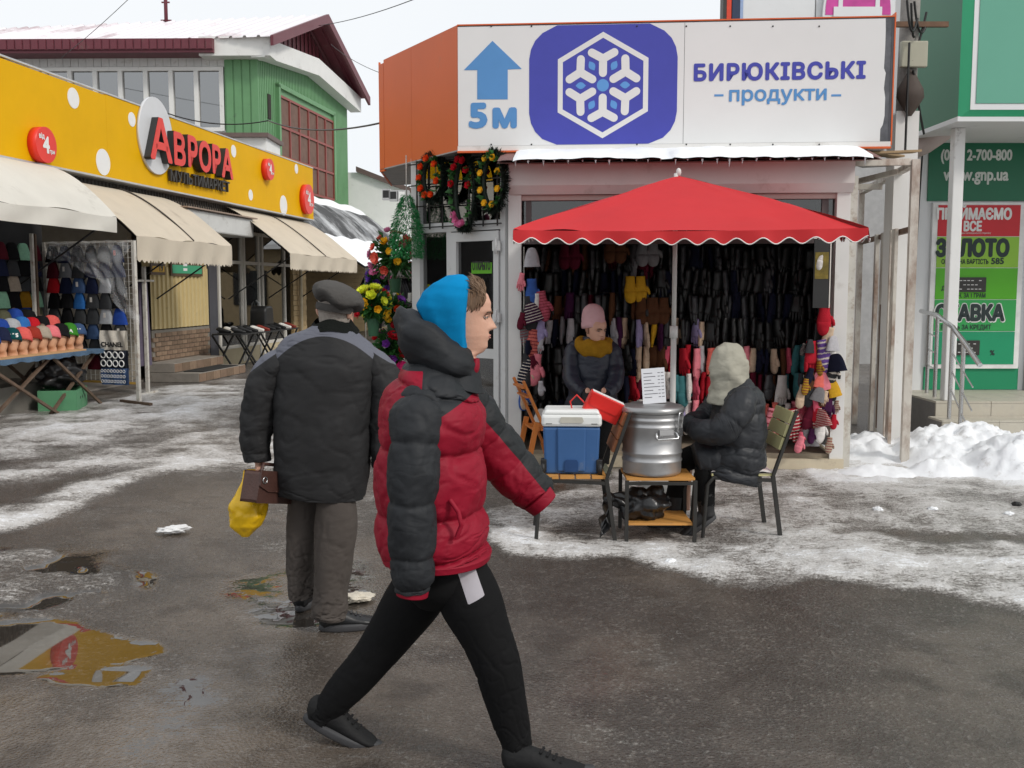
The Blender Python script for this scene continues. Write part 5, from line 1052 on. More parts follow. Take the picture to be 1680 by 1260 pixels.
wreath('long fir wreath with red roses and pink lilies above the door', 764, 316, .125, .32, [(a, 'red') for a in (100, 130, 165, 70, 40, 10)] + [(a, 'pink') for a in (240, 255, 270, 225, 285)], 1, 2)
wreath('oval fir wreath with yellow pansies above the door hinge side', 811, 298, .125, .24, [(a, 'yellow') for a in (115, 65, 20, 340, 160, 200, 240, 290)], 0, 3)
# tinsel garland bundle -------------------------------------------------------
gx = P(667, 322, 10.15); t = thing('tinsel_bundle', 'bundle of bright green tinsel garlands hanging at the shop corner', 'garland', gx)
m = MB(); rr = random.Random(9)
def fnb(r_):
    v = r_.random() ** .8; an = r_.uniform(0, 6.28); R_ = .03 + .13 * math.sin(min(1, v * 1.3) * math.pi * .55); return Vector((R_ * math.cos(an) * r_.uniform(.6, 1), R_ * math.sin(an) * .8, .02 - .62 * v)), Vector((math.cos(an) + r_.uniform(-.6, .6), math.sin(an) + r_.uniform(-.6, .6), -.8 + r_.uniform(-.6, .6)))
leaf_cloud(m, 4200, fnb, .04, rr, .16); tag(m.build('tinsel', GRB, t, recalc=False), kind='stuff'); m = MB(); m.tube([(0, 0, .0), (0, 0, .40)], .006, 5); m.build('hanging_string', STEEL, t)
# bouquets on the flower stand -------------------------------------------------
STANDY = 10.7
def bouquet(label, px, py, Y, R_, cols, n, seed, kinds=(0, 1, 2), nl=300, sc=1.0, vase=True, leafm=None):
    c = P(px, py, Y); t = thing('bouquet', label, 'flowers', c, random.uniform(-1, 1)); rr = random.Random(seed); m = MB()
    leaf_cloud(m, nl, lambda r_: ((lambda d: (d * R_ * r_.uniform(.1, .85), d + Vector((0, 0, -.1))))(Vector((r_.uniform(-1, 1), r_.uniform(-1, 1), r_.uniform(-.8, .7))).normalized())), .09, rr, .45); tag(m.build('foliage', leafm or GRL, t, recalc=False), kind='stuff')
    for k in range(n):
        y_ = 1 - 2 * (k + .5) / n * .8; an = k * 2.4; r2 = math.sqrt(max(0, 1 - y_ * y_)); d = Vector((r2 * math.cos(an), r2 * math.sin(an), y_)); f = flower(t, d * R_ * rr.uniform(.85, 1.1), d, cols[k % len(cols)], kinds[k % len(kinds)], sc * rr.uniform(.8, 1.3))
        st = MB(); st.tube([d * R_ * .9, d * R_ * .4, Vector((0, 0, -R_ * .9))], .004, 4, False); st.build('stem', GRL, t, recalc=False)
    if vase: m = MB(); m.lathe([(.05, -R_ - .16), (.065, -R_ - .02), (.07, -R_ + .02)], 12); m.build('pot', mat('green_plastic_pot', (.03, .1, .05), .4), t)
    return t
bouquet('tall bouquet of red roses and pink lilies at the shop corner', 648, 420, 10.8, .26, ['red', 'pink', 'magenta', 'pink', 'coral', 'red', 'pink', 'yellow'], 30, 11, sc=.85, nl=520)
bouquet('bunch of yellow and lemon chrysanthemums on the stand', 612, 500, 10.3, .16, ['lemon', 'yellow', 'lemon', 'red', 'yellow', 'lemon'], 18, 12, (2, 1), sc=1.05, nl=420)
bouquet('mixed green bunch with purple flowers right of the lemon chrysanthemums', 645, 510, 10.6, .16, ['yellow', 'white', 'purple', 'orange'], 14, 13, nl=520, sc=.8)
bouquet('low bunch of purple and orange pansies on the stand', 668, 535, 10.6, .13, ['violet', 'orange', 'purple', 'red'], 14, 14)
bouquet('dark red bunch low on the stand behind the walking men', 640, 570, 10.6, .17, ['red', 'magenta', 'red', 'purple'], 16, 15, nl=420)
bouquet('lowest bunch of dark red flowers near the ground', 655, 610, 10.6, .17, ['red', 'coral', 'magenta'], 14, 16, nl=420)
bouquet('purple hanging flowers behind the lemon bunch', 622, 460, 11.4, .12, ['purple', 'violet', 'pink'], 14, 17)
fst = thing('flower_stand', 'folding white and black ladder stand holding artificial flowers', 'stand', (P(655, 600, 10.65).x, 10.65, 0))
for x0, x1, y in ((-.35, -.03, -.12), (.05, .12, -.12), (.3, .12, .2), (-.3, -.05, .2)): MB().bar((x0, y, 0), (x1, y * .3, 1.62), .028).build('leg', STEEL, fst)
for z, w in ((.5, .34), (.85, .28), (1.2, .22), (1.5, .2)): m = MB(); m.box(-w, w, -.14, .14, z, z + .015); m.build('shelf', BLK, fst)
# loose blooms seen behind the shop glass
for k, (a, z, c) in enumerate(((.15, 1.0, 'red'), (.3, 1.9, 'white'), (.6, 1.45, 'red'), (.75, 1.0, 'yellow'), (.45, 1.45, 'pink'), (.9, .6, 'red'), (.8, 1.9, 'coral'))):
    p = FW(a - .768 * .75, .75, z + .13); t = thing('potted_bloom', '%s artificial blooms behind the shop glass, %s from the left' % (c, ORD[k]), 'flowers', p); rr = random.Random(k); m = MB()
    leaf_cloud(m, 80, lambda r_: (Vector((r_.uniform(-.08, .08), r_.uniform(-.08, .08), r_.uniform(-.1, .05))), Vector((r_.uniform(-1, 1), r_.uniform(-1, 1), r_.uniform(-.5, 1)))), .07, rr, .5); m.build('foliage', GRL, t, recalc=False)
    for q in range(4): flower(t, (rr.uniform(-.09, .09), rr.uniform(-.09, .05), rr.uniform(-.02, .1)), (rr.uniform(-.5, .5), -1, .6), c, q % 3)
    m = MB(); m.lathe([(.04, -.11), (.055, -.02)], 10); m.build('pot', BLK, t)
# ================================================================= RIGHT: rusty cage, pole, pawn shop
PWH = mat('peeling_white_paint', S2L((206, 200, 190)), .55, .06, 4, .25, 40, dirt=.62, dirtcol=S2L((116, 76, 50)), dscale=4.2, stretch=(1, 1, .5)); PRU = mat('rusty_flat_steel', S2L((104, 78, 60)), .7, .25, 8, .3, 40, dirt=.2, dirtcol=S2L((140, 84, 50)))
CR = Vector((3.73, 9.45, 0)); cdir = Vector((.17, .985, 0)); CRT = math.atan2(cdir.y, cdir.x)
cg = thing('rusty_cage', 'tall rusty steel frame with peeling white paint beside the kiosk', 'frame', CR, CRT)     # local x goes back, +y to the left
zt = P(1490, 262, 9.45).z
MB().bar((0, 0, 0), (0, 0, zt), .09, .07).build('post', PWH, cg); MB().bar((.55, .05, .0), (.55, .05, 2.25), .16, .03).build('post', PWH, cg); MB().bar((.75, .04, .0), (.75, .04, 2.25), .05, .04).build('post', PWH, cg)
MB().bar((1.05, .06, .2), (1.05, .06, 1.5), .14, .02).build('rusted_plate', PRU, cg); MB().bar((1.25, .03, .0), (1.25, .03, 2.25), .16, .03).build('post', PWH, cg); MB().bar((1.62, .03, .1), (1.62, .03, 2.25), .10, .04).build('post', PWH, cg)
MB().bar((2.9, 0, 0), (2.9, 0, zt), .08, .06).build('post', PWH, cg); MB().bar((.05, 0, zt - .03), (2.9, 0, zt - .03), .07, .05).build('top_rail', PWH, cg); MB().bar((.05, 0, 2.22), (2.9, 0, 2.22), .05, .05).build('middle_rail', PRU, cg)
MB().bar((0, .05, zt - .02), (-.12, .62, zt - .03), .06).build('front_rail', PWH, cg); MB().bar((1.5, .02, zt - .1), (1.5, .9, zt - .1), .06).build('cross_rail', PWH, cg); MB().bar((.5, .05, zt - .05), (1.6, .75, zt - .15), .05).build('diagonal_rail', PWH, cg)
for k, (x, y) in enumerate(((2.7, .18), (2.75, .42), (2.8, .66), (2.85, .9))): m = MB(); m.box(x, x + .02, y - .1, y + .11, .02, 2.86); m.build('sheet_panel', mat('white_sheet_panel', S2L((208, 208, 208)), .5, .05, dirt=.15, dirtcol=(.4, .36, .3)), cg)
MB().bar((.35, .52, .0), (.35, .52, 2.75), .03, .09).build('inner_post', PRU, cg)
for x, y in ((.9, .62), (1.9, .66)): MB().bar((x, y, 0), (x, y, 2.7), .09, .05).build('inner_post', PRU if x < 1 else PWH, cg)
MB().bar((.3, .32, .05), (2.4, .5, .05), .07, .05).build('ground_rail', mat('weathered_wood', S2L((150, 128, 98)), .8, .15), cg)
for k, (x0, y0, x1, y1, z, tl) in enumerate(((-.1, .55, .2, -.05, zt + .05, .05), (.1, .6, .5, .05, zt + .12, -.03), (.0, .35, .9, .3, zt + .08, .06), (.4, .7, 1.3, .2, zt + .1, .02))): MB().bar((x0, y0, z), (x1, y1, z + tl), .14, .02).build('roof_board', MATS['weathered_wood'], cg)
MB().bar((.15, .4, zt + .0), (.75, .2, zt + .03), .3, .015).build('roof_sheet', mat('grey_soffit_sheet'), cg)
# ---------------------------------------------------------------- utility pole
pb = P(1478, 300, 10.3); pole = thing('utility_pole', 'grey concrete utility pole with white lower sleeve behind the sign box', 'pole', (pb.x, 10.3, 0)); CON = mat('rough_concrete', (.25, .235, .22), .9, .2, 12, .6, 60)
m = MB(); m.tube([(0, 0, 0), (.02, 0, 3.4), (.06, 0, 7.5)], [.10, .095, .085], 14); m.build('shaft', CON, pole); m = MB(); m.prism([(-.115, 0), (.115, 0), (.115, 3.42), (-.115, 3.42)], -.115, .115); m.build('sleeve', KWH, pole, bevel=.03)
m = MB(); m.box(-.1, .16, -.16, -.10, P(1485, 110, 10.15).z, P(1485, 67, 10.15).z); m.build('meter_box', mat('grey_green_box', S2L((170, 168, 150)), .5, .05), pole, bevel=.01); MB().bar((-.15, -.12, P(1480, 41, 10.2).z), (.36, -.12, P(1480, 41, 10.2).z), .04, .05).build('bracket', PRU, pole)
zl = P(1481, 155, 10.1).z; m = MB(); m.lathe([(.02, .24), (.05, .2), (.13, .06), (.14, -.02), (.09, -.1), (.02, -.2)], 10, (.0, -.16, zl), sy=.55); m.build('lamp_housing', mat('dark_brown_housing', S2L((72, 62, 56)), .7, .15), pole)
for k, (pa, pb_, s_) in enumerate((((1495, 5, 10), (1500, 60, 10.1), .1), ((1500, 2, 10), (1518, 45, 10.1), .15), ((1488, 0, 9.9), (1505, 30, 10), .2), ((1520, 20, 10.2), (1496, 100, 10.15), .05), ((1492, 70, 10.1), (1485, 250, 10.0), .02), ((1498, 115, 10.1), (1516, 220, 10.4), .02))):
    wire('power_cable', 'dark power cable, %s of the tangle on the concrete pole' % ORD[k], [P(*pa), P(*pb_)], .012, s_, group='pole cables')
wire('power_cable', 'long black cable hanging down past the white wall', [P(1516, 215, 11.9), P(1508, 330, 11.9), P(1500, 470, 11.95)], .01, .0)
# ---------------------------------------------------------------- pawn shop
WY = 12.0
pw = thing('pawn_shop', 'green and white shop with porch steps and price board at right', 'building', (0, 0, 0))
PWW = mat('white_wall_panel', (.72, .73, .74), .5, .03, 2, dirt=.05, dirtcol=(.5, .5, .5)); DGR = mat('dark_green_panel', S2L((16, 104, 72)), .35, .05, 1); MGR = mat('mid_green_panel', S2L((30, 138, 96)), .35, .04, 1)
def PX(px, Y=WY, py=400): return P(px, py, Y).x
def PZ(py, Y=WY): return P(1600, py, Y).z
m = MB(); m.box(4.62, 12, WY, WY + .5, .0, 7.5); m.build('wall', PWW, pw); m = MB(); m.box(PX(1525, py=210), 6.12, WY - .02, WY - .001, PZ(330), PZ(208)); m.build('upper_panel', DGR, pw); m = MB(); m.box(PX(1515, py=600), 6.05, WY - .02, WY - .001, .46, PZ(602)); m.build('lower_panel', MGR, pw)
def ptext(body, px0, px1, pyb, h, bold, material, y=WY - .022, sp=1.0, par=None, cap=.73):
    x0, x1 = PX(px0, py=pyb), PX(px1, py=pyb); t = text_mb(body, h / cap, bold, 0, width=x1 - x0, spacing=sp); return t.build('lettering', material, par or pw, ((x0 + x1) / 2, y, PZ(pyb)), recalc=False)
PTX = mat('pale_letter', (.62, .66, .62), .5); ptext('(093) 2-700-800', 1542, 1659, 263, .125, .006, PTX); ptext('www.gnp.ua', 1546, 1653, 296, .12, .006, PTX, cap=.6)
# price board
bd = thing('price_board', 'tall red and green pawn price board on the white wall', 'sign', (0, 0, 0)); bx0, bx1 = 4.945, 6.03
m = MB(); m.box(bx0, bx1, WY - .05, WY - .003, PZ(604), PZ(333)); m.build('white_frame', mat('board_white', (.76, .76, .75), .4), bd); ix0, ix1 = bx0 + .06, bx1 - .06
for nm, y0, y1, c in (('red_field', 337, 388, (196, 36, 46)), ('lime_field', 389, 439, (140, 188, 60)), ('green_field', 440, 491, (86, 172, 36)), ('teal_field', 492, 543, (52, 160, 84)), ('lower_field', 544, 597, (28, 146, 102))):
    m = MB(); m.box(ix0, ix1, WY - .056, WY - .051, PZ(y1), PZ(y0)); m.build(nm, mat(nm + '_vinyl', S2L(c), .4, .03), bd)
BTX = mat('dark_green_letter', (.02, .035, .035), .5); WTX = mat('white_letter', (.75, .75, .74), .5); yb = WY - .0575
ptext('ПРИЙМАЄМО', 1533, 1656, 360, .125, .008, WTX, yb, par=bd); ptext('ВСЕ', 1577, 1607, 379, .11, .007, WTX, yb, par=bd); ptext('* згідно затвердженого переліку', 1568, 1622, 384, .02, 0, WTX, yb, par=bd)
ptext('ЗОЛОТО', 1531, 1652, 420, .19, .016, BTX, yb, par=bd); ptext('ОЦІНОЧНА ВАРТІСТЬ', 1541, 1618, 433, .055, .002, BTX, yb, par=bd); ptext('585', 1622, 1643, 433, .07, .004, BTX, yb, par=bd)
ptext('ДО', 1541, 1553, 476, .05, .002, BTX, yb, par=bd); ptext('ГРН. ЗА 1 ГРАМ', 1560, 1613, 488, .05, .002, BTX, yb, par=bd); ptext('СТАВКА', 1528, 1646, 526, .19, .022, WTX, yb, par=bd); ptext('СТАВКА', 1530, 1644, 525, .18, .014, BTX, yb - .004, par=bd); ptext('В ДЕНЬ ЗА КРЕДИТ', 1540, 1622, 540, .055, .002, BTX, yb, par=bd); ptext('%', 1620, 1628, 582, .06, .003, BTX, yb, par=bd)
for px0, px1, y0, y1 in ((1564, 1616, 455, 479), (1566, 1610, 558, 582)):
    x0, x1 = PX(px0), PX(px1); m = MB(); m.box(x0, x1, WY - .075, WY - .0565, PZ(y1), PZ(y0)); dsp = m.build('number_display', mat('dark_display', (.035, .033, .03), .35), bd)
    for r in range(3):
        for k in range(6):
            if (k + r) % 5 == 1: continue
            m = MB(); a = x0 + .06 + k * (x1 - x0 - .1) / 6; z = PZ(y1) + .03 + r * .05; m.box(a, a + .03, WY - .0765, WY - .0752, z, z + .008); m.build('segment', WTX, dsp)
m = MB(); m.box(6.12, 6.2, WY - .08, WY, .46, 2.75); m.box(7.2, 7.28, WY - .08, WY, .46, 2.75); m.box(6.2, 7.2, WY - .08, WY, 2.67, 2.75); m.build('door_frame', mat('grey_alu', (.4, .41, .42), .4, metal=.3), pw); m = MB(); m.box(6.2, 7.2, WY - .05, WY - .01, .46, 2.67); m.build('door_leaf', mat('grey_door', (.36, .38, .4), .4), pw)
# canopy box
FY = 10.4; bxL = PX(1575, FY, 190); zB = P(1600, 193, FY).z
m = MB(); m.box(bxL, 12, FY + .05, WY, zB + .02, 7.5); m.build('canopy_box', DGR, pw); m = MB(); m.box(bxL - .005, 12, FY + .04, WY - .01, zB - .03, zB + .019); m.build('canopy_soffit', PWW, pw)
x1_ = PX(1592, FY, 150); zi = P(1600, 170, FY).z; zo = P(1600, 180, FY).z
m = MB(); m.add([(bxL, FY + .05, zB), (12, FY + .05, zB), (12, FY, zo), (bxL + .1, FY, zo), (bxL, FY + .05, 7.5), (bxL + .1, FY, 7.5)], [(0, 1, 2, 3), (0, 3, 5, 4)]); m.build('canopy_bevel', mat('light_green_bevel', S2L((52, 168, 120)), .3, .03), pw, recalc=False)
m = MB(); m.box(bxL + .1, 12, FY - .004, FY + .03, zo, 7.5); m.build('canopy_border', PWW, pw); m = MB(); m.box(bxL + .15, 12, FY - .012, FY - .005, zi, 7.5); m.build('canopy_face', mat('pale_green_panel', S2L((100, 164, 142)), .3, .04, 1), pw, bevel=.006)
# porch
TIL = mat('porch_tile', S2L((186, 180, 166)), .5, .06, 3, .2, 30, dirt=.15, dirtcol=(.35, .33, .3)); TIG = mat('porch_side_concrete', (.2, .19, .18), .8, .15, 4, .3, 30)
m = MB(); m.box(4.58, 12, 10.82, WY, .0, .43); m.build('porch_base', TIG, pw); m = MB(); m.box(4.50, 12, 10.45, 10.815, .0, .27); m.build('lower_step', TIG, pw)
for k in range(10): m = MB(); x = 4.58 + k * .6; m.box(x + .003, x + .597, 10.80, WY - .0, .431, .452); m.build('porch_slab', TIL, pw); m = MB(); m.box(x + .003, x + .597, 10.797, 10.8195, .275, .428); m.build('riser_tile', TIL, pw); m = MB(); m.box(x - .08, x + .517, 10.43, 10.79, .271, .292); m.build('step_slab', TIL, pw); m = MB(); m.box(x - .08, x + .517, 10.427, 10.449, .02, .268); m.build('riser_tile', TIL, pw)
cl = P(1560, 500, 10.9); m = MB(); m.box(cl.x - .058, cl.x + .058, 10.84, 10.956, .453, zB - .031); m.build('porch_column', mat('white_column_paint', (.74, .74, .73), .45, .04, 2, dirt=.06), pw, bevel=.01)
m = MB(); m.tube([(4.62, WY - .1, 3.25), (4.7, WY - .35, 3.3), (4.85, WY - .5, 3.42), (4.9, WY - .5, 3.6)], .11, 12); m.build('vent_pipe', mat('pinkish_insulated_pipe', S2L((196, 182, 178)), .6, .08), pw)
# railing
CHR = mat('brushed_steel', (.55, .55, .55), .25, .06, metal=.9); rl = thing('stair_railing', 'brushed steel stair railing on the porch of the green shop', 'railing', (0, 0, 0))
rp = [P(1520, 648, 11.65), P(1533, 652, 11.2), P(1558, 688, 10.55), P(1575, 710, 10.3)]; rp = [Vector((p.x, p.y, z)) for p, z in zip(rp, (.452, .452, .29, .02))]; rp[2].x = 4.62; rp[3].x = 4.63
tops = [Vector((p.x, p.y, P(1520, py, p.y).z)) for p, py in zip(rp, (514, 520, 540, 564))]
for a, b in zip(rp, tops): MB().tube([a, b], .022, 10).build('post', CHR, rl, recalc=False)
MB().tube([tops[0] + Vector((-.0, .25, .02)), tops[0], tops[1] + Vector((0, 0, .02)), tops[2] + Vector((0, 0, .02)), tops[3] + Vector((.0, 0, .02)), tops[3] + (tops[3] - tops[2]).normalized() * .4], .026, 10).build('handrail', CHR, rl, recalc=False)
for f in (.35, .55, .75):
    pts = [a.lerp(b, f) for a, b in zip(rp, tops)]; MB().tube(pts[:2], .009, 6).build('cross_bar', CHR, rl, recalc=False); MB().tube(pts[2:] + [pts[3] + (pts[3] - pts[2]) * .9], .009, 6).build('cross_bar', CHR, rl, recalc=False)
# ---------------------------------------------------------------- building behind the sign box
bk = thing('panelled_building', 'white panelled building with magenta sign behind the sign box', 'building', (0, 22, 0))
x0, x1 = P(1218, 20, 22).x, P(1500, 20, 22).x
m = MB(); m.box(x0, x1 + 6, .05, .6, 0, 10); m.build('wall', mat('grey_panel_joint', (.4, .4, .4), .6), bk)
for i in range(6):
    for j in range(4): m = MB(); a = x0 + i * 1.55; z = 4.9 + j * 1.1; m.box(a + .015, a + 1.535, 0, .05, z + .015, z + 1.085); m.build('facade_panel', PWW, bk)
for k, (p0, p1, c) in enumerate(((1186, 1192, (60, 56, 54)), (1192, 1200, (214, 70, 46)), (1201, 1214, (44, 58, 84)), (1214, 1219, (150, 170, 205)))): m = MB(); m.box(P(p0, 20, 22).x, P(p1, 20, 22).x - .005, -.02, .3, 0, 10); m.build('corner_strip', mat('strip_%s' % ('brown', 'orange', 'navy', 'pale_blue')[k], S2L(c), .5), bk)
c = P(1407, 20, 21.9); m = MB(); m.prism([(c.x + .74 * math.cos(a), c.z - .1 + 1.3 * math.sin(a)) for a in [i * math.pi / 20 for i in range(21)]], -.12, -.06); mg = m.build('magenta_sign', PWW, bk)
m = MB(); m.prism([(c.x + .69 * math.cos(a), c.z - .06 + 1.22 * math.sin(a)) for a in [i * math.pi / 20 for i in range(21)]], -.13, -.121); m.build('magenta_field', mat('magenta_vinyl', S2L((196, 70, 150)), .4, .2, 2), mg)
for dx in (-.42, .36): m = MB(); m.box(c.x + dx, c.x + dx + .09, -.14, -.131, c.z + .05, c.z + .9); m.build('white_band', PWW, mg)
m = MB(); m.box(c.x - .52, c.x + .5, -.15, -.141, c.z - .1, c.z + .1); m.build('white_banner', PWW, mg)
# ================================================================= UMBRELLA AND FURNITURE
UY = 8.35; ux = P(1106, 500, UY).x; um = thing('market_umbrella', 'red square market umbrella with white scalloped edge in front of the kiosk', 'umbrella', (ux, UY, 0), rad(-6)); UR = mat('red_umbrella_cloth', S2L((190, 44, 48)), .7, .07, 1.5, .3, 5, spec=.25)
zp, ze_, hw = 2.585, 2.165, 1.235
UT = Matrix.Translation((0, 0, zp)) @ Matrix.Rotation(rad(3.6), 4, 'X') @ Matrix.Translation((0, 0, -zp))
def tilt(o): o.matrix_local = UT; return o
def can(sx, sy, swap):
    def f(u, v):
        t = v; w = (u - .5) * 2; r = hw * t; x, y = (w * r, -sy * r) if not swap else (sx * r, w * r)
        z = zp - (zp - ze_) * t ** 1.08 - .03 * (1 - w * w) * t * (1 - t) * 2 - .015 * t * t * (1 - w * w); wr = .014 * math.sin(w * 17 + t * 7) * (abs(w) ** 4) * t + .012 * mnoise.noise(Vector((w * 2.2, t * 2.5, sx * 3 + sy))) * t - .010 * max(0, 1 - abs(mnoise.noise(Vector((w * 1.6 + 4, t * 3.2, sy * 5 + sx)))) / .06) * t * (abs(w) > .3)
        return (x + .02, y, z + wr)
    return f
for nm, a in (('canopy_panel', (0, 1, False)), ('canopy_panel', (0, -1, False)), ('canopy_panel', (1, 0, True)), ('canopy_panel', (-1, 0, True))): m = MB(); m.grid(can(*a), 40, 24); tilt(m.build(nm, UR, um, recalc=False))
PIP = mat('white_piping', (.75, .73, .71), .6)
for q in range(4):
    def edge(u, v, q=q, off=0):
        w = (u - .5) * 2; sc = .022 * math.sin(u * 14 * math.pi * 2 / 1.02); base = ze_ - .015 * (1 - w * w); z = base - v * (.075 + sc) ; o = hw + .012 * v + .012 * math.sin(u * 37) * v
        x, y = [(w * hw, -o), (o, w * hw), (-w * hw, o), (-o, -w * hw)][q]; return (x + .02, y, z)
    m = MB(); m.grid(edge, 140, 3); tilt(m.build('valance', UR, um, recalc=False)); m = MB(); m.tube([Vector(edge(i / 140, 1)) for i in range(141)], .0045, 5); tilt(m.build('white_piping', PIP, um, recalc=False))
UPO = mat('white_pole_paint', (.62, .62, .6), .4, .05)
m = MB(); m.tube([(0, 0, .05), (0, 0, 1.32)], .024, 12); m.build('lower_pole', UPO, um); m = MB(); m.tube([(0, 0, 1.3), (0, 0, zp + .02)], .019, 12); m.build('upper_pole', UPO, um); m = MB(); m.tube([(0, 0, 1.26), (0, 0, 1.36)], .034, 12); m.build('pole_clamp', UPO, um)
m = MB(); m.ball((.02, 0, zp + .03), (.022, .022, .035), 10, 8); m.build('finial', UPO, um); m = MB(); m.lathe([(.25, 0), (.25, .05), (.2, .09), (.05, .1), (.045, .25)], 20); m.build('base', mat('grey_concrete_base', (.3, .3, .29), .9), um)
for a in range(8): an = a * math.pi / 4; L_ = hw * (1.4142 if a % 2 else 1) * .98; MB().tube([(0.02, 0, zp - .03), (.02 + L_ * math.cos(an), L_ * math.sin(an), ze_ - .02)], .008, 5).build('rib', UPO, um, recalc=False).matrix_local = UT; MB().tube([(.02, 0, zp - .42), (.02 + .5 * L_ * math.cos(an), .5 * L_ * math.sin(an), (zp + ze_) / 2 - .02)], .007, 5).build('stretcher', UPO, um, recalc=False).matrix_local = UT
# slatted metal chairs facing left -------------------------------------------
CHM = mat('dark_tube_steel', (.025, .024, .022), .5, .2); WOD = mat('varnished_pine', S2L((198, 142, 74)), .5, .12, 5, stretch=(1, 12, 12), dirt=.05); WOB = mat('brown_slat_wood', S2L((146, 92, 58)), .5, .12, 5, stretch=(12, 1, 1)); WOP = mat('pale_yellow_slat', S2L((196, 190, 140)), .6, .08, 5)
def slat_chair(label, x, y, rz, slatm, backm, backn):
    t = thing('slat_chair', label, 'chair', (x, y, 0), rz); sh_, w, dp = .42, .42, .40
    for yy in (-dp / 2, dp / 2):
        MB().tube([(-w / 2 - .045, yy, 0), (-w / 2 - .02, yy, sh_ - .06), (-w / 2 + .02, yy, sh_ - .01), (-w / 2 + .06, yy, sh_)], .013, 8).build('front_leg', CHM, t, recalc=False)
        MB().bar((w / 2 + .06, yy, 0), (w / 2 - .0, yy, sh_), .026).build('rear_leg', CHM, t); MB().bar((w / 2, yy, sh_), (w / 2 + .15, yy, .86), .028, .02).build('back_upright', CHM, t); MB().bar((-w / 2 + .03, yy, sh_ - .012), (w / 2 + .01, yy, sh_ - .03), .022).build('seat_rail', CHM, t)
    for k in range(4): m = MB(); a = -w / 2 + .01 + k * w / 4; m.box(a, a + w / 4 - .012, -dp / 2 + .005, dp / 2 - .005, sh_ - .002, sh_ + .018); m.build('seat_slat', slatm, t)
    for k in range(backn):
        f0 = .40 + k * .2; a = Vector((w / 2 - .018, 0, sh_)).lerp(Vector((w / 2 + .132, 0, .86)), f0); b = Vector((w / 2 - .018, 0, sh_)).lerp(Vector((w / 2 + .132, 0, .86)), f0 + .18)
        m = MB(); m.bar(a, b, dp - .02, .018); m.build('back_slat', backm, t)
    return t
c1 = P(940, 780, 6.75); slat_chair('dark metal chair with brown slats carrying the blue cooler', c1.x, 6.75, .0, WOD, WOB, 3)
c2 = P(1205, 780, 6.85); slat_chair('dark metal chair with pale slats under the seated person', c2.x, 6.85, .02, WOP, WOP, 3)
m = MB(); m.grid(lambda u, v: (-.2 + u * .42, -.2 + v * .4, .017 + .035 * (math.sin(math.pi * u) * math.sin(math.pi * v)) ** .35 + .004 * math.sin(u * 25)), 24, 20); m.grid(lambda u, v: (-.2 + u * .42, -.2 + v * .4, .008), 2, 2)
cu = m.build('seat_cushion', mat('floral_cushion', S2L((206, 200, 198)), .8, .1, 8, .2, 60, dirt=.3, dirtcol=S2L((150, 50, 70)), dscale=7), None, (c2.x, 6.85, .43), recalc=False); tag(cu, 'white and maroon cushion on the chair of the seated person', 'cushion')
# shelf table -----------------------------------------------------------------
tx = P(1077, 880, 6.7).x; tw, td = .45, .40; stb = thing('shelf_table', 'two tier pine and steel shelf table under the metal canister', 'table', (tx, 6.72, 0))
for xx in (-tw / 2, tw / 2):
    for yy in (-td / 2, td / 2): m = MB(); m.box(xx - .012, xx + .012, yy - .012, yy + .012, 0, .415); m.build('leg', CHM, stb)
for yy in (-td / 2, td / 2): MB().bar((-tw / 2 + .012, yy, .395), (tw / 2 - .012, yy, .395), .02).build('rail', CHM, stb)
for z in (.11, .41):
    for k in range(4): m = MB(); a = -td / 2 + .013 + k * (td - .026) / 4; m.box(-tw / 2 + (.013 if z < .3 else 0), tw / 2 - (.013 if z < .3 else 0), a + .001, a + (td - .026) / 4 - .001, z + .001, z + .018); m.build('plank', WOD, stb)
# canister ---------------------------------------------------------------------
ALUM = mat('dull_aluminium', (.46, .46, .465), .46, .06, 3, .05, 30, metal=.85, dirt=.05, dirtcol=(.3, .28, .26))
px_, R = P(1069, 780, 6.72).x, .197; can_ = thing('metal_canister', 'big aluminium food canister with clamped lid on the shelf table', 'canister', (px_, 6.72, .429), rad(0))
prof = [(.02, .002), (R - .02, .0), (R - .004, .012), (R, .03)]
for z in (.10, .155, .33, .375): prof += [(R, z - .012), (R + .005, z - .006), (R + .006, z), (R + .005, z + .006), (R, z + .012)]
prof += [(R, .40), (R + .004, .405), (R + .004, .415)]; m = MB(); m.lathe(prof, 56); m.build('body', ALUM, can_)
m = MB(); m.lathe([(R - .01, .416), (R + .012, .418), (R + .016, .43), (R + .014, .45), (R + .0, .462), (R - .03, .468), (R - .045, .474), (R * .5, .478), (.001, .479)], 56); m.build('lid', mat('grey_lid_aluminium', (.36, .36, .36), .38, .06, 3, metal=.8), can_)
def rotp(a, r, z): return Vector((r * math.sin(a), -r * math.cos(a), z))
a = rad(18); m = MB(); m.tube([rotp(a - .33, R + .006, .30), rotp(a - .33, R + .03, .295), rotp(a - .33, R + .045, .27), rotp(a - .30, R + .045, .262), rotp(a + .30, R + .045, .262), rotp(a + .33, R + .045, .27), rotp(a + .33, R + .03, .295), rotp(a + .33, R + .006, .30)], .007, 8); m.build('handle', CHR, can_, recalc=False)
m = MB(); m.box(-.05, .05, -R - .02, -R + .02, .285, .32, Matrix.Rotation(a, 4, 'Z')); m.build('handle_plate', ALUM, can_)
a = rad(48); m = MB(); m.box(-.022, .022, -R - .03, -R + .015, .27, .33, Matrix.Rotation(a, 4, 'Z')); m.build('clamp_plate', CHR, can_); m = MB(); m.tube([rotp(a - .11, R + .02, .31), rotp(a - .11, R + .03, .41), rotp(a - .08, R + .03, .43), rotp(a + .08, R + .03, .43), rotp(a + .11, R + .03, .41), rotp(a + .11, R + .02, .31)], .005, 6); m.build('clamp_loop', CHR, can_, recalc=False)
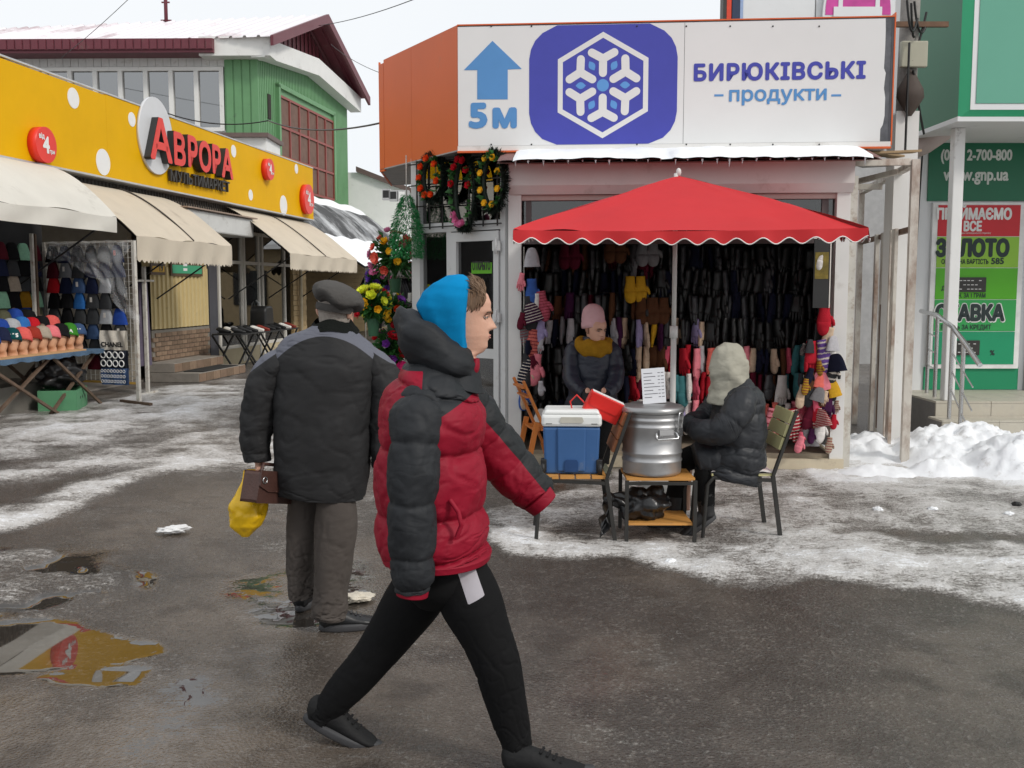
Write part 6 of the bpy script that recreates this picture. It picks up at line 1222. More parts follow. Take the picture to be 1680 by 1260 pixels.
# price list on the lid
pl = thing('price_list', 'printed price list in a clear sleeve standing on the canister lid', 'paper', (P(1074, 660, 6.66).x, 6.66, .91), rad(4)); m = MB(); m.box(-.078, .078, -.002, .002, 0, .235, Matrix.Rotation(rad(-4), 4, 'Y')); m.build('sheet', mat('white_paper', (.74, .75, .79), .4, .03), pl)
for k in range(8): m = MB(); z = .04 + k * .023; w = [.05, .09, .06, .1, .07, .05, .08, .06][k]; M_ = Matrix.Rotation(rad(-4), 4, 'Y'); m.box(-.065, -.065 + w, -.0032, -.0022, z, z + .004, M_); m.box(.03, .045, -.0032, -.0022, z, z + .004, M_); m.box(.052, .07, -.0032, -.0022, z, z + .004, M_); m.build('printed_line', mat('grey_ink', (.12, .12, .14), .6), pl)
# cooler -----------------------------------------------------------------------
cx = P(938, 740, 6.7).x; co = thing('cool_box', 'blue cool box with white lid on the slatted chair', 'cooler', (cx, 6.75, .44), rad(-3)); CBL = mat('blue_plastic', S2L((56, 94, 144)), .5, .06, 3, .1, 40, dirt=.08, dirtcol=(.2, .22, .25)); CWH = mat('white_lid_plastic', (.74, .75, .74), .4, .03)
def taper(m, x0, x1, y0, y1, z0, z1, k=.93): return m.add([(x0 * k, y0 * k, z0), (x1 * k, y0 * k, z0), (x1 * k, y1 * k, z0), (x0 * k, y1 * k, z0), (x0, y0, z1), (x1, y0, z1), (x1, y1, z1), (x0, y1, z1)], [(3, 2, 1, 0), (4, 5, 6, 7), (0, 1, 5, 4), (1, 2, 6, 5), (2, 3, 7, 6), (3, 0, 4, 7)])
m = MB(); taper(m, -.19, .19, -.145, .145, 0, .315); m.build('body', CBL, co, bevel=.015); m = MB(); taper(m, -.095, .095, -.158, -.10, 0.02, .312, .96); m.build('front_rib', CBL, co, bevel=.008)
m = MB(); m.prism([(-.045, .02), (.045, .02), (.045, .085), (.035, .1), (-.035, .1), (-.045, .085)], -.162, -.15); m.build('wheel_recess', mat('dark_blue_recess', S2L((34, 66, 112)), .5), co)
m = MB(); taper(m, -.2, .2, -.155, .155, .318, .40, 1.0); m.build('lid_rim', CWH, co, bevel=.02); m = MB(); taper(m, -.175, .175, -.135, .135, .40, .43, 1.08); m.build('lid_top', CWH, co, bevel=.012)
m = MB(); m.prism([(-.07, .345), (.07, .345), (.08, .36), (.07, .385), (-.07, .385), (-.08, .36)], -.160, -.1555); m.build('handle_recess', mat('cream_recess', (.5, .48, .42), .5), co); m = MB(); m.box(-.17, -.13, -.157, -.1552, .338, .342); m.build('vent_slot', BLK, co); m = MB(); m.box(.13, .17, -.157, -.1552, .338, .342); m.build('vent_slot', BLK, co)
for s_ in (-1, 1): m = MB(); m.lathe([(.001, -.015), (.045, -.015), (.05, 0), (.045, .015), (.001, .015)], 16, M=Matrix.Translation((s_ * .19, -.12, .035)) @ Matrix.Rotation(rad(90), 4, 'Y')); m.build('wheel', BLK, co); m = MB(); m.box(s_ * .185 - .02, s_ * .185 + .02, -.152, -.08, .02, .1); m.build('corner_guard', BLK, co, bevel=.006)
# red case
rc = thing('red_case', 'glossy red clutch case leaning between cooler and chair back', 'case', P(990, 668, 6.72)); rc.rotation_euler = (rad(8), rad(25), rad(5)); RED = mat('red_vinyl', S2L((214, 44, 40)), .3, .04, spec=.5)
m = MB(); m.box(-.125, .125, -.035, .035, -.075, .075); m.build('body', RED, rc, bevel=.008); m = MB(); m.prism([(-.12, .07), (.12, .07), (.11, .0), (.09, -.015), (-.09, -.015), (-.11, .0)], -.041, -.036); m.build('flap', RED, rc, bevel=.003); m = MB(); m.box(-.115, .115, -.025, .025, .0755, .08); m.build('paper_edge', WHT, rc); m = MB(); m.tube([(-.12, 0, -.03), (-.2, .0, -.0), (-.22, 0, -.06), (-.17, 0, -.12)], .006, 6); m.build('strap', RED, rc, recalc=False)
# black bag on the lower shelf
o = crumple('plastic_bag', 'knotted black plastic bag lying on the lower shelf', 'bag', (P(1055, 850, 6.7).x, 6.70, .215), (.17, .16, .125), 12.5, BAGB, .3, .35, .68)
m = MB(); m.grid(lambda u, v: (-.15 - .10 * v, .07 * (1 - .5 * v) * math.cos(6.283 * u) * (1 + .25 * math.sin(6.283 * u * 4 + v * 5)), .03 + .02 * v + .06 * (1 - .45 * v) * math.sin(6.283 * u) * (1 + .2 * math.sin(6.283 * u * 5))), 40, 10); m.ball((-.25, 0, .06), (.045, .05, .04), 12, 8); m.build('knot', BAGB, o)
m = MB(); m.grid(lambda u, v: (-.26 - .06 * v + .02 * math.sin(v * 11 + u * 3), -.08 + .12 * u * (1 - .6 * v) + .02 * math.sin(u * 9 + v * 7), .05 - .24 * v * (1 - .25 * u)), 12, 18); m.build('bag_tail', BAGB, o, recalc=False)
# wooden folding chair by the door -----------------------------------------------
ORW = mat('orange_beech', S2L((196, 116, 52)), .45, .1, 5, stretch=(8, 8, 1)); wc = P(872, 760, 8.95); fc = thing('folding_chair', 'orange wooden folding chair beside the kiosk post', 'chair', (wc.x, 8.95, 0), rad(12))
for yy in (-.2, .2):
    MB().bar((-.10, yy, 0), (.0, yy, .50), .045, .022).build('rear_leg', ORW, fc); MB().bar((-.115, yy + .03, .86), (.16, yy + .03, .25), .05, .022).build('back_upright', ORW, fc); MB().bar((.16, yy + .03, .25), (.24, yy + .03, 0), .045, .022).build('front_leg', ORW, fc)
for k in range(5): m = MB(); a = -.02 + k * .06; m.box(a, a + .05, -.19, .22, .42, .44); m.build('seat_slat', ORW, fc)
for k in range(2): MB().bar((-.10 + k * .035, -.18, .80 - k * .08), (-.10 + k * .035, .21, .80 - k * .08), .05, .016).build('back_slat', ORW, fc)
MB().bar((-.06, -.18, .2), (-.06, .18, .2), .03).build('stretcher', ORW, fc)
# litter -------------------------------------------------------------------------
p = G(286, 876); crumple('paper_litter', 'crumpled white paper lying on the wet asphalt', 'litter', p + Vector((0, 0, .03)), (.10, .055, .025), 4, mat('litter_paper', (.68, .68, .68), .7, .08), .3, .5, .7)
p = G(585, 986); crumple('cardboard_scrap', 'pale broken cardboard scrap behind the old man\'s shoes', 'litter', p + Vector((0, 0, .02)), (.09, .06, .025), 7, mat('pale_card', (.6, .55, .46), .8, .1), .2, .4, .7)
for k, (px, py) in enumerate(((1440, 838), (1668, 830), (1655, 846), (1530, 838), (1100, 925))):
    p = G(px, py); crumple('ice_lump', '%s of the loose ice lumps on the road, counted from the kiosk' % ORD[k], 'ice', p + Vector((0, 0, .012)), (.035, .03, .02), k + 9, SNW if k != 1 else BLK, 0, .4, .7)
# ================================================================= PEOPLE
SKIN = mat('skin', S2L((205, 160, 138)), .5, .06, 12, .12, 120, spec=.35, sss=.08); LIP = mat('lips', S2L((190, 132, 118)), .45, .05); EYEW = mat('eye_white', (.42, .40, .38), .3); EYED = mat('eye_dark', (.03, .02, .015), .2); BROW = mat('brow_hair', S2L((92, 70, 52)), .8)
def cloth_mat(name, rgb, rough=.68, wr=.35, sc=9, spec=.22, sheen=0.0):
    """padded / woven cloth: creases across the form and a fine weave"""
    if name in MATS: return MATS[name]
    m = mat(name, S2L(rgb) if max(rgb) > 1 else rgb, rough, .10, 5, spec=spec, sheen=sheen); t = m.node_tree; n = t.nodes; l = t.links; b = n['Principled BSDF']
    g = n.new('ShaderNodeNewGeometry'); mp = n.new('ShaderNodeMapping'); mp.inputs['Scale'].default_value = (1.0, 1.0, 1.7); l.new(g.outputs['Position'], mp.inputs['Vector'])
    a = n.new('ShaderNodeTexNoise'); a.inputs['Scale'].default_value = sc; a.inputs['Detail'].default_value = 2.5; a.inputs['Roughness'].default_value = .45; a.inputs['Distortion'].default_value = .5; l.new(mp.outputs[0], a.inputs['Vector'])
    f = n.new('ShaderNodeTexNoise'); f.inputs['Scale'].default_value = 420; l.new(g.outputs['Position'], f.inputs['Vector'])
    ad = n.new('ShaderNodeMath'); ad.operation = 'MULTIPLY_ADD'; ad.inputs[1].default_value = .03; l.new(f.outputs[0], ad.inputs[0])
    a2 = n.new('ShaderNodeTexNoise'); a2.inputs['Scale'].default_value = sc * .8; a2.inputs['Detail'].default_value = 1.5; a2.inputs['Distortion'].default_value = .7; l.new(mp.outputs[0], a2.inputs['Vector'])
    sb2 = n.new('ShaderNodeMath'); sb2.operation = 'SUBTRACT'; sb2.inputs[1].default_value = .5; l.new(a2.outputs[0], sb2.inputs[0]); ab = n.new('ShaderNodeMath'); ab.operation = 'ABSOLUTE'; l.new(sb2.outputs[0], ab.inputs[0]); cl_ = n.new('ShaderNodeMath'); cl_.operation = 'MULTIPLY'; cl_.use_clamp = True; cl_.inputs[1].default_value = 9; l.new(ab.outputs[0], cl_.inputs[0])
    sm_ = n.new('ShaderNodeMath'); sm_.operation = 'MULTIPLY_ADD'; sm_.inputs[1].default_value = .10; l.new(cl_.outputs[0], sm_.inputs[0]); l.new(a.outputs[0], sm_.inputs[2]); l.new(sm_.outputs[0], ad.inputs[2])
    bu = n.new('ShaderNodeBump'); bu.inputs['Strength'].default_value = wr; bu.inputs['Distance'].default_value = .016; l.new(ad.outputs[0], bu.inputs['Height']); l.new(bu.outputs[0], b.inputs['Normal']); return m
def two_tone(name, ma, rgb_b, attr):
    """second cloth colour where the named mesh attribute is positive (sewn panels)"""
    if name in MATS: return MATS[name]
    m = ma.copy(); m.name = name; MATS[name] = m; t = m.node_tree; n = t.nodes; l = t.links; b = n['Principled BSDF']; old = b.inputs['Base Color'].links[0].from_socket
    at = n.new('ShaderNodeAttribute'); at.attribute_name = attr; gt = n.new('ShaderNodeMath'); gt.operation = 'GREATER_THAN'; gt.inputs[1].default_value = 0; l.new(at.outputs['Fac'], gt.inputs[0])
    mxn = n.new('ShaderNodeMix'); mxn.data_type = 'RGBA'; l.new(gt.outputs[0], mxn.inputs[0]); l.new(old, mxn.inputs[6]); mxn.inputs[7].default_value = (*S2L(rgb_b), 1); l.new(mxn.outputs[2], b.inputs['Base Color']); return m
def set_attr(o, name, fn):
    me = o.data; a = me.attributes.new(name, 'FLOAT', 'POINT'); a.data.foreach_set('value', [fn(v.co) for v in me.vertices])
def wrinkle(m, amp, sc, seed=0, stretch=(1, 1, 1)):
    """push vertices radially from a smooth noise so cloth is never perfectly round"""
    out = []
    for p in m.v:
        q = Vector((p[0] * sc * stretch[0] + seed, p[1] * sc * stretch[1], p[2] * sc * stretch[2])); d = mnoise.noise_vector(q) * amp + mnoise.noise_vector(q * 2.7) * amp * .4; out.append((p[0] + d.x, p[1] + d.y, p[2] + d.z))
    m.v = out; return m
def rel(root, pts, Ys):
    """photo measurements -> coordinates relative to a person's foot point"""
    o = root.location; out = []
    for (px, py, *r), Y in zip(pts, Ys if hasattr(Ys, '__len__') else [Ys] * len(pts)): q = P(px, py, Y) - o; out.append((q.x, q.y, q.z, *r))
    return out
def puff(k, amp, sharp=.45, ph=0.0):
    def f(t, a, p):
        s_ = abs(math.sin(math.pi * (t * k + ph))); i = math.floor(t * k + ph + .5); ca, sa = math.cos(a), math.sin(a)
        gather = (1 - s_) ** 2.2 * .055 * mnoise.noise(Vector((ca * 4.5, sa * 4.5, i * 3.7))) + (1 - s_) ** 1.3 * .03 * mnoise.noise(Vector((ca * 9, sa * 9, i * 5.1)))
        return 1 - amp + amp * s_ ** sharp + gather + crease(t * k * .9, ca, sa, k, .035)
    return f
def crease(t, ca, sa, seed, amp):
    n1 = mnoise.noise(Vector((ca * 1.5 + seed, sa * 1.5, t * 2.1))); n2 = mnoise.noise(Vector((ca * 2.8, sa * 2.8 + seed, t * 3.4 + ca)))
    return -amp * max(0, 1 - abs(n1) / .09) * .9 - amp * max(0, 1 - abs(n2) / .07) * .6 + amp * .5 * mnoise.noise(Vector((ca * 1.2, sa * 1.2, t * 1.5 + seed)))
def add_head(m, M, n=48, lv=64): add_rings(m, head_rings(n, lv), M)
def face_parts(parent, M, brow=BROW, lidded=False):
    for sx in (-1, 1):
        e = MB(); e.ball((sx * .033, -.0735, .1155), (.0125, .0095, .0052), 12, 8, M); e.build('eye', EYEW, parent); e = MB(); e.ball((sx * .033, -.0815, .1155), (.0052, .0025, .0055), 8, 6, M); e.build('iris', EYED, parent)
        b = MB(); limb(b, [(sx * .014, -.098, .128, .0035, .005), (sx * .032, -.095, .1345, .0035, .0055), (sx * .053, -.080, .132, .002, .003)], 6, 8, ref=(0, 0, 1)); b.v = [tuple(M @ Vector(q)) for q in b.v]; b.build('eyebrow', brow, parent)
        l = MB(); limb(l, [(sx * .018, -.0825, .1185, .003, .003), (sx * .033, -.0835, .1225, .003, .003), (sx * .047, -.075, .118, .003, .003)], 6, 8, ref=(0, 0, 1)); l.v = [tuple(M @ Vector(q)) for q in l.v]; l.build('eyelid', SKIN, parent)
        r = MB(); limb(r, [(sx * .073, .012, .085, .010, .006), (sx * .080, .020, .105, .017, .008), (sx * .082, .022, .125, .019, .008), (sx * .077, .018, .14, .008, .005)], 10, 10, ref=(0, 1, 0)); r.v = [tuple(M @ Vector(q)) for q in r.v]; r.build('ear', SKIN, parent)
    for z, w, th in ((.0520, .023, .0028), (.0440, .020, .0032)):
        b = MB(); limb(b, [(-w, -.087, .0478, .001, .001), (-w * .5, -.0945, z, th, .003), (0, -.0965, z - .0004, th * .95, .003), (w * .5, -.0945, z, th, .003), (w, -.087, .0478, .001, .001)], 8, 14, ref=(0, 0, 1)); b.v = [tuple(M @ Vector(q)) for q in b.v]; b.build('lip', LIP, parent)
def hand_mb(m, M, side=1, curl=.8):
    """palm at origin, fingers along -z, palm faces -x*side"""
    k = [(0, 0, .05, .028, .022), (0, 0, .0, .036, .018), (0, 0, -.05, .043, .016), (0, 0, -.085, .042, .014)]; mm = MB(); limb(mm, k, 14, 10, ref=(0, 1, 0))
    for i, (y, l) in enumerate(((-.031, .068), (-.010, .078), (.011, .074), (.031, .058))):
        pts = []; p = Vector((0, y, -.08)); an = 0.0
        for s_ in range(4): pts.append((*p, .0088 - .0008 * s_, .0088 - .0008 * s_)); an += curl * .75; p = p + Vector((-side * math.sin(an), 0, -math.cos(an))) * l / 3
        limb(mm, pts, 9, 9, ref=(0, 1, 0))
    limb(mm, [(0, -.03, -.02, .012, .012), (-side * .012, -.052, -.045, .0115, .0115), (-side * .03, -.056, -.068, .0105, .0105), (-side * .045, -.048, -.082, .008, .008)], 9, 9, ref=(1, 0, 0))
    m.add(mm.v, mm.f, True, M)
def fin(m, name, material, parent): o = m.build(name, material, parent); return o
def sneaker(parent, loc, rz, pitch=0.0, L=.29, w=.052, high=.10, um=None, sm=None, name='shoe', heel=.03):
    """toe towards local +x, heel at -x; origin under the ankle"""
    M = Matrix.Translation(loc) @ Matrix.Rotation(rz, 4, 'Z') @ Matrix.Rotation(pitch, 4, 'Y'); h0 = -.27 * L
    m = MB(); k = [(h0 - .005, 0, high * .55, .012, .02), (h0 + .015, 0, high * .58, w * .72, high * .48), (h0 + .06, 0, high * .60, w * .80, high * .52), (h0 + .12, 0, high * .53, w * .84, high * .42), (h0 + .17, 0, high * .43, w * .92, high * .30), (h0 + .22, 0, high * .37, w * .98, high * .22), (h0 + .265, 0, high * .32, w * .82, high * .16), (h0 + L, 0, high * .26, w * .25, high * .08)]
    limb(m, k, 24, 40, ref=(0, 1, 0)); m.v = [tuple(M @ Vector(q)) for q in m.v]; s = m.build(name, um, parent)
    m = MB(); n = 28; out = []
    for i in range(n):
        a = 2 * math.pi * i / n; x = h0 + L / 2 + math.cos(a) * (L / 2 + .006); y = math.sin(a) * w * (1.02 + .10 * math.cos(a)) * (1 if abs(math.cos(a)) < .7 else .96); out.append((x, y))
    rings = [[(x, y, z + (.018 * max(0, (x - h0 - .2) / .1) ** 2 if x > h0 + .2 else 0)) for x, y in [(h0 + L / 2 + (x - h0 - L / 2) * sc, y * sc) for x, y in out]] for z, sc in ((0, .95), (.006, 1.0), (heel * .7, 1.0), (heel, .97))]
    add_rings(m, rings, M); m.build('sole', sm, s)
    for j in range(4): b = MB(); x = h0 + .13 + j * .022; b.bar((x, -w * .45, high * (.93 - .1 * j)), (x + .008, w * .45, high * (.93 - .1 * j)), .008, .006); b.v = [tuple(M @ Vector(q)) for q in b.v]; b.build('lace', um, s)
    return s
# ------------------------------------------------------------------ 1. young man striding to the right
YM = 3.46; f0 = G(745, 1240); young = thing('person', 'young person in red and black puffer jacket with blue hood striding right', 'person', (P(735, 900, YM).x, YM, 0))
BLKP = cloth_mat('black_puffer_shell', (40, 42, 45), .62, .4, 10); REDP = cloth_mat('red_puffer_shell', (138, 16, 40), .6, .4, 10); SWT = cloth_mat('black_jersey', (19, 19, 20), .85, .25, 8, .15); BLH = cloth_mat('blue_hood_fleece', (12, 124, 178), .95, .3, 8, .08)
hx = P(758, 572, YM); HM_ = Matrix.Translation(hx - young.location) @ Matrix.Rotation(rad(94), 4, 'Z') @ Matrix.Rotation(rad(3), 4, 'X') @ Matrix.Scale(.98, 4)
body = MB(); add_head(body, HM_)
limb(body, rel(young, [(745, 600, .06, .06), (722, 640, .09, .14), (712, 720, .10, .15), (715, 800, .09, .13), (722, 880, .07, .09)], YM), 24, 30, ref=(1, 0, 0))
limb(body, rel(young, [(705, 660, .04, .04), (682, 780, .035, .035), (677, 955, .025, .025)], [3.36, 3.24, 3.21]), 12, 16, ref=(1, 0, 0)); limb(body, rel(young, [(735, 660, .05, .05), (800, 740, .04, .04), (880, 822, .03, .03)], 3.72), 12, 16, ref=(1, 0, 0))
limb(body, rel(young, [(742, 960, .045, .045), (812, 1085, .04, .04), (846, 1205, .022, .022)], 3.36), 12, 16, ref=(0, 1, 0)); limb(body, rel(young, [(705, 960, .045, .045), (612, 1078, .04, .04), (540, 1160, .022, .022)], 3.585), 12, 16, ref=(0, 1, 0))
hb = MB(); bo = body.build('body', SKIN, young); face_parts(bo, HM_)
# jacket torso
def ytorso_mod(t, a, p): s_ = puff(4.3, .17, .36, .2)(t, a, p); return s_
tk = rel(young, [(738, 598, .07, .10), (722, 628, .150, .22), (712, 670, .185, .262), (708, 735, .192, .265), (706, 800, .197, .262), (708, 860, .200, .258), (714, 896, .195, .25), (716, 908, .185, .24)], YM)
m = MB(); limb(m, tk, 110, 150, ytorso_mod, ref=(1, 0, 0)); wrinkle(m, .008, 11, 1); jk = m.build('jacket', two_tone('red_black_puffer', REDP, (40, 42, 45), 'panel'), young)
zq = lambda py, Y=YM: P(700, py, Y).z
xq = lambda px, Y=YM: P(px, 700, Y).x - young.location.x
def panel(co):
    x, z = co.x, co.z; sx_ = xq(708); d = []
    yoke = min(z - zq(668) - (x - xq(735)) * .55, x - xq(702))                        # black front shoulder yoke
    yoke2 = min(z - (zq(668) + (x - xq(735)) * .62), x - xq(702))
    return max(yoke2, z - zq(603))
set_attr(jk, 'panel', panel)
m = MB(); m.tube([Vector(q) for q in rel(young, [(738, 820), (752, 840), (757, 862), (749, 882)], [3.222, 3.212, 3.21, 3.213])], .008, 8); m.build('pocket_welt', REDP, jk, recalc=False)
m = MB(); m.tube([Vector(q[:3]) for q in []] or [(0, 0, 0), (0, 0, .001)], .001, 4) if False else None
hem = rel(young, [(716, 903, .195, .245), (716, 913, .190, .24)], YM); m = MB(); limb(m, hem, 56, 6, None, ref=(1, 0, 0)); m.build('hem_band', REDP, jk)
# near sleeve
sk = rel(young, [(706, 642, .05, .05), (692, 664, .082, .075), (685, 695, .094, .092), (679, 760, .088, .088), (676, 830, .084, .086), (677, 900, .080, .082), (677, 945, .070, .072), (677, 968, .056, .056)], [3.34, 3.29, 3.25, 3.22, 3.21, 3.21, 3.21, 3.21])
m = MB(); limb(m, sk, 84, 150, puff(5.2, .2, .36, .1), ref=(1, 0, 0)); wrinkle(m, .007, 13, 5); sl = m.build('sleeve', two_tone('black_red_sleeve', BLKP, (150, 18, 42), 'stripe'), jk)
set_attr(sl, 'stripe', lambda co: min(co.x - (xq(716, 3.15) + .0 * co.z) - .03 * (co.z > zq(780)), zq(760, 3.15) - co.z))
m = MB(); limb(m, rel(young, [(677, 966, .054, .050), (676, 977, .052, .050)], 3.21), 30, 6, lambda t, a, p: 1 + .05 * math.sin(a * 15), ref=(1, 0, 0)); m.build('cuff', REDP, sl)
# far sleeve swinging forward
fk = rel(young, [(742, 640, .08, .08), (768, 680, .11, .10), (800, 724, .105, .10), (838, 768, .098, .095), (868, 800, .088, .085), (884, 820, .07, .07)], [3.62, 3.66, 3.70, 3.72, 3.72, 3.70])
m = MB(); limb(m, fk, 72, 130, puff(5.0, .16, .36, .1), ref=(1, 0, 1)); wrinkle(m, .007, 13, 8); s2 = m.build('sleeve', two_tone('red_black_far_sleeve', REDP, (38, 40, 42), 'upper'), jk)
A_ = Vector(fk[1][:3]); B_ = Vector(fk[-1][:3]); dn = (B_ - A_).normalized(); nn = Vector((-dn.z, 0, dn.x)).normalized(); nn = nn if nn.z > 0 else -nn
set_attr(s2, 'upper', lambda co: (co - A_).dot(nn) - .042)
m = MB(); limb(m, rel(young, [(881, 816, .066, .066), (893, 829, .058, .058)], 3.70), 30, 6, lambda t, a, p: 1 + .05 * math.sin(a * 15), ref=(1, 0, 1)); m.build('cuff', REDP, s2)
# jacket hood lying on the shoulders
def hoodring(u, v):
    a = 2 * math.pi * u; b = 2 * math.pi * v; R_x, R_y = .088, .112; tr = .046 + .022 * (1 + math.cos(a)) * .5; tr *= 1 + .10 * math.sin(5 * a + 3 * math.sin(b)) + .06 * math.sin(9 * b)
    x = -(R_x + tr * math.cos(b)) * math.cos(a); y = (R_y + tr * .8 * math.cos(b)) * math.sin(a); z = tr * 1.3 * math.sin(b) + x * -.5
    return (x, y, z)
m = MB(); m.grid(hoodring, 64, 26); c = P(722, 573, YM) - young.location; m.v = [(p[0] + c.x, p[1] + c.y, p[2] + c.z) for p in m.v]; wrinkle(m, .008, 12, 3); m.build('lowered_hood', BLKP, jk)
m = MB(); limb(m, rel(young, [(781, 588, .012, .02), (779, 604, .016, .03), (772, 622, .012, .02)], YM - .02), 16, 12, ref=(1, 0, 0)); m.build('collar_flap', REDP, jk)
m = MB(); limb(m, rel(young, [(756, 586, .060, .066), (752, 604, .078, .085), (744, 628, .115, .13)], YM), 36, 20, ref=(1, 0, 0)); wrinkle(m, .005, 14, 6); m.build('inner_collar', BLKP, jk)
# blue hood
rings = []
for i in range(40):
    t = i / 39; z = -.045 + .30 * t; ring = []
    f, b, w = lerp_tab([(-.05, .045, .10, .085), (0, .035, .112, .090), (.05, .028, .125, .093), (.10, .025, .140, .097), (.14, .026, .150, .100), (.18, .028, .138, .098), (.22, .03, .105, .082), (.245, .02, .06, .05), (.256, .0, .012, .012)], z)
    for j in range(48):
        a = 2 * math.pi * j / 48; c_, s_ = math.cos(a), math.sin(a); fold = 1 + .018 * math.sin(a * 9 + z * 30) + .012 * math.sin(a * 17 - z * 60)
        ring.append((w * s_ * fold, (-f * abs(c_) ** .6 if c_ > 0 else -b * c_ * fold) + .012, z))
    rings.append(ring)
m = MB(); add_rings(m, rings, HM_); wrinkle(m, .012, 9, 2, (1, 1, .35)); hd = m.build('blue_hood', BLH, young)
# hair
HAIR = mat('brown_hair', S2L((112, 88, 68)), .55, .3, 60, spec=.4, stretch=(1, 1, .2)); m = MB(); rr = random.Random(3)
for k in range(700):
    x = rr.uniform(-.068, .068); y0 = -.015 - rr.random() * .045; z0 = .205 - abs(x) * .55 - (abs(y0) - .03) * .55; l = rr.uniform(.028, .058); q0 = Vector((x, y0, z0)); q1 = q0 + Vector((x * .1, -.012, l * .7)); q2 = q1 + Vector((rr.uniform(-.008, .008), .018 * rr.uniform(.3, 1.6), l * .35)); limb(m, [(*q0, .0042, .0042), (*q1, .0034, .003), (*q2, .0006, .0006)], 4, 5, ref=(1, 0, 0))
for k in range(90):
    sx = rr.choice((-1, 1)); q0 = Vector((sx * .068, -.035 + rr.uniform(-.02, .03), .195 + rr.uniform(-.02, .015))); q1 = q0 + Vector((sx * .005, -.002, -.024)); q2 = q1 + Vector((0, .006, -.022)); limb(m, [(*q0, .004, .004), (*q1, .003, .003), (*q2, .001, .001)], 5, 5, ref=(0, 1, 0))
m.v = [tuple(HM_ @ Vector(q)) for q in m.v]; m.build('hair', HAIR, young)
# trousers
def leg_mod(seed, amp=.05):
    def f(t, a, p):
        ca, sa = math.cos(a), math.sin(a); lo = .35 + 1.1 * max(0, t - .55) / .45 + .5 * math.exp(-((t - .5) / .1) ** 2)
        return 1 + amp * lo * mnoise.noise(Vector((ca * 1.4, sa * 1.4, t * 8 + seed))) + crease(t * 4, ca, sa, seed, amp * 1.3 * lo)
    return f
m = MB(); limb(m, rel(young, [(718, 870, .10, .13), (722, 912, .135, .17), (727, 955, .145, .17), (730, 985, .10, .12)], YM), 40, 24, ref=(1, 0, 0))
limb(m, rel(young, [(745, 925, .10, .095), (772, 985, .108, .10), (798, 1045, .090, .088), (816, 1095, .082, .08), (830, 1150, .072, .07), (843, 1200, .060, .06), (848, 1224, .052, .055)], [3.42, 3.38, 3.36, 3.35, 3.35, 3.35, 3.35]), 96, 170, leg_mod(1), ref=(1, 0, 0))
limb(m, rel(young, [(712, 930, .10, .095), (678, 985, .105, .10), (640, 1040, .088, .088), (606, 1085, .076, .078), (566, 1130, .068, .068), (536, 1165, .054, .055), (524, 1180, .05, .05)], [3.50, 3.54, 3.57, 3.58, 3.59, 3.60, 3.60]), 48, 110, leg_mod(4), ref=(1, 0, 0)); tr = m.build('trousers', two_tone('black_jersey_grey_patch', SWT, (168, 164, 170), 'patch'), young)
# grey sewn patch on the outer side of the near thigh
pc = [Vector((q[0], q[2])) for q in rel(young, [(744, 930), (774, 930), (795, 982), (768, 994)], 3.27)]
def in_patch(co):
    if co.y > -.12: return -1
    d = 9
    for a_, b_ in zip(pc, pc[1:] + pc[:1]):
        e_ = b_ - a_; d = min(d, -(e_.x * (co.z - a_.y) - e_.y * (co.x - a_.x)) / e_.length)
    return d
set_attr(tr, 'patch', in_patch)
SHB = cloth_mat('black_knit_shoe', (22, 22, 23), .7, .2, 30, .3); SOL = mat('dark_grey_sole', (.045, .045, .048), .6, .15)
fr = G(872, 1262); sneaker(young, Vector((P(866, 1240, 3.32).x, 3.32, -.0)) - Vector((young.location.x, young.location.y, 0)), rad(-6), 0, .31, .052, .105, SHB, SOL)
bk_ = P(528, 1192, 3.60) - young.location; sneaker(young, Vector((bk_.x + .005, bk_.y, .045)), rad(-4), rad(24), .30, .05, .105, SHB, SOL)
# ------------------------------------------------------------------ 2. old man walking away
OY = 4.88; oldm = thing('person', 'elderly person in flat cap and grey and black coat walking away with bags', 'person', (P(535, 1000, OY).x, OY, 0))
OBL = cloth_mat('black_coat_shell', (41, 41, 42), .65, .28, 6, .2); OTR = cloth_mat('grey_brown_wool_trousers', (78, 72, 68), .85, .35, 8, .2); GHA = mat('grey_cropped_hair', S2L((150, 142, 134)), .8, .2, 60, .6, 160)
ho = P(549, 560, OY); HO = Matrix.Translation(ho - oldm.location + Vector((0, .02, .022))) @ Matrix.Rotation(rad(180 - 22), 4, 'Z') @ Matrix.Rotation(rad(8), 4, 'X') @ Matrix.Scale(1.05, 4)
body = MB(); add_head(body, HO, 40, 48); limb(body, rel(oldm, [(548, 545, .07, .07), (535, 590, .16, .09), (530, 680, .16, .10), (530, 770, .12, .07)], OY), 20, 24, ref=(1, 0, 0))
limb(body, rel(oldm, [(462, 618, .04, .04), (424, 680, .045, .045), (424, 758, .028, .028)], OY - .02), 12, 14, ref=(1, 0, 0)); limb(body, rel(oldm, [(608, 618, .04, .04), (636, 680, .045, .045), (634, 755, .03, .03)], OY), 12, 14, ref=(1, 0, 0))
for a_, b_, Y in (((500, 800), (498, 985), OY + .06), ((553, 800), (545, 1015), OY - .06)): limb(body, rel(oldm, [(*a_, .045, .045), ((a_[0] + b_[0]) / 2, (a_[1] + b_[1]) / 2, .045, .045), (b_[0], b_[1] - 12, .03, .03)], Y), 12, 14, ref=(1, 0, 0))
hp = P(425, 758, OY - .03) - oldm.location; hand_mb(body, Matrix.Translation(hp + Vector((0, 0, -.02))), -1, .9); hp2 = P(636, 750, OY) - oldm.location; hand_mb(body, Matrix.Translation(hp2), 1, .5)
ob = body.build('body', SKIN, oldm)
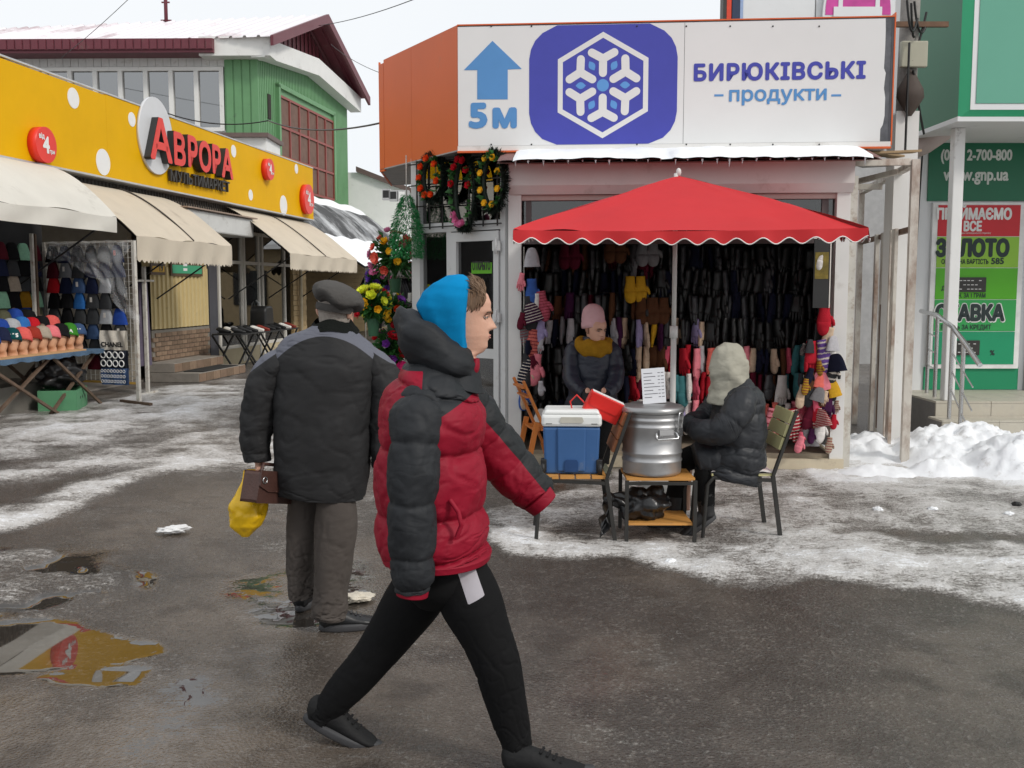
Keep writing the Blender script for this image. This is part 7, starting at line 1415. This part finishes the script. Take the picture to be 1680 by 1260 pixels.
for sx in (-1, 1): r = MB(); limb(r, [(sx * .073, .012, .085, .010, .006), (sx * .082, .020, .105, .017, .009), (sx * .085, .022, .125, .019, .009), (sx * .078, .018, .14, .008, .005)], 10, 10, ref=(0, 1, 0)); r.v = [tuple(HO @ Vector(q)) for q in r.v]; r.build('ear', SKIN, ob)
rg = []
for i in range(20):
    z = .03 + .16 * i / 19; f, b, w = lerp_tab(HEAD, z); rg.append([((w + .004) * math.sin(a), (-(.02) * math.cos(a) if math.cos(a) > 0 else -(b + .005) * math.cos(a)), z) for a in [2 * math.pi * j / 36 for j in range(36)]])
m = MB(); add_rings(m, rg, HO); m.build('hair', GHA, oldm)
# flat cap
def cap(u, v):
    a = 2 * math.pi * u; b = math.pi * v; sx_, sy_, sz_ = .128, .150, .070; d = Vector((math.sin(b) * math.cos(a), math.sin(b) * math.sin(a), math.cos(b))); z = d.z * sz_ if d.z > 0 else d.z * sz_ * .75
    return (d.x * sx_ * (1 + .05 * math.sin(3 * a)), d.y * sy_ + .008, z + .018 * d.x / 1 * -1 - .012 * math.sin(4 * a) * (d.z < .2))
m = MB(); m.grid(cap, 48, 24); CM = Matrix.Translation(P(554, 487, OY) - oldm.location) @ Matrix.Rotation(rad(12), 4, 'Y'); m.v = [tuple(CM @ Vector(q)) for q in m.v]; wrinkle(m, .006, 16, 4); CAPM = cloth_mat('grey_wool_cap', (78, 76, 74), .95, .3, 30, .1); cp = m.build('flat_cap', CAPM, oldm)
m = MB(); m.lathe([(.088, -.035), (.092, -.02), (.09, -.0)], 32, sy=1.12); CM2 = Matrix.Translation(P(550, 499, OY) - oldm.location) @ Matrix.Rotation(rad(9), 4, 'Y'); m.v = [tuple(CM2 @ Vector(q)) for q in m.v]; m.build('cap_band', CAPM, cp)
# coat
ok = rel(oldm, [(540, 534, .085, .085), (540, 546, .15, .11), (539, 564, .225, .135), (537, 598, .262, .165), (531, 660, .243, .180), (529, 730, .236, .185), (528, 785, .228, .182), (527, 812, .216, .172)], OY)
def omod(t, a, p): return 1 + .025 * mnoise.noise(Vector((math.cos(a) * 2, math.sin(a) * 2, t * 7))) + crease(t * 5, math.cos(a), math.sin(a), 3, .028)
m = MB(); limb(m, ok, 110, 130, omod, ref=(1, 0, 0), sq=.86); wrinkle(m, .008, 6, 6); ct = m.build('coat', two_tone('black_grey_coat', OBL, (98, 100, 110), 'yoke'), oldm); ox = P(538, 550, OY).x - oldm.location.x
yk = lambda co: co.z - (P(538, 550, OY).z - 2.1 * (co.x - ox) ** 2 - .0) if True else 0
set_attr(ct, 'yoke', yk)
for nm, ks, Yv, sd in (('sleeve', [(484, 574, .045, .05), (454, 598, .076, .085), (433, 632, .086, .090), (424, 680, .084, .085), (420, 725, .078, .08), (421, 756, .068, .07)], OY - .03, 3), ('sleeve', [(592, 574, .045, .05), (619, 600, .076, .085), (634, 636, .09, .09), (636, 685, .09, .085), (634, 730, .08, .08), (634, 765, .068, .07)], OY - .01, 7)):
    m = MB(); limb(m, rel(oldm, ks, Yv), 64, 110, puff(6.5, .06, .6, .2), ref=(1, 0, 0)); wrinkle(m, .012, 10, sd); s_ = m.build(nm, MATS['black_grey_coat'], ct)
    if sd == 7: set_attr(s_, 'yoke', lambda co: co.z - (P(600, 570, OY).z - .62 * (co.x - (P(604, 570, OY).x - oldm.location.x))))
    else: set_attr(s_, 'yoke', lambda co: co.z - (P(440, 592, OY).z + .7 * (co.x - (P(440, 592, OY).x - oldm.location.x))))
def ocollar(u, v): a = 2 * math.pi * u; r = .080 + .035 * v; return (r * 1.12 * math.cos(a), r * .95 * math.sin(a), .05 - .055 * v + .010 * math.sin(a * 3) + .03 * (v < .2) * 0)
m = MB(); m.grid(ocollar, 48, 8); c = P(546, 543, OY) - oldm.location; m.v = [(p[0] + c.x, p[1] + c.y, p[2] + c.z) for p in m.v]; wrinkle(m, .006, 14, 2); m.build('collar', cloth_mat('black_pile_collar', (26, 28, 26), .95, .5, 40, .1), ct, recalc=False)
m = MB(); limb(m, rel(oldm, [(497, 780, .065, .07), (497, 850, .082, .085), (494, 910, .075, .085), (494, 950, .070, .08), (498, 978, .074, .085)], OY + .07), 64, 100, leg_mod(2, .10), ref=(1, 0, 0)); limb(m, rel(oldm, [(552, 780, .070, .075), (552, 850, .104, .098), (547, 910, .096, .095), (543, 965, .085, .09), (541, 1000, .090, .10), (540, 1012, .086, .095)], OY - .06), 64, 110, leg_mod(5, .10), ref=(1, 0, 0)); m.build('trousers', OTR, oldm)
OSH = cloth_mat('black_leather_shoe', (26, 27, 29), .4, .15, 20, .5)
lf = G(497, 1000) - oldm.location; sneaker(oldm, Vector((lf.x, lf.y + .03, .0)), rad(80), 0, .29, .054, .10, OSH, SOL, heel=.035); rf_ = G(545, 1035) - oldm.location; sneaker(oldm, Vector((rf_.x + .015, rf_.y + .02, .0)), rad(14), 0, .29, .056, .10, OSH, SOL, heel=.035)
# briefcase and yellow bag in the left hand
bp = P(437, 818, OY - .10); bc = thing('leather_briefcase', 'brown leather briefcase held in the old person\'s left hand', 'briefcase', bp); bc.rotation_euler = (0, rad(12), rad(64)); LEA = mat('brown_leather', S2L((74, 50, 44)), .42, .15, 20, .25, 90)
m = MB(); m.prism([(-.13, -.02), (.13, -.02), (.12, .13), (-.12, .13)], -.05, .05); m.build('body', LEA, bc, bevel=.015); m = MB(); m.prism([(-.125, .135), (.125, .135), (.125, .06), (.06, .035), (-.06, .035), (-.125, .06)], -.058, -.051); m.build('flap', LEA, bc, bevel=.004); m = MB(); m.tube([(-.06, 0, .13), (-.05, 0, .165), (.05, 0, .165), (.06, 0, .13)], .009, 8); m.build('handle', LEA, bc, recalc=False)
m = MB(); m.tube([(-.1 + .015 * math.cos(a), -.062, .09 + .015 * math.sin(a)) for a in [i * math.pi / 6 for i in range(13)]], .003, 6); m.build('ring', CHR, bc, recalc=False)
yb_ = P(403, 880, OY - .04); yp = MB()
def ybag(u, v):
    a = 2 * math.pi * u; k = v * 6; i = min(5, int(k)); tab = [.02, .075, .092, .085, .06, .035, .028]; r = tab[i] + (tab[i + 1] - tab[i]) * (k - i); q = mnoise.fractal(Vector((math.cos(a) * 1.5, math.sin(a) * 1.5, v * 5)), 1, 2, 4); r *= 1 + .16 * q + (.12 * math.sin(a * 5 + v * 3)) * v
    return (r * math.cos(a) + .03 * v, r * .8 * math.sin(a), v * .33)
yp.grid(ybag, 56, 40); yo = yp.build('yellow_bag', mat('yellow_polythene', S2L((232, 186, 24)), .35, .06, 6, .5, 18, spec=.5, dirt=.1, dirtcol=S2L((196, 90, 20)), dscale=14), None, yb_); tag(yo, 'yellow plastic carrier bag hanging from the old person\'s left hand', 'bag')
# ------------------------------------------------------------------ 3. seller with pink hat behind the table
WYY = 9.05; wom = thing('person', 'seller in pink knit hat and mustard scarf leaning behind the cooler', 'person', (P(972, 640, WYY).x, WYY, 0)); NAV = cloth_mat('navy_quilted_shell', (38, 42, 54), .45, .4, 12, .4)
hw_ = P(976, 563, WYY); HW = Matrix.Translation(hw_ - wom.location + Vector((0, -.04, 0))) @ Matrix.Rotation(rad(34), 4, 'Z') @ Matrix.Rotation(rad(4), 4, 'X') @ Matrix.Scale(1.05, 4)
body = MB(); add_head(body, HW, 40, 54); limb(body, rel(wom, [(976, 575, .06, .06), (974, 610, .13, .09), (972, 660, .13, .1), (972, 690, .14, .1)], WYY), 18, 20, ref=(1, 0, 0))
for sx in (-1, 1): limb(body, [(sx * .08, 0, .5, .08, .08), (sx * .09, 0, .3, .06, .06), (sx * .09, 0, .05, .045, .045)], 12, 12, ref=(1, 0, 0)); limb(body, [(sx * .18, 0, 1.12, .04, .04), (sx * .2, -.12, .88, .04, .04), (sx * .07, -.3, .76, .03, .03)], 12, 12, ref=(1, 0, 0)); hand_mb(body, Matrix.Translation((sx * .07, -.31, .76)) @ Matrix.Rotation(rad(60), 4, 'X'), sx, .6)
wb = body.build('body', SKIN, wom)
for sx in (-1, 1): g_ = MB(); limb(g_, [(sx * .09, -.29, .765, .05, .045), (sx * .065, -.34, .735, .052, .04), (sx * .05, -.40, .70, .045, .032), (sx * .045, -.43, .68, .02, .015)], 16, 16, ref=(1, 0, 0)); g_.build('glove', mat('black_knit_glove', (.015, .015, .016), .9), wom); face_parts(wb, HW)
m = MB(); limb(m, [(0, 0, 1.24, .09, .08), (0, 0, 1.15, .155, .12), (0, .0, 1.02, .185, .15), (0, 0, .82, .20, .17), (0, 0, .62, .25, .18), (0, 0, .50, .25, .18)], 44, 70, puff(7, .05, .55), ref=(1, 0, 0)); wrinkle(m, .008, 12, 2); wj = m.build('jacket', NAV, wom)
for sx in (-1, 1): m = MB(); limb(m, [(sx * .12, .0, 1.18, .05, .05), (sx * .175, -.01, 1.11, .078, .078), (sx * .20, -.06, .98, .076, .076), (sx * .19, -.16, .85, .075, .075), (sx * .13, -.27, .775, .062, .062), (sx * .09, -.31, .76, .05, .05)], 28, 70, puff(7, .07, .55), ref=(1, 0, 0)); wrinkle(m, .008, 12, 4); m.build('sleeve', NAV, wj)
m = MB(); limb(m, [(-.085, 0, .52, .11, .11), (-.09, 0, .3, .085, .085), (-.09, 0, .08, .07, .07)], 20, 30, leg_mod(3), ref=(1, 0, 0)); limb(m, [(.085, 0, .52, .11, .11), (.09, 0, .3, .085, .085), (.09, 0, .08, .07, .07)], 20, 30, leg_mod(6), ref=(1, 0, 0)); m.build('trousers', SWT, wom)
for sx in (-1, 1): sneaker(wom, Vector((sx * .09, -.02, 0)), rad(-90 + 10 * sx), 0, .26, .05, .10, mat('olive_boot', S2L((96, 98, 84)), .6), SOL)
MUS = cloth_mat('mustard_knit', (206, 148, 36), .95, .5, 30, .1)
def scarf(u, v):
    a = 2 * math.pi * u; b = 2 * math.pi * v; tr = .052 + .018 * math.cos(a + 1.57) + .008 * math.sin(a * 7 + b * 2); return ((.128 + tr * .95 * math.cos(b)) * math.cos(a), (.10 + tr * .8 * math.cos(b)) * math.sin(a), tr * 1.15 * math.sin(b) + .035 * math.sin(a) - .01)
m = MB(); m.grid(scarf, 64, 20); c = P(973, 563, WYY) - wom.location; m.v = [(p[0] + c.x, p[1] + c.y - .02, p[2] + c.z) for p in m.v]; wrinkle(m, .008, 16, 5); m.build('snood', MUS, wom)
m = MB(); pr = [(1.02, .0), (1.10, .004), (1.12, .03), (1.10, .055), (1.06, .058), (1.06, .09), (1.0, .13), (.88, .165), (.66, .19), (.35, .205), (.02, .208)]; m.lathe(pr, 40, (0, .008, .132), sx=.082, sy=.112); PKM = cloth_mat('pink_knit_wool', (204, 164, 168), .95, .4, 40, .1); CMW = HW @ Matrix.Rotation(rad(-10), 4, 'X'); m.v = [tuple(CMW @ Vector(q)) for q in m.v]; wrinkle(m, .004, 20, 1); m.build('knit_hat', PKM, wom)
# ------------------------------------------------------------------ 4. hooded person on the chair, seen from behind
SY = 6.85; sit = thing('person', 'person in pale hood and dark padded coat sitting on the slatted chair', 'person', (c2.x, SY, 0)); DKP = cloth_mat('charcoal_padded_shell', (42, 44, 48), .5, .45, 8, .3); HDM = cloth_mat('sage_grey_hood', (156, 153, 140), .8, .5, 12, .2)
hs = P(1198, 634, SY); HS = Matrix.Translation(hs - sit.location) @ Matrix.Rotation(rad(-112), 4, 'Z') @ Matrix.Rotation(rad(10), 4, 'X') @ Matrix.Scale(1.14, 4)
body = MB(); add_head(body, HS, 30, 40); limb(body, rel(sit, [(1198, 650, .07, .07), (1205, 680, .12, .15), (1208, 730, .13, .16), (1206, 770, .14, .16)], SY), 18, 20, ref=(1, 0, 0))
for yy, kx in ((-.11, 1148), (.11, 1118)):
    kn = P(kx, 752, SY + yy) - sit.location; limb(body, [(.0, yy, .52, .06, .06), (kn.x * .6, yy, .52, .055, .055), (kn.x + .06, yy, .50, .04, .04)], 12, 12, ref=(0, 1, 0)); limb(body, [(kn.x + .05, yy, .48, .035, .035), (kn.x + .04, yy, .3, .03, .03), (kn.x + .04, yy, .12, .025, .025)], 12, 12, ref=(0, 1, 0))
    limb(body, [(-.02, yy * 1.8, .93, .045, .045), (-.12, yy * 2.1, .76, .04, .04), (-.22, yy * 1.5, .72, .03, .03)], 12, 12, ref=(0, 1, 0)); hand_mb(body, Matrix.Translation((-.14, yy * 1.9, .73)) @ Matrix.Rotation(rad(80), 4, 'Y'), 1, .8)
body.build('body', SKIN, sit)
m = MB(); limb(m, rel(sit, [(1204, 626, .08, .10), (1208, 638, .135, .19), (1211, 662, .175, .25), (1210, 705, .192, .27), (1206, 740, .205, .272), (1199, 768, .218, .265), (1195, 784, .205, .245)], SY), 110, 120, puff(4.6, .12, .4, .25), ref=(1, 0, 0), sq=.88); wrinkle(m, .012, 9, 3); sj = m.build('coat', DKP, sit)
m = MB(); limb(m, [(.02, -.02, .50, .20, .14), (-.10, -.02, .52, .205, .135), (-.20, -.02, .515, .195, .125), (-.28, -.02, .50, .17, .105)], 40, 30, puff(3, .04, .6), ref=(0, 1, 0)); wrinkle(m, .010, 10, 9); m.build('coat_skirt', DKP, sj)
for yy, sd in ((-1, 2), (1, 5)): m = MB(); limb(m, [(.02, yy * .17, .98, .05, .05), (-.01, yy * .245, .93, .10, .10), (-.08, yy * .285, .82, .105, .105), (-.16, yy * .27, .735, .098, .098), (-.26, yy * .18, .72, .085, .085), (-.30, yy * .08, .73, .065, .065)], 64, 90, puff(4.4, .13, .4, .1), ref=(1, 0, 1)); wrinkle(m, .008, 10, sd); m.build('sleeve', DKP, sj)
m = MB(); m.box(-.02, .02, 0, .004, 0, .012); lg = m.build('back_logo', mat('copper_print', S2L((206, 128, 60)), .5), sj); lg.location = rel(sit, [(1226, 641)], SY - .245)[0]
rings = []
for i in range(36):
    t = i / 35; z = -.085 + .347 * t; f, b, w = lerp_tab([(-.09, .15, .12, .165), (-.05, .14, .118, .145), (0, .125, .118, .125), (.06, .115, .125, .120), (.12, .105, .132, .122), (.17, .092, .128, .118), (.21, .075, .110, .103), (.238, .052, .080, .078), (.255, .025, .045, .045), (.262, .004, .008, .008)], z); ring = []
    for j in range(44): a = 2 * math.pi * j / 44; c_, s_ = math.cos(a), math.sin(a); fo = 1 + .03 * math.sin(a * 6 + z * 26) + .015 * math.sin(a * 13 - z * 50); ring.append((w * s_ * fo, (-f * abs(c_) ** .7 if c_ > 0 else -b * c_ * fo), z))
    rings.append(ring)
m = MB(); add_rings(m, rings, HS); wrinkle(m, .022, 7, 7); wrinkle(m, .008, 18, 9); m.build('raised_hood', HDM, sit)
BT = mat('black_boot_leather', (.016, .016, .017), .55, .2, 12, .2, 60)
k1 = P(1152, 770, SY - .1) - sit.location; m = MB(); limb(m, [(k1.x + .02, -.11, .46, .075, .075), (k1.x + .02, -.11, .34, .068, .065), (k1.x + .03, -.11, .2, .058, .055)], 22, 30, leg_mod(8), ref=(1, 0, 0)); k2 = P(1112, 770, SY + .12) - sit.location; limb(m, [(k2.x + .02, .11, .46, .075, .075), (k2.x, .11, .3, .068, .065), (k2.x - .03, .11, .16, .066, .06)], 22, 30, leg_mod(9), ref=(1, 0, 0)); limb(m, [(.0, -.11, .50, .09, .09), (k1.x * .6, -.11, .505, .088, .088), (k1.x + .02, -.11, .46, .078, .078)], 22, 20, ref=(0, 1, 0)); limb(m, [(.0, .11, .50, .09, .09), (k2.x * .6, .11, .505, .088, .088), (k2.x + .02, .11, .46, .078, .078)], 22, 20, ref=(0, 1, 0)); m.build('trousers', SWT, sit)
m = MB(); limb(m, [(k1.x + .025, -.11, .3, .062, .06), (k1.x + .03, -.11, .18, .056, .052), (k1.x + .04, -.11, .13, .054, .052)], 22, 14, ref=(1, 0, 0)); m.build('boot_shaft', BT, sit); sneaker(sit, Vector((k1.x + .045, -.11, .075)), rad(180), rad(34), .25, .046, .10, BT, SOL, 'boot'); m = MB(); limb(m, [(k2.x - .02, .11, .22, .068, .064), (k2.x - .03, .11, .06, .062, .06)], 20, 10, ref=(1, 0, 0)); m.build('boot_shaft', BT, sit); sneaker(sit, Vector((k2.x - .03, .11, 0)), rad(180), 0, .25, .046, .10, BT, SOL, 'boot')
